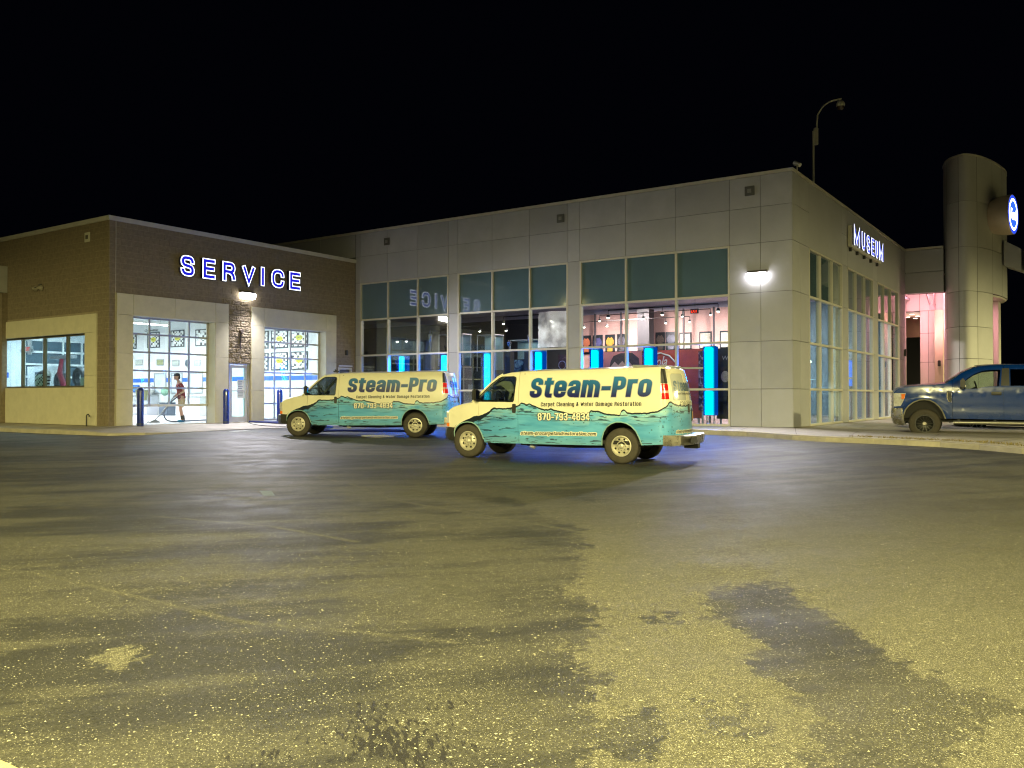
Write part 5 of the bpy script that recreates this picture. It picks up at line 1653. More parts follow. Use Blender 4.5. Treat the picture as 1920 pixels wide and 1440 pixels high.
# ------------------------------------------------------------------ MUSEUM sign on the side wall
t = wthing('lit_sign', 'white glowing letters spelling MUSEUM on a cabinet high on the side wall', 'sign', (34.65, YC, 7.3))
mb = MB(); mb.box(34.66, 8.02, 7.24, 40.0, YC - .02, 8.06)
mb.part('cabinet', mat('sign_cream', (.62, .60, .5), .5, var=.08), t, bevel=.02)
for x in (34.9, 36.0, 37.2, 38.4, 39.6):
    mb = MB(); mb.box(x, 8.08, 7.1, x + .12, YC - .005, 7.235); mb.part('bracket', M_BLK, t)
E_W2 = emat('museum_rim_glow', (.8, .82, 1), 2.4)
E_B2 = emat('museum_face_glow', (.10, .13, .75), 1.6)
for ch, a, b in (('M', 34.74, 35.72), ('U', 36.02, 36.62), ('S', 36.88, 37.48), ('E', 37.72, 38.25), ('U', 38.50, 39.02), ('M', 39.20, 40.02)):
    letter(ch, a + .04, b - .04, 7.33, 8.01, lambda p, q, dd: (p, 7.98 - dd, q), t, .03, E_W2, E_B2, .07)

# ------------------------------------------------------------------ entrance portal: beam, curved tower, pink lit recess
por = wthing('entrance_portal', 'tall curved grey tower with a beam and pink lit recess beside the museum', 'building', (46.3, 6.3, .45))
mb = MB(); mb.box(46.26, 6.47, 7.58, 46.5, YC + .0, 8.66); mb.part('beam_panel', M_ACM, por, bevel=.006)
mb = MB(); mb.box(46.26, 6.47, 6.55, 46.5, YC + .0, 7.56); mb.part('beam_panel', M_ACM, por, bevel=.006)
mb = MB(); mb.box(46.51, 6.47, 6.57, 47.0, YC + .0, 8.68); mb.part('beam_core', M_ACMD, por)
mb = MB(); mb.box(46.24, 6.47, 8.682, 47.0, YC, 8.78); mb.part('coping', M_COPE, por)
# tower plan curve
def catmull(P, n=6):
    out = []
    P = [Vector(p) for p in P]
    for i in range(len(P) - 1):
        p0 = P[max(i - 1, 0)]; p1 = P[i]; p2 = P[i + 1]; p3 = P[min(i + 2, len(P) - 1)]
        for k in range(n):
            s = k / n
            out.append(.5 * ((2 * p1) + (p2 - p0) * s + (2 * p0 - 5 * p1 + 4 * p2 - p3) * s * s + (3 * p1 - p0 - 3 * p2 + p3) * s ** 3))
    out.append(P[-1])
    return out
CUR = catmull([(47.6, 6.65), (46.55, 6.42), (45.75, 6.05), (45.35, 5.45), (45.95, 4.98), (47.16, 4.56), (48.7, 4.26), (50.3, 4.12), (51.6, 4.35), (52.2, 5.2)], 5)
def lens(c, n=6):
    return c
def tower_slab(i0, i1, z0, z1, th, m, name, inset=0):
    pts = CUR[i0:i1 + 1]
    outer, inner = [], []
    for i, p in enumerate(pts):
        a = pts[max(i - 1, 0)]; b = pts[min(i + 1, len(pts) - 1)]
        d = (b - a).normalized(); nrm = Vector((-d.y, d.x))
        if nrm.dot(Vector((48.8, 6.6)) - p) < 0: nrm = -nrm
        outer.append(p + nrm * inset); inner.append(p + nrm * (inset + th))
    mb = MB()
    n = len(pts)
    vs = [(p.x, p.y, z) for z in (z0, z1) for p in outer] + [(p.x, p.y, z) for z in (z0, z1) for p in inner]
    fs = []
    for i in range(n - 1):
        fs += [(i, i + 1, n + i + 1, n + i), (2 * n + i, 3 * n + i, 3 * n + i + 1, 2 * n + i + 1), (n + i, n + i + 1, 3 * n + i + 1, 3 * n + i), (i, 2 * n + i, 2 * n + i + 1, i + 1)]
    fs += [(0, n, 3 * n, 2 * n), (n - 1, 3 * n - 1, 4 * n - 1, 2 * n - 1)]
    mb.add(vs, fs)
    return mb.part(name, m, por, True)
M_TWR = mat('tower_panel', (.56, .56, .56), .6, 0, var=.06, vs=.9)
M_TWR2 = mat('tower_panel_dull', (.52, .52, .525), .6, 0, var=.06, vs=1.2)
TZ = [.45, 1.7, 3.26, 4.76, 6.43, 8.52, 10.67, 12.80]
cuts = [0, 7, 13, 20, 26, 31, 36, 41, len(CUR) - 1]
def arc_panels(i0, i1, z0, z1):
    # shrink a little at each side for an open joint
    return tower_slab(i0, i1, z0 + .010, z1 - .010, .05, (M_TWR, M_TWR2)[(i0 + int(z0 * 3)) % 2], 'cladding_panel')
M_JG = mat('panel_joint', (.06, .06, .055), .8, var=0)
IDX = {}
for k in range(len(cuts) - 1):
    a, b = cuts[k], cuts[k + 1]
    for j in range(len(TZ) - 1):
        leg = b <= 26
        if TZ[j] >= 6.4 or leg:
            arc_panels(a, b, TZ[j], TZ[j + 1])
tower_slab(0, len(CUR) - 1, 6.45, 12.78, .35, M_ACMD, 'tower_core', .055)
tower_slab(0, 26, .45, 6.44, .35, M_ACMD, 'tower_core', .055)
# vertical joint lines of the tower: slim dark fins, 3 mm proud
for k in cuts[1:-1]:
    p = CUR[k]; a = CUR[k - 1]; b = CUR[k + 1]
    d = (b - a).normalized(); nrm = Vector((d.y, -d.x))
    if nrm.dot(Vector((48.8, 6.6)) - p) > 0: nrm = -nrm
    q = p + nrm * .004
    zb = .46 if k <= 26 else 6.45
    mb = MB(); mb.add([(q.x - d.x * .012, q.y - d.y * .012, zb), (q.x + d.x * .012, q.y + d.y * .012, zb), (q.x + d.x * .012, q.y + d.y * .012, 12.79), (q.x - d.x * .012, q.y - d.y * .012, 12.79)], [(0, 1, 2, 3)])
    mb.part('joint_strip', M_JG, por)
tower_slab(0, len(CUR) - 1, 12.80, 12.88, .4, M_COPE, 'coping', -.02)
# right part: lower curved lintel ring and pink leg
M_PNL = mat('recess_panel', (.60, .57, .54), .5, var=.04)
mb = MB(); mb.prism([(47.3, 4.68), (48.8, 4.30), (50.4, 4.16), (51.5, 4.4), (51.9, 5.4), (47.8, 6.4), (47.2, 5.4)], 6.33, 6.425)
mb.part('soffit', M_PNL, por)
mb = MB(); mb.box(50.2, 4.5, .4, 51.3, 5.6, 6.32); mb.part('right_leg', M_PNL, por, bevel=.01)
# recess behind the beam: pink wall with door opening, inner ceiling
for (x, ya, yb, za, zb) in ((49.0, 7.99, 8.62, 5.92, 7.4), (49.0, 7.22, 7.97, 5.92, 7.4), (49.0, 6.2, 7.20, 5.92, 7.4),
                            (49.0, 7.58, 7.96, .5, 1.7), (49.0, 7.58, 7.96, 1.72, 3.24), (49.0, 7.58, 7.96, 3.26, 4.74), (49.0, 7.58, 7.96, 4.76, 5.9),
                            (49.0, 7.20, 7.56, .5, 1.7), (49.0, 7.20, 7.56, 1.72, 3.24), (49.0, 7.20, 7.56, 3.26, 4.74), (49.0, 7.20, 7.56, 4.76, 5.9)):
    mb = MB(); mb.box(x, ya, za, x + .05, yb, zb); mb.part('recess_panel', M_PNL, por, bevel=.005)
mb = MB(); mb.box(49.06, 6.0, 5.9, 49.3, 8.7, 7.4); mb.box(49.06, 7.2, .4, 49.3, 7.97, 5.9); mb.part('recess_core', M_ACMD, por)
mb = MB(); mb.box(46.3, 8.63, .5, 49.0, 8.68, 7.4); mb.part('recess_panel', M_PNL, por)
mb = MB(); mb.box(46.3, YC + .262, 6.48, 60, 9.8, 6.56); mb.box(46.55, 6.0, 7.4, 49.3, 8.68, 7.46); mb.part('recess_ceiling', M_PNL, por)
# vestibule beyond the opening: salmon ceiling with downlights, dark beyond
M_SAL = mat('salmon_ceiling', (.55, .33, .25), .6)
mb = MB(); mb.box(49.31, 7.2, 5.92, 54.5, 11, 6.0); mb.part('vestibule_ceiling', M_SAL, por)
mb = MB(); mb.box(54.4, 7.2, 4.9, 54.5, 11, 5.91); mb.part('vestibule_header', M_SAL, por)
for i, (x, y) in enumerate(((50.6, 8.62), (51.9, 8.55), (52.2, 9.1), (53.3, 8.9))):
    t = wthing('downlight', ('nearest round downlight in the salmon ceiling', 'second round downlight in the salmon ceiling', 'left round downlight in the salmon ceiling', 'farthest round downlight in the salmon ceiling')[i], 'ceiling light', (x, y, 5.9), group='downlights in the salmon ceiling')
    mb = MB(); mb.lathe([(0.0001, 5.895), (.12, 5.895)], (x, y, 0), 'z', 14); mb.part('lens', emat('downlight_glow', (1, .95, .9), 9), t)
    mb = MB(); mb.lathe([(.12, 5.89), (.15, 5.89), (.15, 5.915)], (x, y, 0), 'z', 14); mb.part('trim', M_WHITEFR, t)
light('SPOT', 'vestibule_glow', (5, 2.3, 4.6), 90, (1, .8, .7), por, .2, aim((0, 0, 1)), spot=R(160), blend=.6)
# pale yellowish side pier with a small dark fitting
mb = MB(); mb.box(48.2, 6.78, .45, 48.9, 7.16, 5.85); mb.part('side_pier', M_EIFS, por, bevel=.01)
t = wthing('door_intercom', 'small dark fitting on the pale pier of the recess', 'fitting', (48.2, 6.95, 3.1))
mb = MB(); mb.box(48.1, 6.88, 3.0, 48.19, 7.02, 3.3); mb.part('cover', M_BLK, t, bevel=.02)
t = wthing('door_intercom', 'small black fitting on the last panel of the side wall', 'fitting', (45.9, YC, 3.6))
mb = MB(); mb.box(45.85, YC - .1, 3.45, 46.0, YC - .006, 3.8); mb.part('cover', M_BLK, t, bevel=.02)
# V brace
t = wthing('steel_brace', 'grey V shaped steel brace under the portal ceiling', 'brace', (47.5, 7.4, 7.4))
mb = MB()
for a, b in (((47.5, 7.62, 7.4), (47.9, 7.30, 6.1)), ((47.5, 7.08, 7.4), (47.9, 7.12, 5.95)), ((47.5, 7.4, 7.4), (47.7, 7.3, 6.9))):
    mb.tube([a, b], .055, 4)
mb.part('brace_arm', mat('brace_grey', (.25, .2, .2), .5), t)
mb = MB(); mb.box(47.85, 7.05, 5.85, 47.95, 7.34, 6.12); mb.part('gusset', mat('brace_grey', (.25, .2, .2), .5), t)
# pink light sources: linear fixtures inside the portal
E_PK = emat('pink_glow', (1, .42, .52), 3)
for i, (c, w, rot, s) in enumerate((((47.2, 7.3, 7.38), 260, (0, 0, 0), .5), ((48.6, 5.6, 6.28), 110, (0, 0, 0), .6))):
    t = wthing('pink_light', ('pink strip fixture over the recess', 'pink strip fixture under the tower soffit')[i], 'ceiling light', c, group='pink fixtures of the entrance')
    x, y, z = c
    mb = MB(); mb.box(x - .08, y - .5, z - .04, x + .08, y + .5, z + .0); mb.part('housing', M_FIX, t)
    mb = MB(); mb.box(x - .06, y - .48, z - .055, x + .06, y + .48, z - .041); mb.part('tube', E_PK, t)
    light('AREA', 'pink_strip', (0, 0, -.08), w, (1, .40, .46), t, .12, (0, 0, 0), 1.0)
light('AREA', 'pink_wash', (.9, .2, 4.5), 120, (1, .40, .46), por, 1.2, aim((1, .5, .1)))
# round illuminated badge drum
t = wthing('round_sign', 'chrome drum sign with glowing blue and white oval face on the tower edge', 'sign', (47.5, 4.5, 10.1))
cx_, cy_, cz_ = 47.48, 3.61, 10.16
ndir = Vector((cos(R(261)), sin(R(261)), 0))
Mx = Matrix.Translation((cx_, cy_, cz_)) @ ndir.to_track_quat('Z', 'Y').to_matrix().to_4x4()
def put(mb, start=0):
    for i in range(start, len(mb.v)):
        p = Mx @ Vector(mb.v[i])
        mb.v[i] = tuple(p)
M_DRUM = mat('drum_chrome', (.6, .5, .4), .35, .3, var=.1)
mb = MB(); mb.lathe([(.55, -1.1), (.80, -.95), (.92, -.5), (.96, -.02), (.93, 0)], (0, 0, 0), 'z', 40); put(mb); mb.part('drum', M_DRUM, t, True)
mb = MB(); mb.lathe([(.76, .0), (.92, .002)], (0, 0, 0), 'z', 40); put(mb); mb.part('rim_ring', emat('badge_blue', (.02, .06, .6), 1.6), t)
mb = MB(); mb.lathe([(.64, .006), (.76, .006)], (0, 0, 0), 'z', 40); put(mb); mb.part('white_ring', emat('badge_white', (.9, .95, 1), 5), t)
mb = MB(); mb.lathe([(.001, .003), (.64, .003)], (0, 0, 0), 'z', 40); put(mb); mb.part('blue_field', emat('badge_field', (.03, .12, .7), 1.5), t)
vs, fs = text_mesh('Ford', .03, .25, .5)
vs = fit(vs, -.52, .52, -.26, .26)
mb = MB(); mb.add([tuple(Mx @ Vector((v[0], v[1], .008 + .01 * (v[2] + .5)))) for v in vs], fs); mb.part('script', emat('badge_white', (.9, .95, 1), 5), t)
light('POINT', 'badge_glow', (cx_ + ndir.x * .5 - 47.5, cy_ + ndir.y * .5 - 4.5, .06), 5, (.8, .85, 1), t, .3)
t = wthing('sign_box', 'wedge shaped grey sign box below the round sign', 'sign', (49.4, 4.3, 7.8))
mb = MB()
mb.add([(48.9, 4.15, 7.95), (50.4, 4.05, 7.95), (50.9, 3.35, 7.70), (49.5, 3.45, 7.70), (48.9, 4.15, 9.2), (50.4, 4.05, 9.2), (50.9, 3.35, 8.8), (49.5, 3.45, 8.8)], [(0, 3, 2, 1), (4, 5, 6, 7), (0, 1, 5, 4), (1, 2, 6, 5), (2, 3, 7, 6), (3, 0, 4, 7)])
mb.part('box_body', M_ACM, t, bevel=.02)
mb = MB(); mb.box(49.6, 3.32, 7.8, 50.85, 3.34, 8.75); mb.part('box_face', M_DKW, t)

# ------------------------------------------------------------------ roof gear
M_PW = mat('pole_white', (.55, .55, .53), .5, .1)
t = wthing('camera_mast', 'tall bent mast with a dome camera above the museum roof', 'mast', (31.6, 8.6, 7.6))
mb = MB(); mb.tube([(31.6, 8.6, 7.5), (31.6, 8.6, 11.0)], .036, 8); mb.part('pole', M_PW, t, True)
mb = MB(); mb.tube([(31.6, 8.5, 10.6), (31.63, 8.46, 11.55), (31.72, 8.3, 11.85), (31.84, 8.12, 12.02), (31.95, 7.98, 12.08), (32.1, 7.74, 12.14)], .028, 8); mb.part('arm', M_PW, t, True)
mb = MB(); mb.box(31.55, 8.44, 10.5, 31.68, 8.58, 11.1); mb.part('junction_box', M_PW, t, bevel=.015)
mb = MB(); mb.lathe([(.02, .16), (.10, .12), (.15, .04), (.15, -.04), (.14, -.06)], (32.08, 7.77, 11.92), 'z', 18); h = mb.part('dome_housing', M_PW, t, True)
mb = MB(); mb.lathe([(.13, -.06), (.11, -.14), (.06, -.19), (.001, -.20)], (32.08, 7.77, 11.92), 'z', 18); d = mb.part('dome', mat('dome_dark', (.05, .03, .03), .08), None, True, off=tuple(t.location)); d.parent = h
t = wthing('roof_camera', 'small bullet camera on the corner of the museum parapet', 'camera', (27.9, 8.15, 8.76))
mb = MB(); mb.tube([(27.95, 8.12, 8.72), (27.95, 8.12, 8.88)], .02); mb.part('bracket', M_PW, t)
mb = MB(); mb.tube([(27.95, 8.2, 8.98), (27.86, 8.0, 8.86)], [.075, .065], 12); mb.part('housing', M_PW, t, True)
# ------------------------------------------------------------------ vehicles
def interp(P, x):
    if x <= P[0][0]: return P[0][1]
    for (a, b), (c, d) in zip(P[:-1], P[1:]):
        if x <= c: return b + (d - b) * (x - a) / (c - a)
    return P[-1][1]

def fill2d(outer, holes=()):
    bm = bmesh.new()
    edges = []
    for loop in [outer] + list(holes):
        vs = [bm.verts.new((p[0], p[1], 0)) for p in loop]
        edges += [bm.edges.new((vs[i], vs[(i + 1) % len(vs)])) for i in range(len(vs))]
    bmesh.ops.triangle_fill(bm, use_beauty=True, use_dissolve=False, edges=edges)
    return bm
def cut(bm, xs=(), zs=()):
    for x in xs: bmesh.ops.bisect_plane(bm, geom=bm.verts[:] + bm.edges[:] + bm.faces[:], plane_co=(x, 0, 0), plane_no=(1, 0, 0))
    for z in zs: bmesh.ops.bisect_plane(bm, geom=bm.verts[:] + bm.edges[:] + bm.faces[:], plane_co=(0, z, 0), plane_no=(0, 1, 0))
def clip(bm, x0, x1, axis=0):
    n = (1, 0, 0) if axis == 0 else (0, 1, 0)
    c = lambda v: (v, 0, 0) if axis == 0 else (0, v, 0)
    bmesh.ops.bisect_plane(bm, geom=bm.verts[:] + bm.edges[:] + bm.faces[:], plane_co=c(x0), plane_no=n, clear_inner=True)
    bmesh.ops.bisect_plane(bm, geom=bm.verts[:] + bm.edges[:] + bm.faces[:], plane_co=c(x1), plane_no=n, clear_outer=True)

class Body:
    """body skin given as a mapping (u, z) -> 3D for the left side"""
    def __init__(s, fmap):
        s.f = fmap
    def n(s, u, z, e=.01):
        a = Vector(s.f(u + e, z)) - Vector(s.f(u - e, z)); b = Vector(s.f(u, z + e)) - Vector(s.f(u, z - e))
        n = a.cross(b)
        return n.normalized() if n.length > 1e-9 else Vector((0, 1, 0))
    def p(s, u, z, d=0):
        q = Vector(s.f(u, z))
        if d:
            n = s.n(u, z)
            if n.dot(q - Vector((1.3, 0, 1.0)) * 1) < 0: n = -n
            q = q + n * d
        return q
    def skin(s, name, mats, parent, outer, holes=(), gu=.12, gz=.10, clipu=None, d=0, side=1, thick=.025, uv=True, both=False):
        bm = fill2d(outer, holes)
        if clipu: clip(bm, *clipu)
        us = [v.co.x for v in bm.verts]; zs = [v.co.y for v in bm.verts]
        cut(bm, np.arange(min(us) + gu * .37, max(us), gu), np.arange(min(zs) + gz * .31, max(zs), gz))
        bmesh.ops.dissolve_degenerate(bm, edges=bm.edges, dist=.0005)
        bmesh.ops.triangulate(bm, faces=[f for f in bm.faces if len(f.verts) > 4])
        lay = bm.loops.layers.uv.new('uz')
        for f in bm.faces:
            for l in f.loops: l[lay].uv = (l.vert.co.x, l.vert.co.y)
        if thick:
            be = [e for e in bm.edges if e.is_boundary]
            ret = bmesh.ops.extrude_edge_only(bm, edges=be)
            inner = set(v for v in ret['geom'] if isinstance(v, bmesh.types.BMVert))
        else: inner = set()
        for v in bm.verts:
            u, z = v.co.x, v.co.y
            q = s.p(u, z, d - (thick if v in inner else 0))
            v.co = (q.x, q.y, q.z)
        if both:
            g = bmesh.ops.duplicate(bm, geom=bm.verts[:] + bm.edges[:] + bm.faces[:])
            nv = [e for e in g['geom'] if isinstance(e, bmesh.types.BMVert)]
            for v in nv: v.co.y = -v.co.y
            bmesh.ops.reverse_faces(bm, faces=[e for e in g['geom'] if isinstance(e, bmesh.types.BMFace)])
        elif side < 0:
            for v in bm.verts: v.co.y = -v.co.y
            bmesh.ops.reverse_faces(bm, faces=bm.faces[:])
        bmesh.ops.recalc_face_normals(bm, faces=bm.faces)
        # make normals point outward
        me = bpy.data.meshes.new(name)
        bm.to_mesh(me); bm.free()
        for m in (mats if isinstance(mats, (list, tuple)) else [mats]): me.materials.append(m)
        for p in me.polygons: p.use_smooth = True
        try: me.set_sharp_from_angle(angle=R(40))
        except Exception: pass
        o = bpy.data.objects.new(name, me); COL.objects.link(o); o.parent = parent
        return o
    def vinyl(s, name, text, u0, u1, z0, z1, m, parent, offset=.02, shear=0, d=.004, spacing=1, refoff=None, slope=0, side=1):
        vs, fs = text_mesh(text, offset, shear, 0, spacing)
        ref = None
        if refoff is not None: ref, _ = text_mesh(text, refoff, shear, 0, spacing)
        vs = fit(vs, u0, u1, z0, z1, ref)
        bm = bmesh.new()
        bv = [bm.verts.new((v[0], v[1] + slope * (v[0] - u0), 0)) for v in vs]
        for f in fs:
            try: bm.faces.new([bv[i] for i in f])
            except ValueError: pass
        cut(bm, np.arange(u0 + .05, u1, .10), np.arange(z0 - .02, z1 + .1, .05))
        for v in bm.verts:
            q = s.p(v.co.x, v.co.y, d); v.co = q
        me = bpy.data.meshes.new(name); bm.to_mesh(me); bm.free(); me.materials.append(m)
        o = bpy.data.objects.new(name, me); COL.objects.link(o); o.parent = parent
        return o

def strip(name, m, parent, left, bulge=lambda k: 0, crown=lambda k: 0, ny=12, d=0):
    """surface across the car between the mirrored left boundary points"""
    mb = MB(); n = len(left)
    vs = []
    for i, p in enumerate(left):
        t = i / (n - 1)
        for j in range(ny + 1):
            s = 1 - 2 * j / ny
            q = 1 - s * s
            vs.append((p[0] + bulge(t) * q, p[1] * s, p[2] + crown(t) * q + d))
    mb.add(vs, [(i * (ny + 1) + j, i * (ny + 1) + j + 1, (i + 1) * (ny + 1) + j + 1, (i + 1) * (ny + 1) + j) for i in range(n - 1) for j in range(ny)])
    return mb.part(name, m, parent, True, off=(0, 0, 0))

def stroke_vinyl(B, name, text, u0, u1, z0, z1, m, parent, d=.004, slope=0, **k):
    bm = bmesh.new()
    for i, (vs, fs) in enumerate(place_strokes(text, u0, u1, z0, z1, **k)):
        b2 = bmesh.new()
        bv = [b2.verts.new((v[0], v[1] + slope * (v[0] - u0), 0)) for v in vs]
        for f in fs:
            try: b2.faces.new([bv[j] for j in f])
            except ValueError: pass
        if z1 - z0 > .2: cut(b2, (), np.arange(z0 - .02, z1 + .1, .06))
        for v in b2.verts:
            v.co = B.p(v.co.x, v.co.y, d + (i % 5) * .0003)
        me_ = bpy.data.meshes.new('tmp'); b2.to_mesh(me_); b2.free(); bm.from_mesh(me_); bpy.data.meshes.remove(me_)
    me = bpy.data.meshes.new(name); bm.to_mesh(me); bm.free(); me.materials.append(m)
    o = bpy.data.objects.new(name, me); COL.objects.link(o); o.parent = parent
    return o

def arc(cx, cz, r, a0, a1, n, sx=1):
    return [(cx + r * sx * cos(a0 + (a1 - a0) * k / n), cz + r * sin(a0 + (a1 - a0) * k / n)) for k in range(n + 1)]

M_TYRE = mat('tyre_rubber', (.055, .048, .036), .8, var=.25, vs=8, bump=.3, bs=90)
M_RIM = mat('steel_wheel', (.60, .57, .46), .38, .45, var=.12, vs=12)
M_VOID = mat('wheel_void', (.012, .012, .01), .9, var=0)
M_UNDER = mat('underbody', (.02, .019, .017), .85, var=.2)
M_TRIM = mat('black_trim', (.022, .022, .02), .45, var=.2, vs=8)
M_VGLASS = glassmat('vehicle_glass', (.55, .62, .6), .07)
M_TINT = glassmat('tinted_glass', (.12, .13, .13), .08)
M_SEAT = mat('seat_cloth', (.03, .03, .034), .8, var=.2)
M_TAIL = mat('tail_red', (.55, .012, .01), .15, var=.25, vs=9, emis=(1, .02, .01), es=.16, coat=.6)
M_TAILC = mat('tail_clear', (.62, .40, .34), .12, var=.2, vs=20, coat=.6)
M_LAMPC = mat('lamp_clear', (.7, .7, .7), .08, .3, var=.3, vs=14, coat=.6)
M_AMBER = mat('amber', (.75, .18, .02), .2, var=.2, vs=20, emis=(1, .25, .02), es=.12, coat=.5)
M_BCHR = mat('dull_chrome', (.36, .34, .29), .28, .9, var=.3, vs=5)

def wheel(parent, x, y, z, r=.387, w=.245, side=1, rim=.215, kind='steel', name='wheel'):
    """axle along y; side=+1 outer face towards +y"""
    s = side
    t = MB()
    t.lathe([(rim, s * w * .36), (rim + .02, s * w * .5), (r - .05, s * w * .52), (r - .015, s * w * .44), (r, s * w * .33), (r, -s * w * .33), (r - .015, -s * w * .44), (rim, -s * w * .5), (rim, s * w * .36)], (x, y, z), 'y', 36)
    # tread blocks at the shoulder
    for k in range(36):
        a = 2 * pi * k / 36
        a2 = a + .09
        for rr in (r + .004,):
            p = [(x + rr * cos(q), z + rr * sin(q)) for q in (a, a2)]
            t.add([(p[0][0], y + s * w * .40, p[0][1]), (p[1][0], y + s * w * .40, p[1][1]), (p[1][0], y - s * w * .38, p[1][1]), (p[0][0], y - s * w * .38, p[0][1])], [(0, 1, 2, 3)])
    wo = t.part(name, M_TYRE, parent, True, off=(0, 0, 0))
    m = MB()
    if kind == 'steel':
        m.lathe([(rim + .004, s * w * .34), (rim + .012, s * w * .46), (rim - .008, s * w * .47), (rim - .02, s * w * .36), (rim - .045, s * w * .25), (rim * .62, s * w * .30), (rim * .50, s * w * .40), (rim * .42, s * w * .40), (rim * .36, s * w * .33), (.0001, s * w * .33)], (x, y, z), 'y', 40)
        m.lathe([(rim * .24, s * w * .33), (rim * .24, s * w * .50), (rim * .18, s * w * .54), (.0001, s * w * .54)], (x, y, z), 'y', 16)
        rm = m.part('rim', M_RIM, wo, True, off=(0, 0, 0))
        h = MB()
        for k in range(8):
            a = 2 * pi * (k + .5) / 8
            cx, cz2 = x + rim * .70 * cos(a), z + rim * .70 * sin(a)
            pts = []
            for q in range(10):
                b = 2 * pi * q / 10
                lx, lz = .030 * cos(b), .020 * sin(b)
                pts.append((cx + lx * cos(a) * .75 - lz * sin(a) * 1.25, cz2 + lx * sin(a) * .75 + lz * cos(a) * 1.25))
            yy = y + s * w * .302
            vs = [(p[0], yy, p[1]) for p in pts]
            h.add(vs, [tuple(range(10))])
        h.part('vent_holes', M_VOID, wo, off=(0, 0, 0))
        b = MB()
        for k in range(8):
            a = 2 * pi * k / 8
            b.lathe([(.0001, s * w * .43), (.011, s * w * .43), (.013, s * w * .38)], (x + rim * .45 * cos(a), y, z + rim * .45 * sin(a)), 'y', 8)
        b.part('lug_nuts', M_BCHR, wo, True, off=(0, 0, 0))
    else:
        col = M_BLK if kind == 'black' else M_RIM
        m.lathe([(rim + .006, s * w * .34), (rim + .012, s * w * .46), (rim - .015, s * w * .46), (rim - .03, s * w * .1), (rim - .03, -s * w * .1)], (x, y, z), 'y', 40)
        n = 14 if kind == 'black' else 7
        for k in range(n):
            a = 2 * pi * k / n
            da = .045 if kind == 'black' else .10
            a0, a1 = a - da * .6, a + da * .6
            pr = [(rim * .22 * cos(a - .25), rim * .22 * sin(a - .25)), (rim * .22 * cos(a + .25), rim * .22 * sin(a + .25)), ((rim - .01) * cos(a1), (rim - .01) * sin(a1)), ((rim - .01) * cos(a0), (rim - .01) * sin(a0))]
            m.add([(x + p, y + s * w * (.36 if i < 2 else .43), z + q) for i, (p, q) in enumerate(pr)] + [(x + p, y + s * w * .2, z + q) for p, q in pr], [(0, 1, 2, 3), (0, 4, 5, 1), (1, 5, 6, 2), (2, 6, 7, 3), (3, 7, 4, 0)])
        m.part('rim', mat('black_alloy', (.03, .03, .028), .35, .5, var=.1) if kind == 'black' else col, wo, off=(0, 0, 0))
        c = MB(); c.lathe([(rim * .26, s * w * .30), (rim * .26, s * w * .47), (rim * .2, s * w * .52), (.0001, s * w * .52)], (x, y, z), 'y', 18)
        c.part('hub_cap', M_BCHR if kind == 'black' else col, wo, True, off=(0, 0, 0))
        d = MB(); d.lathe([(.0001, s * w * .08), (rim - .02, s * w * .08)], (x, y, z), 'y', 24)
        d.part('brake_disc', M_VOID, wo, off=(0, 0, 0))
    return wo

# ---- van wrap paint: cream body with printed wave
WAVE = [(-.6, .42), (-.40, .55), (-.32, .70), (-.24, .78), (-.07, .86), (.06, .91), (.19, .97), (.34, .98), (.48, 1.04), (.59, 1.09), (.63, 1.15), (.70, 1.175), (.76, 1.165), (.85, 1.17), (.99, 1.16), (1.19, 1.19), (1.33, 1.24), (1.40, 1.295), (1.47, 1.29), (1.52, 1.25), (1.59, 1.28), (1.69, 1.24), (1.85, 1.19), (1.96, 1.15), (2.05, 1.155), (2.11, 1.18), (2.2, 1.15), (2.39, 1.11), (2.61, 1.06), (2.9, 1.05), (3.03, 1.08), (3.06, 1.17), (3.12, 1.14), (3.25, 1.14), (3.40, 1.085), (3.6, 1.07), (3.73, 1.06), (3.77, 1.16), (3.83, 1.185), (3.89, 1.12), (4.0, 1.11), (4.17, 1.11), (4.35, 1.12), (4.45, 1.14), (4.55, 1.145), (4.65, 1.21), (4.78, 1.27), (4.83, 1.35), (4.90, 1.36), (5.0, 1.32), (5.15, 1.28), (5.3, 1.30), (5.5, 1.27), (5.7, 1.30), (5.9, 1.26), (6.2, 1.29), (6.6, 1.24)]
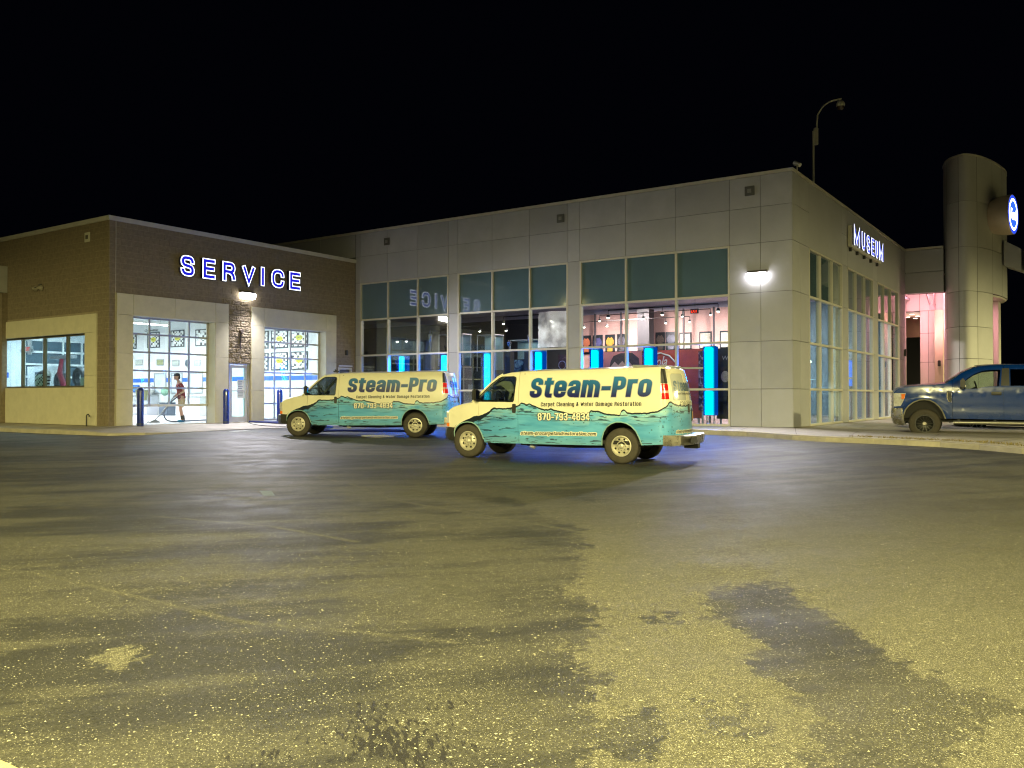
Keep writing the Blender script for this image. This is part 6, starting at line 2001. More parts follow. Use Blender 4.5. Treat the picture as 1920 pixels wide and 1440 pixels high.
def wrap_mat():
    m = bpy.data.materials.new('van_wrap'); m.use_nodes = True
    nt = m.node_tree; L = nt.links.new; b = nt.nodes["Principled BSDF"]
    uv = nt.nodes.new('ShaderNodeUVMap'); uv.uv_map = 'uz'
    sp = nt.nodes.new('ShaderNodeSeparateXYZ'); L(uv.outputs[0], sp.inputs[0])
    def mth(op, a, b_=None, c=None, clamp=False):
        n = nt.nodes.new('ShaderNodeMath'); n.operation = op; n.use_clamp = clamp
        for i, v in enumerate((a, b_, c)):
            if v is None: continue
            if isinstance(v, (int, float)): n.inputs[i].default_value = v
            else: L(v, n.inputs[i])
        return n.outputs[0]
    def rng(v, a, b_, c=0, d=1):
        n = nt.nodes.new('ShaderNodeMapRange'); n.inputs[1].default_value = a; n.inputs[2].default_value = b_; n.inputs[3].default_value = c; n.inputs[4].default_value = d
        L(v, n.inputs[0]); return n.outputs[0]
    def mix(f, a, b_):
        n = nt.nodes.new('ShaderNodeMixRGB')
        if isinstance(f, (int, float)): n.inputs[0].default_value = f
        else: L(f, n.inputs[0])
        for i, v in ((1, a), (2, b_)):
            if isinstance(v, tuple): n.inputs[i].default_value = (*v, 1)
            else: L(v, n.inputs[i])
        return n.outputs[0]
    U, Zc = sp.outputs[0], sp.outputs[1]
    fc = nt.nodes.new('ShaderNodeFloatCurve')
    cv = fc.mapping.curves[0]
    pts = [((u + .6) / 7.3, h / 1.6) for u, h in WAVE]
    cv.points[0].location = (0, pts[0][1]); cv.points[1].location = (1, pts[-1][1])
    for p in pts[1:-1]:
        q = cv.points.new(*p); q.handle_type = 'VECTOR'
    fc.mapping.update()
    L(mth('DIVIDE', mth('ADD', U, .6), 7.3), fc.inputs['Value'])
    h0 = mth('MULTIPLY', fc.outputs[0], 1.6)
    def noise(sx, sz, sc=1, det=3, off=0, dist=0):
        c = nt.nodes.new('ShaderNodeCombineXYZ'); L(mth('MULTIPLY', U, sx), c.inputs[0]); L(mth('MULTIPLY', Zc, sz), c.inputs[1]); c.inputs[2].default_value = off
        n = nt.nodes.new('ShaderNodeTexNoise'); n.inputs['Scale'].default_value = sc; n.inputs['Detail'].default_value = det; n.inputs['Distortion'].default_value = dist
        L(c.outputs[0], n.inputs['Vector']); return n.outputs[0]
    wob = noise(14, 3, 1, 3, 1.3)
    h = mth('ADD', h0, mth('MULTIPLY', mth('SUBTRACT', wob, .5), .035))
    below = mth('SUBTRACT', h, Zc)          # >0 under the crest
    inside = mth('GREATER_THAN', below, 0)
    # line weight heavier at the front
    lw = mth('MULTIPLY_ADD', rng(U, -.5, .75, 1, 0), .20, .034)
    lw = mth('ADD', lw, mth('MULTIPLY', mth('SUBTRACT', noise(9, 9, 1, 2, 4), .45), .03))
    line = mth('MULTIPLY', mth('LESS_THAN', below, lw), mth('GREATER_THAN', below, -.004))
    deep = rng(Zc, .45, 1.15)
    tealA = mix(rng(noise(1.4, 6, 1, 4, 2, .5), .3, .7), (.075, .33, .62), (.15, .49, .78))
    tealB = mix(rng(noise(2.4, 11, 1, 4, 3, .7), .35, .65), (.15, .50, .76), (.52, .74, .64))
    col = mix(rng(below, .28, .02), tealA, tealB)
    col = mix(rng(U, .3, 1.5, .55, 0), col, (.03, .16, .36))
    col = mix(rng(Zc, .60, .40, 0, .45), col, (.24, .58, .72))
    # dark ink streaks
    wv = noise(2.0, 17, 1, 4, 7, .9)
    m1 = mth('MULTIPLY', mth('GREATER_THAN', wv, .55), rng(below, .32, .16))
    m1 = mth('MULTIPLY', m1, rng(below, .0, .03))
    m2 = mth('MULTIPLY', mth('GREATER_THAN', noise(3.6, 24, 1, 3, 9, .6), .60), mth('MULTIPLY', rng(Zc, .56, .52), rng(Zc, .38, .42)))
    m3 = mth('MULTIPLY', mth('GREATER_THAN', noise(2.5, 22, 1, 3, 12, .8), .61), rng(U, 2.2, 1.0))
    ink = mth('MAXIMUM', m1, mth('MAXIMUM', m2, m3))
    col = mix(mth('MULTIPLY', ink, .9), col, (.012, .03, .06))
    # bubbles
    c = nt.nodes.new('ShaderNodeCombineXYZ'); L(U, c.inputs[0]); L(Zc, c.inputs[1])
    vo = nt.nodes.new('ShaderNodeTexVoronoi'); vo.inputs['Scale'].default_value = 17; L(c.outputs[0], vo.inputs['Vector'])
    sc = nt.nodes.new('ShaderNodeSeparateColor'); L(vo.outputs['Color'], sc.inputs[0])
    rad = mth('MULTIPLY', sc.outputs[1], .30)
    dd = mth('SUBTRACT', vo.outputs['Distance'], rad)
    ring = mth('LESS_THAN', mth('ABSOLUTE', dd), .075)
    msk = mth('MULTIPLY', mth('GREATER_THAN', sc.outputs[0], .40), mth('GREATER_THAN', noise(1.1, 1.6, 1, 2, 21), .47))
    msk = mth('MULTIPLY', msk, mth('GREATER_THAN', mth('ADD', rng(U, 3.2, 4.2, 0, 1), rng(mth('ABSOLUTE', mth('SUBTRACT', U, 2.8)), .5, .2, 0, .9)), .5))
    msk = mth('MULTIPLY', msk, rng(below, .07, .12))
    col = mix(mth('MULTIPLY', mth('MULTIPLY', ring, msk), .85), col, (.015, .06, .10))
    # crest bubbles: outline scallops
    vo2 = nt.nodes.new('ShaderNodeTexVoronoi'); vo2.inputs['Scale'].default_value = 30; L(c.outputs[0], vo2.inputs['Vector'])
    scal = mth('MULTIPLY', mth('LESS_THAN', mth('ABSOLUTE', mth('SUBTRACT', vo2.outputs['Distance'], .38)), .08), mth('MULTIPLY', mth('LESS_THAN', below, .06), mth('GREATER_THAN', noise(3, 3, 1, 2, 30), .55)))
    col = mix(mth('MULTIPLY', scal, .7), col, (.015, .06, .10))
    col = mix(line, col, (.008, .018, .03))
    paint = mix(rng(noise(3, 3, 1, 3, 40), .3, .7), (.78, .74, .55), (.82, .79, .60))
    fin = mix(inside, paint, col)
    # road grime along the sill
    gr = mth('MULTIPLY', rng(Zc, .62, .36, 0, .55), noise(2.5, 5, 1, 4, 50))
    fin = mix(gr, fin, (.12, .11, .085))
    L(fin, b.inputs['Base Color'])
    b.inputs['Roughness'].default_value = .32
    b.inputs['Coat Weight'].default_value = .5
    b.inputs['Coat Roughness'].default_value = .06
    return m
M_WRAP = wrap_mat()
M_VPAINT = mat('van_cream_paint', (.80, .77, .58), .3, var=.03, coat=.6)
def grad_mat(name, c0, c1, z0, z1):
    m = bpy.data.materials.new(name); m.use_nodes = True
    nt = m.node_tree; b = nt.nodes["Principled BSDF"]
    tc = nt.nodes.new('ShaderNodeTexCoord'); sp = nt.nodes.new('ShaderNodeSeparateXYZ'); nt.links.new(tc.outputs['Object'], sp.inputs[0])
    mr = nt.nodes.new('ShaderNodeMapRange'); mr.inputs[1].default_value = z0; mr.inputs[2].default_value = z1; nt.links.new(sp.outputs[2], mr.inputs[0])
    mx = nt.nodes.new('ShaderNodeMixRGB'); nt.links.new(mr.outputs[0], mx.inputs[0]); mx.inputs[1].default_value = (*c0, 1); mx.inputs[2].default_value = (*c1, 1)
    nt.links.new(mx.outputs[0], b.inputs['Base Color']); b.inputs['Roughness'].default_value = .35
    return m
M_NAME = grad_mat('name_gradient', (.006, .008, .11), (.012, .18, .42), 1.47, 1.90)
M_NAMEO = mat('name_outline', (.45, .46, .42), .4, var=0)
M_INK = mat('print_black', (.012, .014, .02), .4, var=0)
M_PALE = mat('print_pale', (.80, .78, .62), .4, var=0)

ZTOP = [(-.57, 1.05), (-.50, 1.12), (-.41, 1.17), (-.22, 1.22), (0, 1.265), (.15, 1.29), (.41, 1.56), (.59, 1.73), (.76, 1.87), (.88, 1.935), (1.06, 1.975), (1.4, 2.0), (1.7, 2.012), (3.23, 2.045), (3.94, 2.07), (4.60, 2.085), (4.80, 2.07), (4.95, 2.055), (5.71, 2.05)]
WB = 3.75
def van_f(u, z):
    mir = False
    if u > 5.71: u = 11.42 - u; mir = True
    zt = interp(ZTOP, u)
    w = 1.0
    if z < .75: w -= .035 * ((.75 - z) / .4) ** 2
    if z > 1.25: w -= .10 * ((z - 1.25) / .8) ** 1.4
    w += .012 * math.exp(-((z - 1.02) / .05) ** 2)
    if u < .3: w -= .11 * ((.3 - u) / .9) ** 2
    if z > zt - .10 and u > .3: w -= .05 * ((z - zt + .10) / .10) ** 2
    lean = .17 * (max(0, z - 1.0) / 1.05) ** 2
    t = min(1, max(0, (u - 4.5) / .45)); t = t * t * (3 - 2 * t)
    if u <= 4.62: s, y = u, w
    elif u <= 4.857:
        a = (u - 4.62) / .2; s = 4.62 + .2 * sin(a); y = w - .2 + .2 * cos(a)
    else:
        yh = w - .125
        y = yh * (1 - (u - 4.857) / .853)
        s = 4.62 + .185 + .177 * (1 - (y / yh) ** 2)
    s -= lean * t
    return (WB - s, -y if mir else y, z)
VB = Body(van_f)

def mk_van(label, loc, rot, pitch):
    t = thing('cargo_van', label, 'van', loc)
    t.rotation_euler = (0, -pitch, rot)
    FA = [(-.38, .45), (-.37, .60), (-.31, .70), (-.22, .77), (-.12, .81), (0, .83), (.12, .82), (.22, .78), (.31, .70), (.38, .58), (.43, .44), (.45, .36)]
    RA = [(3.32, .39), (3.33, .55), (3.37, .68), (3.44, .79), (3.53, .86), (3.64, .90), (3.76, .905), (3.88, .88), (3.99, .82), (4.09, .72), (4.16, .59), (4.22, .42)]
    low = [(-.57, .70), (-.38, .69)] + FA + [(1.7, .365), (3.2, .385)] + RA + [(4.7, .45), (4.80, .60), (5.706, .60)]
    top = [(5.706, 2.05), (4.95, 2.055), (4.80, 2.07), (4.60, 2.085), (3.94, 2.07), (3.23, 2.045), (1.7, 2.012), (1.4, 2.0), (1.06, 1.975), (.88, 1.935), (.76, 1.87), (.59, 1.73), (.41, 1.56), (.15, 1.29), (0, 1.265), (-.22, 1.22), (-.41, 1.17), (-.50, 1.12), (-.57, 1.05)]
    outer = low + top
    win = [(.24, 1.315), (.30, 1.40), (.44, 1.545), (.63, 1.725), (.80, 1.845), (.87, 1.875), (1.17, 1.885), (1.22, 1.87), (1.235, 1.83), (1.20, 1.35), (1.18, 1.315)]
    rwin = [(4.97, 1.40), (5.0, 1.38), (5.56, 1.38), (5.59, 1.41), (5.59, 1.93), (5.55, 1.96), (5.06, 1.95), (4.99, 1.90)]
    tailh = [(4.635, 1.40), (4.835, 1.40), (4.835, 1.73), (4.635, 1.73)]
    blk = [(4.625, 1.735), (4.84, 1.735), (4.84, 2.0), (4.80, 2.04), (4.625, 2.05)]
    H = [win, rwin, tailh]
    # skin pieces left
    VB.skin('front_fender', M_WRAP, t, outer, [win], clipu=(-.58, .306))
    # the window crosses the fender seam: clip from the same outline so the pieces meet
    fd = VB.skin('front_door', M_WRAP, t, outer, [win], clipu=(.314, 1.312))
    VB.skin('cargo_side', M_WRAP, t, outer, [tailh], clipu=(1.32, 4.905))
    for sd in (1, -1):
        rd = VB.skin('rear_door', M_WRAP, t, outer, [rwin], clipu=(4.913, 5.706), side=sd)
        p = VB.skin('rear_window', M_CREAMW, rd, [(a * .99 + 5.29 * .01, b * .99 + 1.67 * .01) for a, b in rwin], d=-.004, side=sd, thick=0)
    VB.skin('right_side', M_WRAP, t, outer, [win, tailh], clipu=(-.58, 4.905), side=-1)
    # glass
    VB.skin('side_window', M_VGLASS, t, win, d=-.012, thick=0, gu=.3, gz=.3)
    VB.skin('side_window', M_VGLASS, t, win, d=-.012, thick=0, gu=.3, gz=.3, side=-1)
    for sd in (1, -1):
        # black window gasket
        mb = MB()
        pts = [VB.p(a, b, .002) for a, b in win]
        mb.tube([(p.x, p.y * sd, p.z) for p in pts + pts[:1]], .012, 5, False); mb.part('window_gasket', M_TRIM, t, True, off=(0, 0, 0))
    # lamps at the rear corners
    for sd in (1, -1):
        tl = VB.skin('tail_lamp', M_TAIL, t, [(a + (.004 if a < 4.7 else -.004), b + (.004 if b < 1.5 else -.004)) for a, b in tailh], d=.012, side=sd, thick=.03, gu=.05, gz=.1)
        VB.skin('reverse_lens', M_TAILC, tl, [(4.645, 1.53), (4.825, 1.53), (4.825, 1.585), (4.645, 1.585)], d=.016, side=sd, thick=.006, gu=.05)
        VB.skin('corner_trim', M_TRIM, t, blk, d=.005, side=sd, thick=.012, gu=.05, gz=.1)
    # roof, windscreen, hood, nose
    us = list(np.arange(.88, 4.6, .15)) + [4.60, 4.68, 4.76, 4.84, 4.95, 5.1, 5.3, 5.5, 5.71]
    def amp(k):
        u = us[min(int(k * (len(us) - 1) + .5), len(us) - 1)]
        return .065 * min(1, max(0, (4.95 - u) / .5)) * min(1, .55 + (u - .88) * .6)
    strip('roof', M_VPAINT, t, [VB.p(u, interp(ZTOP, u)) for u in us], crown=amp, bulge=lambda k: .17 * max(0, 1 - k * 7), d=-.001)
    ws = [.15, .28, .41, .5, .59, .68, .76, .88]
    strip('windscreen', M_VGLASS, t, [VB.p(u, interp(ZTOP, u), -.012) for u in ws], bulge=lambda k: .17, crown=lambda k: .035 * k)
    for sd in (1, -1):
        mb = MB(); mb.tube([(p.x + .015, p.y * sd, p.z) for p in [VB.p(u, interp(ZTOP, u)) for u in ws]], .028, 6); mb.part('windscreen_pillar', M_VPAINT, t, True, off=(0, 0, 0))
    hs = [-.57, -.50, -.41, -.22, 0, .15]
    strip('hood', M_VPAINT, t, [VB.p(u, interp(ZTOP, u)) for u in hs], bulge=lambda k: .17, crown=lambda k: .05)
    fr = [VB.p(-.57, z) for z in (1.05, .95, .85, .75, .69)]
    strip('grille_panel', M_TRIM, t, fr, bulge=lambda k: .17, crown=lambda k: .04 * (1 - k))
    for k in range(4):
        z = .76 + k * .07
        p = VB.p(-.57, z)
        mb = MB(); mb.tube([(p.x + .005 + .17 * (1 - s_ * s_), .55 * s_ * p.y / .9, z) for s_ in (-1, -.6, -.2, .2, .6, 1)], .012, 5); mb.part('grille_bar', M_BCHR, t, True, off=(0, 0, 0))
    for sd in (1, -1):
        hl = VB.skin('headlamp', M_LAMPC, t, [(-.60, .80), (-.53, .80), (-.53, 1.05), (-.56, 1.07), (-.60, 1.06)], d=.012, side=sd, thick=.03)
        VB.skin('turn_signal', M_AMBER, t, [(-.60, .71), (-.525, .71), (-.525, .795), (-.60, .795)], d=.012, side=sd, thick=.03)
        mb = MB(); mb.box(WB + .55, .42 * sd, .86, WB + .66, .80 * sd, 1.02); mb.part('headlamp', M_LAMPC, t, bevel=.02, off=(0, 0, 0))
    # front bumper
    fb = []
    mb = MB()
    for s_ in np.linspace(-1, 1, 13):
        y = .93 * s_; x = WB + .56 + .26 * (1 - s_ ** 4)
        fb.append((x, y))
    ins = [(WB + .30, .95)] ; 
    path = [(WB + .36, -.95)] + [(x, y) for x, y in fb] + [(WB + .36, .95)]
    vs = []
    for (x, y) in path:
        for dx, z in ((-.06, .685), (.0, .68), (.02, .62), (.015, .50), (-.03, .40), (-.12, .38)):
            vs.append((x + dx, y, z))
    n = len(path)
    mb.add(vs, [(i * 6 + k, i * 6 + k + 1, (i + 1) * 6 + k + 1, (i + 1) * 6 + k) for i in range(n - 1) for k in range(5)])
    mb.part('front_bumper', M_TRIM, t, True, off=(0, 0, 0))
    # rear bumper (step, dull chrome)
    mb = MB()
    path = []
    for s_ in np.linspace(-1, 1, 17):
        y = .97 * s_; x = -(4.88 - WB) - .16 - .16 * (1 - abs(s_) ** 3)
        path.append((x, y))
    path = [(-(4.68 - WB), -.985)] + [(x, y) for x, y in path] + [(-(4.68 - WB), .985)]
    vs = []
    for (x, y) in path:
        for dx, z in ((.26, .645), (.0, .645), (-.02, .63), (-.02, .50), (.0, .44), (.16, .42)):
            vs.append((x + (dx if abs(y) < .98 else dx * .0), y, z))
    n = len(path)
    mb.add(vs, [(i * 6 + k, i * 6 + k + 1, (i + 1) * 6 + k + 1, (i + 1) * 6 + k) for i in range(n - 1) for k in range(5)])
    rbp = mb.part('rear_bumper', M_BCHR, t, True, off=(0, 0, 0))
    mb = MB(); mb.box(-1.48, .30, .47, -1.468, .80, .60); mb.part('step_pad', M_TRIM, rbp, off=(0, 0, 0), bevel=.01)
    mb = MB(); mb.box(-1.45, -.10, .34, -1.15, .10, .44); mb.part('tow_hitch', M_TRIM, t, off=(0, 0, 0))
    # lettering
    sl = .016
    BIG = dict(gw=.52, t=.20, gap=.07, X=.82, shear=.10)
    MED = dict(gw=.40, t=.14, gap=.10, X=.80, space=.30)
    NUM = dict(gw=.46, t=.165, gap=.06)
    WEB = dict(gw=.52, t=.16, gap=.10, X=.82, shear=.22)
    for (nm, ol, u0, u1, z0, z1, sl_, mm) in (('company_name', 'company_name_outline', 1.60, 4.43, 1.405, 1.845, .017, M_NAME),):
        stroke_vinyl(VB, ol, 'Steam-Pro', u0, u1, z0, z1, M_NAMEO, t, .0035, sl_, extra=.055, **BIG)
        stroke_vinyl(VB, nm, 'Steam-Pro', u0, u1, z0, z1, mm, t, .0065, sl_, **BIG)
    stroke_vinyl(VB, 'slogan', 'Carpet Cleaning & Water Damage Restoration', 1.88, 4.21, 1.215, 1.305, M_INK, t, .004, .018, **MED)
    stroke_vinyl(VB, 'phone_outline', '870-793-4834', 1.81, 3.05, .90, 1.065, M_INK, t, .004, .020, extra=.11, **NUM)
    stroke_vinyl(VB, 'phone_number', '870-793-4834', 1.81, 3.05, .90, 1.065, M_PALE, t, .007, .020, **NUM)
    stroke_vinyl(VB, 'web_outline', 'steam-procarpetandrestoration.com', 1.39, 3.20, .570, .640, M_PALE, t, .004, .016, extra=.42, **WEB)
    stroke_vinyl(VB, 'web_address', 'steam-procarpetandrestoration.com', 1.39, 3.20, .570, .640, M_INK, t, .008, .016, **WEB)
    stroke_vinyl(VB, 'company_name', 'Steam-Pro', 5.04, 6.40, 1.58, 1.80, M_NAMED, t, .004, 0, **BIG)
    stroke_vinyl(VB, 'slogan', 'Carpet Cleaning & Water Damage Restoration', 5.16, 6.28, 1.505, 1.55, M_INK, t, .004, 0, **MED)
    stroke_vinyl(VB, 'phone_outline', '870-793-4834', 5.25, 6.25, 1.265, 1.36, M_INK, t, .004, 0, extra=.11, **NUM)
    stroke_vinyl(VB, 'phone_number', '870-793-4834', 5.25, 6.25, 1.265, 1.36, M_PALE, t, .007, 0, **NUM)
    stroke_vinyl(VB, 'web_outline', 'steam-procarpetandrestoration.com', 5.05, 6.45, .685, .745, M_PALE, t, .004, 0, extra=.40, **WEB)
    stroke_vinyl(VB, 'web_address', 'steam-procarpetandrestoration.com', 5.05, 6.45, .685, .745, M_INK, t, .008, 0, **WEB)
    # plate, handles, mirror
    pl = VB.skin('license_plate', M_TRIM, t, [(5.96, .92), (6.36, .92), (6.36, 1.20), (5.96, 1.20)], d=.012, thick=.015)
    VB.skin('plate_face', mat('plate_amber', (.62, .33, .05), .4, var=.3, vs=30), pl, [(6.02, .97), (6.28, .97), (6.28, 1.13), (6.02, 1.13)], d=.018, thick=.004)
    VB.skin('door_handle', M_TRIM, t, [(5.62, 1.12), (5.68, 1.12), (5.68, 1.30), (5.62, 1.30)], d=.03, thick=.03)
    VB.skin('door_handle', M_TRIM, fd, [(1.18, 1.07), (1.195, 1.055), (1.245, 1.055), (1.26, 1.07), (1.26, 1.25), (1.245, 1.265), (1.195, 1.265), (1.18, 1.25)], d=.035, thick=.035)
    for sd in (1, -1):
        mb = MB(); mb.box(WB - .36, sd * 1.06, 1.33, WB - .26, sd * 1.27, 1.60); mr = mb.part('side_mirror', M_TRIM, t, True, bevel=.03, off=(0, 0, 0))
        mb = MB(); mb.box(WB - .372, sd * 1.085, 1.36, WB - .361, sd * 1.245, 1.57); mb.part('mirror_glass', mat('mirror', (.5, .5, .5), .05, 1, var=0), mr, off=(0, 0, 0))
        mb = MB(); mb.tube([(WB - .33, sd * .93, 1.36), (WB - .31, sd * 1.08, 1.38)], .025, 6); mb.part('mirror_arm', M_TRIM, mr, True, off=(0, 0, 0))
    # arch lips
    for A in (FA[:-1], RA):
        for sd in (1, -1):
            mb = MB(); pts = [VB.p(a, b, .004) for a, b in A]
            mb.tube([(p.x, p.y * sd, p.z) for p in pts], .013, 6); mb.part('arch_lip', M_WRAPF, t, True, off=(0, 0, 0))
    # inner arches, floor, cabin
    mb = MB()
    mb.box(-1.0, -.93, .42, WB - .60, .93, .50)
    mb.box(WB - .36, -.6, .42, WB + .35, .6, .95)
    mb.box(-.9, -.6, .5, .9, .6, 1.0)
    for x in (1.0, 2.4): mb.box(x, -.75, .32, x + .08, .75, .42)
    mb.tube([(2.4, .55, .34), (1.2, .6, .33), (.4, .62, .36)], .04); 
    mb.part('chassis', M_UNDER, t, off=(0, 0, 0))
    mb = MB(); mb.tube([(2.2, .75, .33), (2.15, .9, .30), (2.05, .93, .29)], .035, 8); mb.part('exhaust', M_STEEL, t, True, off=(0, 0, 0))
    for (cx, r_) in ((WB, .47), (0, .50)):
        for sd in (1, -1):
            mb = MB(); mb.lathe([(.05, sd * .62), (r_, sd * .62), (r_, sd * .955)], (cx, 0, .40), 'y', 20, 0, pi)
            mb.part('wheel_well', M_UNDER, t, off=(0, 0, 0))
    mb = MB(); mb.box(WB - 1.46, -.9, .5, WB - 1.42, .9, 1.95); mb.part('bulkhead', M_SEAT, t, off=(0, 0, 0))
    mb = MB(); mb.box(WB - .42, -.9, .9, WB - .02, .9, 1.22); mb.box(WB - .46, -.9, 1.16, WB - .02, .9, 1.245); mb.part('dashboard', M_TRIM, t, off=(0, 0, 0), bevel=.04)
    for sd in (1, -1):
        mb = MB(); mb.box(WB - 1.30, sd * .25, .85, WB - .80, sd * .78, 1.02); mb.box(WB - 1.38, sd * .25, 1.0, WB - 1.20, sd * .78, 1.62); mb.box(WB - 1.36, sd * .40, 1.64, WB - 1.24, sd * .63, 1.82); mb.part('seat', M_SEAT, t, off=(0, 0, 0), bevel=.05)
    mb = MB()
    ring = [(WB - .62 + .06 * sin(a) * 1.0, .50 + .19 * cos(a), 1.38 + .17 * sin(a)) for a in np.linspace(0, 2 * pi, 21)]
    mb.tube(ring, .016, 6, False); mb.tube([(WB - .62, .50, 1.38), (WB - .42, .5, 1.22)], .03, 6); mb.tube([(WB - .62, .32, 1.38), (WB - .62, .68, 1.38)], .014, 5)
    mb.part('steering_wheel', M_BLK, t, True, off=(0, 0, 0))
    mb = MB(); mb.box(WB - .50, -.12, 1.80, WB - .47, .12, 1.87); mb.part('rear_view_mirror', M_BLK, t, off=(0, 0, 0))
    mb = MB(); mb.box(WB + .28, -.88, .75, WB + .36, .88, 1.1); mb.part('radiator_support', M_UNDER, t, off=(0, 0, 0))
    for (cx, nm) in ((WB, 'front'), (0, 'rear')):
        for sd in (1, -1):
            wheel(t, cx, sd * .835, .387, side=sd)
    return t
M_CREAMW = mat('wrapped_glass', (.62, .63, .58), .12, var=.06, vs=3, coat=.8)
M_NAMED = mat('name_dark', (.02, .08, .16), .35, var=0)
M_WRAPF = mat('wrap_edge', (.25, .42, .40), .4, var=.2, vs=3)

van1 = mk_van('nearer teal and cream wrapped cargo van with rear doors towards the lot', (17.619, 8.756, .039), R(98.65), .008)
van1['group'] = 'matching wrapped cargo vans'
van2 = copy_tree(van1)
van2['label'] = 'farther teal and cream wrapped cargo van, nose at the overhead door'
van2.location = (21.498, 18.367, .196)
van2.rotation_euler = (0, -.008, R(120.05))
mb = MB(); mb.box(WB - 1.10, .10, 2.06, WB - .92, .24, 2.10); mb.tube([(WB - 1.0, .17, 2.1), (WB - .95, .17, 2.14)], .02)
mb.part('roof_beacon', M_BLK, van2, off=(0, 0, 0))
mb = MB()
for k in (0, 1): mb.tube([(-.5 - k * .9, .55 - k * 1.1, 2.10), (-1.0, -.55, 2.10)], .02)
mb.tube([(-.1, .45, 2.13), (-.85, .45, 2.11), (-.95, -.3, 2.11), (-.2, -.35, 2.13), (-.1, .45, 2.13)], .022)
mb.part('roof_rack', M_STEEL, van1, off=(0, 0, 0))

# ------------------------------------------------------------------ pickup truck
TZT = [(-.85, 1.40), (-.79, 1.46), (-.70, 1.52), (-.47, 1.58), (-.14, 1.61), (.32, 1.63), (.59, 1.67), (.79, 1.81), (1.03, 1.99), (1.30, 2.12), (1.47, 2.17), (1.73, 2.195), (2.08, 2.205), (3.0, 2.19), (3.22, 2.13), (3.36, 1.58), (3.40, 1.50), (5.35, 1.50)]
def tr_f(u, z):
    zt = interp(TZT, u)
    w = 1.0
    if z < .85: w -= .03 * ((.85 - z) / .35) ** 2
    if z > 1.5: w -= .17 * ((z - 1.5) / .7) ** 1.2
    w += .015 * math.exp(-((z - 1.36) / .04) ** 2) - .012 * math.exp(-((z - .93) / .05) ** 2)
    if u < .2: w -= .05 * ((.2 - u) / 1.0) ** 2
    if z > zt - .08 and u > .7 and z > 1.55: w -= .05 * ((z - zt + .08) / .08) ** 2
    # flared arch
    r = math.hypot(u, z - .45)
    if r < .85 and z < 1.3: w += .035 * math.exp(-((r - .68) / .07) ** 2)
    return (-u, w, z)
TB = Body(tr_f)
M_TBLUE = bpy.data.materials.new('truck_blue'); M_TBLUE.use_nodes = True
_nt = M_TBLUE.node_tree; _b = _nt.nodes["Principled BSDF"]
_uv = _nt.nodes.new('ShaderNodeUVMap'); _uv.uv_map = 'uz'; _sp = _nt.nodes.new('ShaderNodeSeparateXYZ'); _nt.links.new(_uv.outputs[0], _sp.inputs[0])
_n = _nt.nodes.new('ShaderNodeTexNoise'); _n.inputs['Scale'].default_value = 2.2; _n.inputs['Detail'].default_value = 5; _nt.links.new(_uv.outputs[0], _n.inputs['Vector'])
_mr = _nt.nodes.new('ShaderNodeMapRange'); _mr.inputs[1].default_value = 1.3; _mr.inputs[2].default_value = .66; _mr.inputs[3].default_value = 0; _mr.inputs[4].default_value = .30; _nt.links.new(_sp.outputs[1], _mr.inputs[0])
_mu = _nt.nodes.new('ShaderNodeMath'); _mu.operation = 'MULTIPLY'; _nt.links.new(_mr.outputs[0], _mu.inputs[0]); _nt.links.new(_n.outputs[0], _mu.inputs[1])
_mx = _nt.nodes.new('ShaderNodeMixRGB'); _mx.inputs[1].default_value = (.003, .034, .20, 1); _mx.inputs[2].default_value = (.10, .10, .075, 1); _nt.links.new(_mu.outputs[0], _mx.inputs[0])
_nt.links.new(_mx.outputs[0], _b.inputs['Base Color'])
_r = _nt.nodes.new('ShaderNodeMapRange'); _r.inputs[3].default_value = .22; _r.inputs[4].default_value = .6; _nt.links.new(_mu.outputs[0], _r.inputs[0]); _nt.links.new(_r.outputs[0], _b.inputs['Roughness'])
_b.inputs['Metallic'].default_value = 0; _b.inputs['Coat Weight'].default_value = .25; _b.inputs['Coat Roughness'].default_value = .08
tk = thing('pickup_truck', 'dusty dark blue pickup truck with black wheels at the right edge of the view', 'pickup truck', (29.78, 4.69, .22), R(97))
TFA = [(-.60, .50), (-.585, .70), (-.53, .86), (-.43, .99), (-.30, 1.09), (-.14, 1.155), (0, 1.17), (.14, 1.15), (.28, 1.08), (.40, .97), (.49, .83), (.545, .68), (.57, .60)]
TRA = [(a + 4.06, b - .02) for a, b in TFA]
towin = TFA[:1]
tout = [(-.86, .92), (-.62, .90)] + TFA + [(.76, .605), (3.4, .58)] + TRA + [(5.35, .62)] + [(5.35, 1.50), (3.40, 1.50), (3.36, 1.58), (3.22, 2.13), (3.0, 2.19), (2.08, 2.205), (1.73, 2.195), (1.47, 2.17), (1.30, 2.12), (1.03, 1.99), (.79, 1.81), (.59, 1.67), (.32, 1.63), (-.14, 1.61), (-.47, 1.58), (-.70, 1.52), (-.79, 1.46), (-.85, 1.40)]
tw1 = [(.95, 1.50), (1.02, 1.66), (1.15, 1.80), (1.34, 1.94), (1.55, 2.03), (1.73, 2.055), (1.99, 2.06), (2.02, 2.04), (1.98, 1.57), (1.72, 1.565), (1.56, 1.55), (1.42, 1.50)]
tw2 = [(2.27, 1.58), (2.27, 2.07), (2.95, 2.06), (3.06, 2.02), (3.12, 1.60), (3.10, 1.58)]
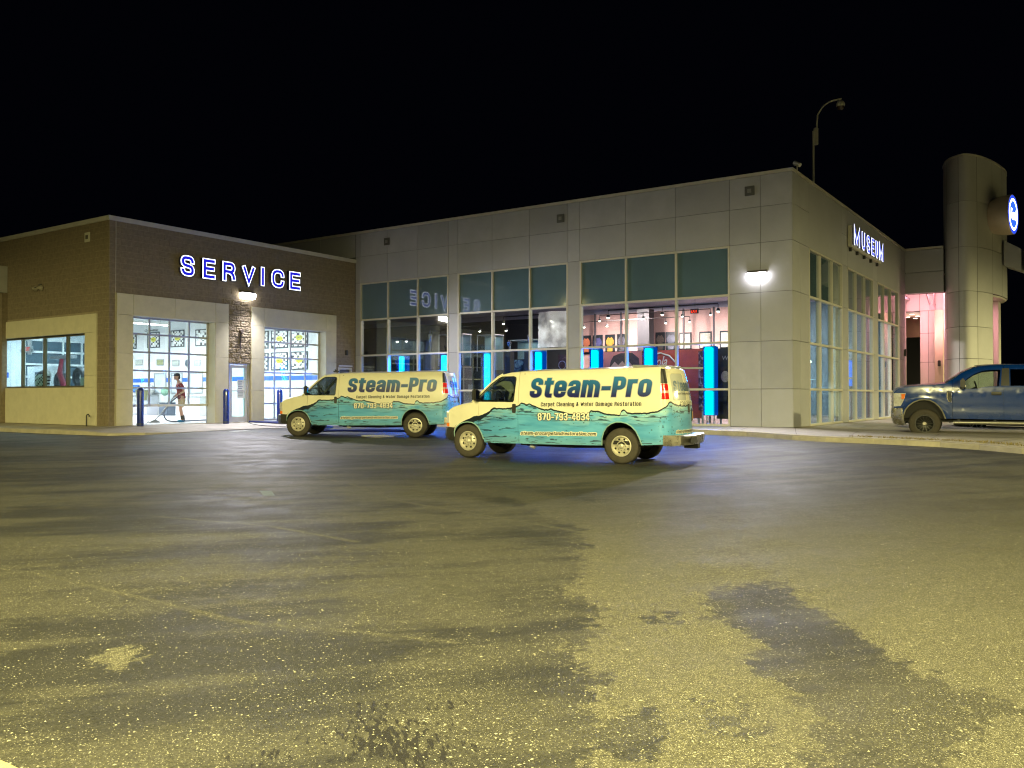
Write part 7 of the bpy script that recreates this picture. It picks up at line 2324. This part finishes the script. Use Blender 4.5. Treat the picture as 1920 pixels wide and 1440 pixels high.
for sd in (1, -1):
    TB.skin('front_fender', M_TBLUE, tk, tout, [tw1], clipu=(-.87, .755), side=sd)
    d1 = TB.skin('front_door', M_TBLUE, tk, tout, [tw1], clipu=(.763, 2.095), side=sd)
    d2 = TB.skin('rear_door', M_TBLUE, tk, tout, [tw2], clipu=(2.103, 3.36), side=sd)
    TB.skin('bed_side', M_TBLUE, tk, tout, [], clipu=(3.41, 5.35), side=sd)
    TB.skin('side_window', M_VGLASS, d1, tw1, d=-.015, thick=0, gu=.4, gz=.4, side=sd)
    TB.skin('side_window', M_TINT, d2, tw2, d=-.015, thick=0, gu=.4, gz=.4, side=sd)
    TB.skin('door_pillar_trim', M_TRIM, tk, [(2.03, 1.585), (2.245, 1.585), (2.245, 2.10), (2.06, 2.10)], d=.004, side=sd, thick=.01)
    for d_, a in ((d1, 1.78), (d2, 2.95)):
        TB.skin('door_handle', M_TRIM, d_, [(a, 1.325), (a + .02, 1.31), (a + .24, 1.31), (a + .26, 1.325), (a + .26, 1.385), (a + .24, 1.40), (a + .02, 1.40), (a, 1.385)], d=.03, side=sd, thick=.03)
    v = TB.skin('fender_vent', M_TRIM, tk, [(.62, 1.40), (.735, 1.41), (.735, 1.10), (.66, 1.13), (.625, 1.22)], d=.012, side=sd, thick=.014)
    mb = MB(); pts = [TB.p(a, b, .018) for a, b in ((.62, 1.42), (.735, 1.43), (.735, 1.09), (.655, 1.12), (.615, 1.22), (.62, 1.42))]
    mb.tube([(p.x, p.y * sd, p.z) for p in pts], .010, 5); mb.part('vent_frame', M_BCHR, v, True, off=(0, 0, 0))
    TB.skin('headlamp', M_LAMPC, tk, [(-.86, 1.37), (-.52, 1.37), (-.55, 1.22), (-.60, 1.10), (-.66, .98), (-.86, .96)], d=.012, side=sd, thick=.03, gu=.06)
    TB.skin('side_marker', M_AMBER, tk, [(-.64, 1.35), (-.53, 1.35), (-.56, 1.20), (-.64, 1.18)], d=.018, side=sd, thick=.01)
    mb = MB(); pts = [TB.p(a, b, .012) for a, b in TFA]
    mb.tube([(p.x, p.y * sd, p.z) for p in pts], .022, 6); mb.part('arch_lip', mat('dusty_trim', (.20, .19, .15), .7, var=.2), tk, True, off=(0, 0, 0))
    mb = MB(); pts = [TB.p(a, b, .012) for a, b in TRA]
    mb.tube([(p.x, p.y * sd, p.z) for p in pts], .022, 6); mb.part('arch_lip', mat('dusty_trim', (.20, .19, .15), .7, var=.2), tk, True, off=(0, 0, 0))
    mb = MB(); mb.box(-1.10, sd * 1.10, 1.50, -.97, sd * 1.34, 1.80); m_ = mb.part('side_mirror', M_TRIM, tk, True, bevel=.04, off=(0, 0, 0))
    mb = MB(); mb.tube([(-1.0, sd * .98, 1.52), (-1.02, sd * 1.12, 1.56)], .03); mb.tube([(-1.0, sd * .97, 1.50), (-1.02, sd * 1.10, 1.50)], .025); mb.part('mirror_arm', M_TRIM, m_, True, off=(0, 0, 0))
    mb = MB(); mb.box(-1.12, sd * 1.13, 1.56, -1.101, sd * 1.31, 1.60); mb.part('mirror_signal', M_BCHR, m_, off=(0, 0, 0))
    mb = MB(); mb.tube([(-.78, sd * 1.02, .49), (-3.3, sd * 1.02, .49)], .055, 10); mb.part('side_step', mat('step_steel', (.30, .29, .25), .35, .7, var=.2), tk, True, off=(0, 0, 0))
    mb = MB()
    for x in (-.95, -1.9, -2.9): mb.box(x, sd * .8, .5, x + .06, sd * 1.0, .58)
    mb.part('step_bracket', M_TRIM, tk, off=(0, 0, 0))
us = [.59, .79, 1.03, 1.30, 1.47]
strip('windscreen', M_VGLASS, tk, [TB.p(u, interp(TZT, u), -.01) for u in us], bulge=lambda k: .12, crown=lambda k: .03)
us = [1.47, 1.73, 2.08, 2.5, 3.0, 3.22]
strip('roof', M_TBLUE, tk, [TB.p(u, interp(TZT, u)) for u in us], bulge=lambda k: .12 * (1 - k), crown=lambda k: .05)
strip('rear_window', M_TINT, tk, [TB.p(3.22, 2.13), TB.p(3.30, 1.8), TB.p(3.36, 1.58)], crown=lambda k: .05 * (1 - k))
us = [-.85, -.79, -.70, -.47, -.14, .32, .59]
strip('hood', M_TBLUE, tk, [TB.p(u, interp(TZT, u)) for u in us], bulge=lambda k: .10, crown=lambda k: .05)
strip('grille', M_BCHR, tk, [TB.p(-.855, z) for z in (1.40, 1.25, 1.1, .95, .88)], bulge=lambda k: .10)
for k in range(3):
    mb = MB(); z = 1.0 + k * .13; p = TB.p(-.86, z)
    mb.tube([(p.x + .02 + .10 * (1 - s_ * s_), .65 * s_, z) for s_ in (-1, -.5, 0, .5, 1)], .03, 6); mb.part('grille_bar', M_BCHR, tk, True, off=(0, 0, 0))
mb = MB(); path = [(.60, -1.0), (.74, -.99), (.90, -.90), (.97, -.5), (.99, 0), (.97, .5), (.90, .90), (.74, .99), (.60, 1.0)]
vs = []
for (x, y) in path:
    for dx, z in ((-.08, .92), (.0, .91), (.01, .80), (-.0, .62), (-.06, .44), (-.14, .40)): vs.append((x + dx, y, z))
mb.add(vs, [(i * 6 + k, i * 6 + k + 1, (i + 1) * 6 + k + 1, (i + 1) * 6 + k) for i in range(8) for k in range(5)])
mb.part('front_bumper', M_BCHR, tk, True, off=(0, 0, 0))
mb = MB(); mb.box(.58, -.95, .38, .80, .95, .62); mb.part('air_dam', mat('air_dam', (.10, .10, .11), .6), tk, off=(0, 0, 0), bevel=.03)
mb = MB(); mb.box(-5.3, -.75, .50, .7, .75, .62); mb.box(-.6, -.9, .60, .85, .9, 1.30); mb.box(-3.3, -.93, .60, -.8, .93, .75)
mb.part('chassis', M_UNDER, tk, off=(0, 0, 0))
for (cx) in (0, -4.06):
    for sd in (1, -1):
        mb = MB(); mb.lathe([(.05, sd * .62), (.60, sd * .62), (.60, sd * .96)], (cx, 0, .55), 'y', 20, 0, pi)
        mb.part('wheel_well', M_UNDER, tk, off=(0, 0, 0))
for sd in (1, -1):
    mb = MB(); mb.tube([(.05, sd * .72, .5), (.1, sd * .74, .95)], .045, 8); mb.tube([(-.3, sd * .7, .62), (.3, sd * .7, .72), (.35, sd * .72, .95)], .03, 6); mb.part('suspension_arm', mat('rusty_steel', (.12, .10, .07), .7, var=.3), tk, True, off=(0, 0, 0))
mb = MB(); mb.box(-5.35, -.93, .62, -5.30, .93, 1.5); mb.box(-3.46, -.93, .62, -3.42, .93, 1.5); mb.box(-5.3, -.93, .85, -3.46, .93, .9); mb.part('bed', M_TBLUE, tk, off=(0, 0, 0))
mb = MB(); mb.box(-1.15, -.9, 1.30, -.75, .9, 1.52); mb.part('dashboard', M_TRIM, tk, off=(0, 0, 0), bevel=.04)
for x in (-2.15, -3.05):
    for sd in (1, -1):
        mb = MB(); mb.box(x, sd * .2, .95, x + .55, sd * .8, 1.12); mb.box(x - .05, sd * .2, 1.1, x + .12, sd * .8, 1.72); mb.box(x - .02, sd * .38, 1.74, x + .1, sd * .62, 1.92); mb.part('seat', M_SEAT, tk, off=(0, 0, 0), bevel=.05)
mb = MB(); ring = [(-1.40 + .05 * sin(a), .48 + .19 * cos(a), 1.55 + .18 * sin(a)) for a in np.linspace(0, 2 * pi, 21)]
mb.tube(ring, .018, 6, False); mb.tube([(-1.4, .48, 1.55), (-1.15, .48, 1.42)], .03); mb.part('steering_wheel', M_BLK, tk, True, off=(0, 0, 0))
for x in (0, -4.06):
    for sd in (1, -1):
        wheel(tk, x, sd * .86, .445, .445, .30, sd, .26, 'black')
mb = MB(); mb.tube([(-.45, .75, 1.66), (-.80, .3, 1.75), (-.85, .0, 1.76)], .012, 5); mb.part('wiper', M_BLK, tk, True, off=(0, 0, 0))

# ------------------------------------------------------------------ low car behind the truck (mostly hidden)
SZT = [(-.85, .70), (-.7, .80), (-.3, .90), (.35, .98), (1.1, 1.36), (1.6, 1.44), (2.3, 1.43), (3.0, 1.22), (3.4, 1.08), (3.6, 1.05), (3.62, .9)]
def sd_f(u, z):
    w = .90
    if z > .85: w -= .22 * ((z - .85) / .6)
    if z < .5: w -= .03
    if u < .3: w -= .10 * ((.3 - u) / 1.1) ** 2
    if u > 3.0: w -= .12 * ((u - 3.0) / .6) ** 2
    return (-u, w, z)
SB = Body(sd_f)
M_SDN = mat('sedan_grey', (.06, .065, .07), .25, .3, var=.05, coat=.6)
sd_ = thing('sedan', 'low dark sedan with silver wheels half hidden behind the pickup truck', 'car', (35.25, 3.9, .25), R(96))
sfa = arc(0, .33, .38, pi - .2, .2, 10); sra = arc(2.75, .33, .38, pi - .2, .2, 10)
sout = [(-.85, .30)] + sfa + sra + [(3.62, .32)] + [(3.6, 1.0), (3.4, 1.08), (3.0, 1.22), (2.3, 1.43), (1.6, 1.44), (1.1, 1.36), (.35, .98), (-.3, .90), (-.7, .80), (-.85, .70)]
swin = [(.72, .98), (1.2, 1.30), (1.62, 1.37), (2.25, 1.36), (2.75, 1.20), (3.0, 1.02), (1.9, 1.0)]
SB.skin('body_side', M_SDN, sd_, sout, [swin], both=True)
SB.skin('side_window', M_TINT, sd_, swin, d=-.01, thick=0, both=True)
for nm, us_, m_ in (('hood', [-.85, -.7, -.3, .35], M_SDN), ('windscreen', [.35, .7, 1.1], M_TINT), ('roof', [1.1, 1.6, 2.3], M_SDN), ('rear_window', [2.3, 3.0], M_TINT), ('trunk', [3.0, 3.4, 3.6], M_SDN)):
    strip(nm, m_, sd_, [SB.p(u, interp(SZT, u)) for u in us_], crown=lambda k: .04)
strip('front_bumper', M_SDN, sd_, [SB.p(-.85, z) for z in (.70, .5, .3)], bulge=lambda k: .1)
mb = MB(); mb.box(-3.5, -.78, .22, .7, .78, .34); mb.part('chassis', M_UNDER, sd_, off=(0, 0, 0))
for s_ in (1, -1):
    SB.skin('headlamp', M_LAMPC, sd_, [(-.84, .58), (-.5, .62), (-.5, .74), (-.84, .68)], d=.01, side=s_, thick=.01)
    for x in (0, -2.75): wheel(sd_, x, s_ * .79, .33, .33, .2, s_, .22, 'alloy')
# ------------------------------------------------------------------ person with floor wand
def skin_obj(name, pts, edges, radii, m, parent=None, root=0, sub=2, flat=None):
    me = bpy.data.meshes.new(name)
    me.from_pydata(pts, edges, [])
    o = bpy.data.objects.new(name, me); COL.objects.link(o)
    if parent: o.parent = parent
    sk = o.modifiers.new('skin', 'SKIN'); sk.use_smooth_shade = True
    for i, r in enumerate(radii):
        r = r if isinstance(r, tuple) else (r, r)
        me.skin_vertices[0].data[i].radius = r
        me.skin_vertices[0].data[i].use_root = (i == root)
    ss = o.modifiers.new('sub', 'SUBSURF'); ss.levels = sub; ss.render_levels = sub
    me.materials.append(m)
    return o
PX, PY, PZ = 20.10, 29.2, .50
per = thing('person', 'man in cap, maroon shirt and khaki shorts stooping over a floor wand', 'person', (PX, PY, PZ))
M_SKIN = mat('skin', (.50, .28, .20), .55, var=.06, vs=20)
M_SHIRT = mat('maroon_shirt', (.20, .025, .035), .8, var=.2, vs=12)
M_SHORT = mat('khaki_shorts', (.50, .36, .24), .8, var=.15, vs=12)
M_SOCK = mat('dark_sock', (.05, .045, .04), .8)
M_SHOE = mat('blue_shoe', (.03, .16, .30), .6, var=.2)
M_CAP = mat('cap_dark', (.03, .03, .035), .8)
# local coordinates: x right, y away, z up; he faces -x
P = [(.08, 0, .92),            # 0 pelvis
     (.06, 0, 1.10), (.02, 0, 1.30), (-.02, 0, 1.46),   # 1,2,3 spine
     (-.06, 0, 1.56), (-.10, 0, 1.63),                   # 4 neck 5 head base
     (-.13, 0, 1.73),                                     # 6 head
     (-.10, -.19, 1.44), (.02, -.24, 1.18), (-.20, -.20, 1.05),   # 7 l shoulder 8 elbow 9 wrist
     (.06, .19, 1.44), (.10, .24, 1.16), (-.10, .16, .98),        # 10.. r arm
     (.04, -.10, .88), (-.05, -.11, .50), (.03, -.11, .10), (-.14, -.11, .035),   # 13 hip 14 knee 15 ankle 16 toe
     (.12, .10, .88), (.12, .11, .49), (.26, .12, .10), (.10, .12, .035),
     (-.17, -.02, 1.68)]
E = [(0, 1), (1, 2), (2, 3), (3, 4), (4, 5), (5, 6), (3, 7), (7, 8), (8, 9), (3, 10), (10, 11), (11, 12), (0, 13), (13, 14), (14, 15), (15, 16), (0, 17), (17, 18), (18, 19), (19, 20)]
Rr = [.13, .12, .14, .12, .055, .06, .105, .06, .043, .03, .06, .043, .03, .085, .062, .042, .035, .085, .062, .042, .035]
body = skin_obj('body', P[:21], E, Rr, M_SKIN, per)
# clothing a little larger
sh = skin_obj('shirt', [(.07, 0, .96), (.06, 0, 1.12), (.02, 0, 1.30), (-.02, 0, 1.45), (-.10, -.18, 1.44), (-.02, -.24, 1.26), (.06, .18, 1.44), (.09, .24, 1.26), (.08, 0, .86)], [(0, 1), (1, 2), (2, 3), (3, 4), (4, 5), (3, 6), (6, 7), (0, 8)], [(.17, .16), (.165, .15), (.17, .15), (.14, .12), .085, .075, .085, .075, (.175, .16)], M_SHIRT, per, root=1)
so = skin_obj('shorts', [(.08, 0, .88), (.05, -.10, .80), (-.04, -.115, .56), (.12, .10, .80), (.12, .115, .55), (.08, 0, .97)], [(0, 1), (1, 2), (0, 3), (3, 4), (0, 5)], [.15, .12, .105, .12, .105, .15], M_SHORT, per, root=0)
for a, b, c in (((.01, -.11, .26), (.03, -.11, .10), (.03, -.11, .04)), ((.22, .12, .26), (.26, .12, .10), (.26, .12, .04))):
    mb = MB(); mb.tube([a, b, c], [.058, .05, .048], 10); mb.part('sock', M_SOCK, per, True, off=(0, 0, 0))
for x, y in ((-.04, -.11), (.19, .12)):
    mb = MB(); mb.ball((x, y, .05), .05, 12, 8, (2.9, 1.05, 1.0)); mb.part('shoe', M_SHOE, per, True, off=(0, 0, 0))
mb = MB(); mb.ball((-.135, 0, 1.735), .115, 16, 10, (1.0, .82, 1.12)); mb.ball((-.245, 0, 1.715), .022, 8, 6, (1, .7, 1.2)); mb.ball((-.17, -.095, 1.72), .02, 8, 6, (.8, .5, 1.4)); mb.ball((-.205, 0, 1.655), .05, 10, 6, (1, .9, .8))
hd = mb.part('head', M_SKIN, per, True, off=(0, 0, 0))
mb = MB(); mb.ball((-.222, -.04, 1.742), .010, 6, 5); mb.ball((-.222, .04, 1.742), .010, 6, 5); mb.part('eyes', M_BLK, hd, True, off=(0, 0, 0))
mb = MB(); mb.box(-.236, -.025, 1.672, -.226, .025, 1.678); mb.part('mouth', mat('lip', (.25, .09, .07), .6), hd, off=(0, 0, 0))
mb = MB(); mb.ball((-.10, 0, 1.72), .112, 12, 8, (.92, .86, .9)); mb.part('hair', mat('hair_dark', (.05, .035, .025), .8), hd, True, off=(0, 0, 0))
mb = MB(); mb.lathe([(.122, 0), (.12, .05), (.09, .095), (.001, .115)], (-.125, 0, 1.765), 'z', 18); mb.prism([(-.21, -.085), (-.30, -.07), (-.355, -.03), (-.355, .03), (-.30, .07), (-.21, .085)], 1.765, 1.778); mb.part('cap', M_CAP, per, True, off=(0, 0, 0))
# hands: palm and five curled fingers each, closed on the wand
def hand(wr, d, side):
    wr = Vector(wr); d = Vector(d).normalized()
    sidev = d.cross(Vector((0, side, 0))).normalized()
    pts = [tuple(wr), tuple(wr + d * .05), tuple(wr + d * .085)]
    ed = [(0, 1), (1, 2)]; rad = [.026, (.034, .022), (.036, .018)]
    ax = Vector((0, side, 0)).cross(d).normalized()
    for k, ln in enumerate((.034, .038, .036, .028)):
        base = wr + d * .09 + ax * (.028 - k * .019)
        i = len(pts)
        pts += [tuple(base), tuple(base + d * ln * .6 + Vector((0, -side * .02, -.012))), tuple(base + d * ln * .5 + Vector((0, -side * .045, -.022)))]
        ed += [(2, i), (i, i + 1), (i + 1, i + 2)]; rad += [.010, .009, .008]
    i = len(pts)
    b = wr + d * .03 + ax * .034
    pts += [tuple(b), tuple(b + ax * .02 + d * .03), tuple(b + ax * .012 + d * .055 + Vector((0, -side * .02, 0)))]
    ed += [(1, i), (i, i + 1), (i + 1, i + 2)]; rad += [.013, .011, .009]
    return skin_obj('hand', pts, ed, rad, M_SKIN, per, root=1, sub=1)
hand((-.20, -.20, 1.05), (-.9, .35, -.15), -1)
hand((-.10, .16, .98), (-.8, -.5, -.2), 1)
# wand
wd = thing('floor_wand', 'long steel carpet cleaning wand reaching down to the floor', 'wand', (PX - 1.12, PY - .05, PZ))
mb = MB(); mb.tube([(.0, .0, .08), (.28, 0, .32), (.62, .0, .72), (.86, .02, 1.00), (.98, .05, 1.04), (1.1, .06, 1.02)], .022, 8); mb.part('tube', M_STEEL, wd, True, off=(0, 0, 0))
mb = MB(); mb.tube([(.86, -.10, 1.0), (.88, .12, 1.0)], .016, 8); mb.part('grip', M_BLK, wd, True, off=(0, 0, 0))
mb = MB(); mb.prism([(-.24, .015), (.2, .015), (.16, .07), (.04, .12), (-.04, .12), (-.2, .07)], -.10, .12, 'y'); mb.part('head', mat('wand_head', (.35, .36, .36), .4, .4), wd, off=(0, 0, 0), bevel=.01)
ho = wthing('vacuum_hose', 'grey vacuum hose looping on the garage floor behind the man', 'hose', (20.0, 29.3, .5))

hp = [(20.08, 29.25, 1.50), (19.85, 29.3, 1.32), (19.62, 29.35, 1.05), (19.56, 29.4, .82), (19.68, 29.45, .62), (19.95, 29.5, .535), (20.4, 29.6, .53), (21.2, 30.0, .53), (22.2, 30.3, .53), (23.2, 29.6, .53), (22.4, 28.4, .53), (21.6, 27.9, .53), (21.45, 27.5, .53)]
def smooth3(P, n=6):
    out = []
    P = [Vector(p) for p in P]
    for i in range(len(P) - 1):
        p0 = P[max(i - 1, 0)]; p1 = P[i]; p2 = P[i + 1]; p3 = P[min(i + 2, len(P) - 1)]
        for k in range(n):
            s = k / n
            out.append(.5 * ((2 * p1) + (p2 - p0) * s + (2 * p0 - 5 * p1 + 4 * p2 - p3) * s * s + (3 * p1 - p0 - 3 * p2 + p3) * s ** 3))
    out.append(P[-1])
    return out
mb = MB(); mb.tube(smooth3(hp), .026, 8); mb.part('hose', mat('hose_grey', (.12, .13, .17), .5, var=.1), ho, True)
# hoses outside, from the glass door to the farther van
def gl(pts, r):
    return [(x, y, max(cz(x, y), gz(x, y)) + r + .004) if (x, y) else None for x, y in pts]
def cover_z(x, y):
    inside = y > np.interp(x, [14.6, 16.6, 19.3, 21.15, 23.5, 26.7], [50, 24.29, 24.92, 24.88, 24.9, 23.2])
    return (cz(x, y) if inside else gz(x, y))
M_HB = mat('hose_blue', (.02, .03, .16), .45, var=.1)
for i, (pts, r, m, lb) in enumerate((
        ([(21.75, 27.2), (22.3, 26.4), (22.7, 25.4), (22.3, 24.3), (21.6, 23.4), (21.9, 22.3), (22.6, 21.2), (23.4, 20.4)], .035, M_HB, 'thick dark blue hose from the glass door towards the van'),
        ([(21.8, 27.15), (22.6, 26.6), (23.5, 25.2), (23.0, 24.0), (21.8, 23.7), (20.9, 23.2), (21.4, 22.5), (22.6, 22.0), (23.5, 21.0)], .03, M_HB, 'second blue hose looping by the nose of the farther van'),
        ([(21.7, 27.2), (21.2, 26.2), (21.3, 25.4), (22.2, 24.8), (22.8, 23.9), (21.3, 23.2), (20.6, 23.6), (21.6, 24.1)], .012, M_BLK, 'thin black line coiled beside the blue hoses'),
        ([(22.9, 19.6), (21.2, 19.3), (20.4, 19.9), (20.0, 19.2), (20.1, 18.9), (20.6, 18.7)], .012, mat('line_white', (.55, .55, .6), .5), 'thin pale line hanging under the farther van'))):
    t = wthing('hose', lb, 'hose', (pts[0][0], pts[0][1], cover_z(*pts[0])))
    P3 = smooth3([(x, y, 0) for x, y in pts], 8)
    mb = MB(); mb.tube([(p.x, p.y, cover_z(p.x, p.y) + r + .006) for p in P3], r, 8); mb.part('hose', m, t, True)
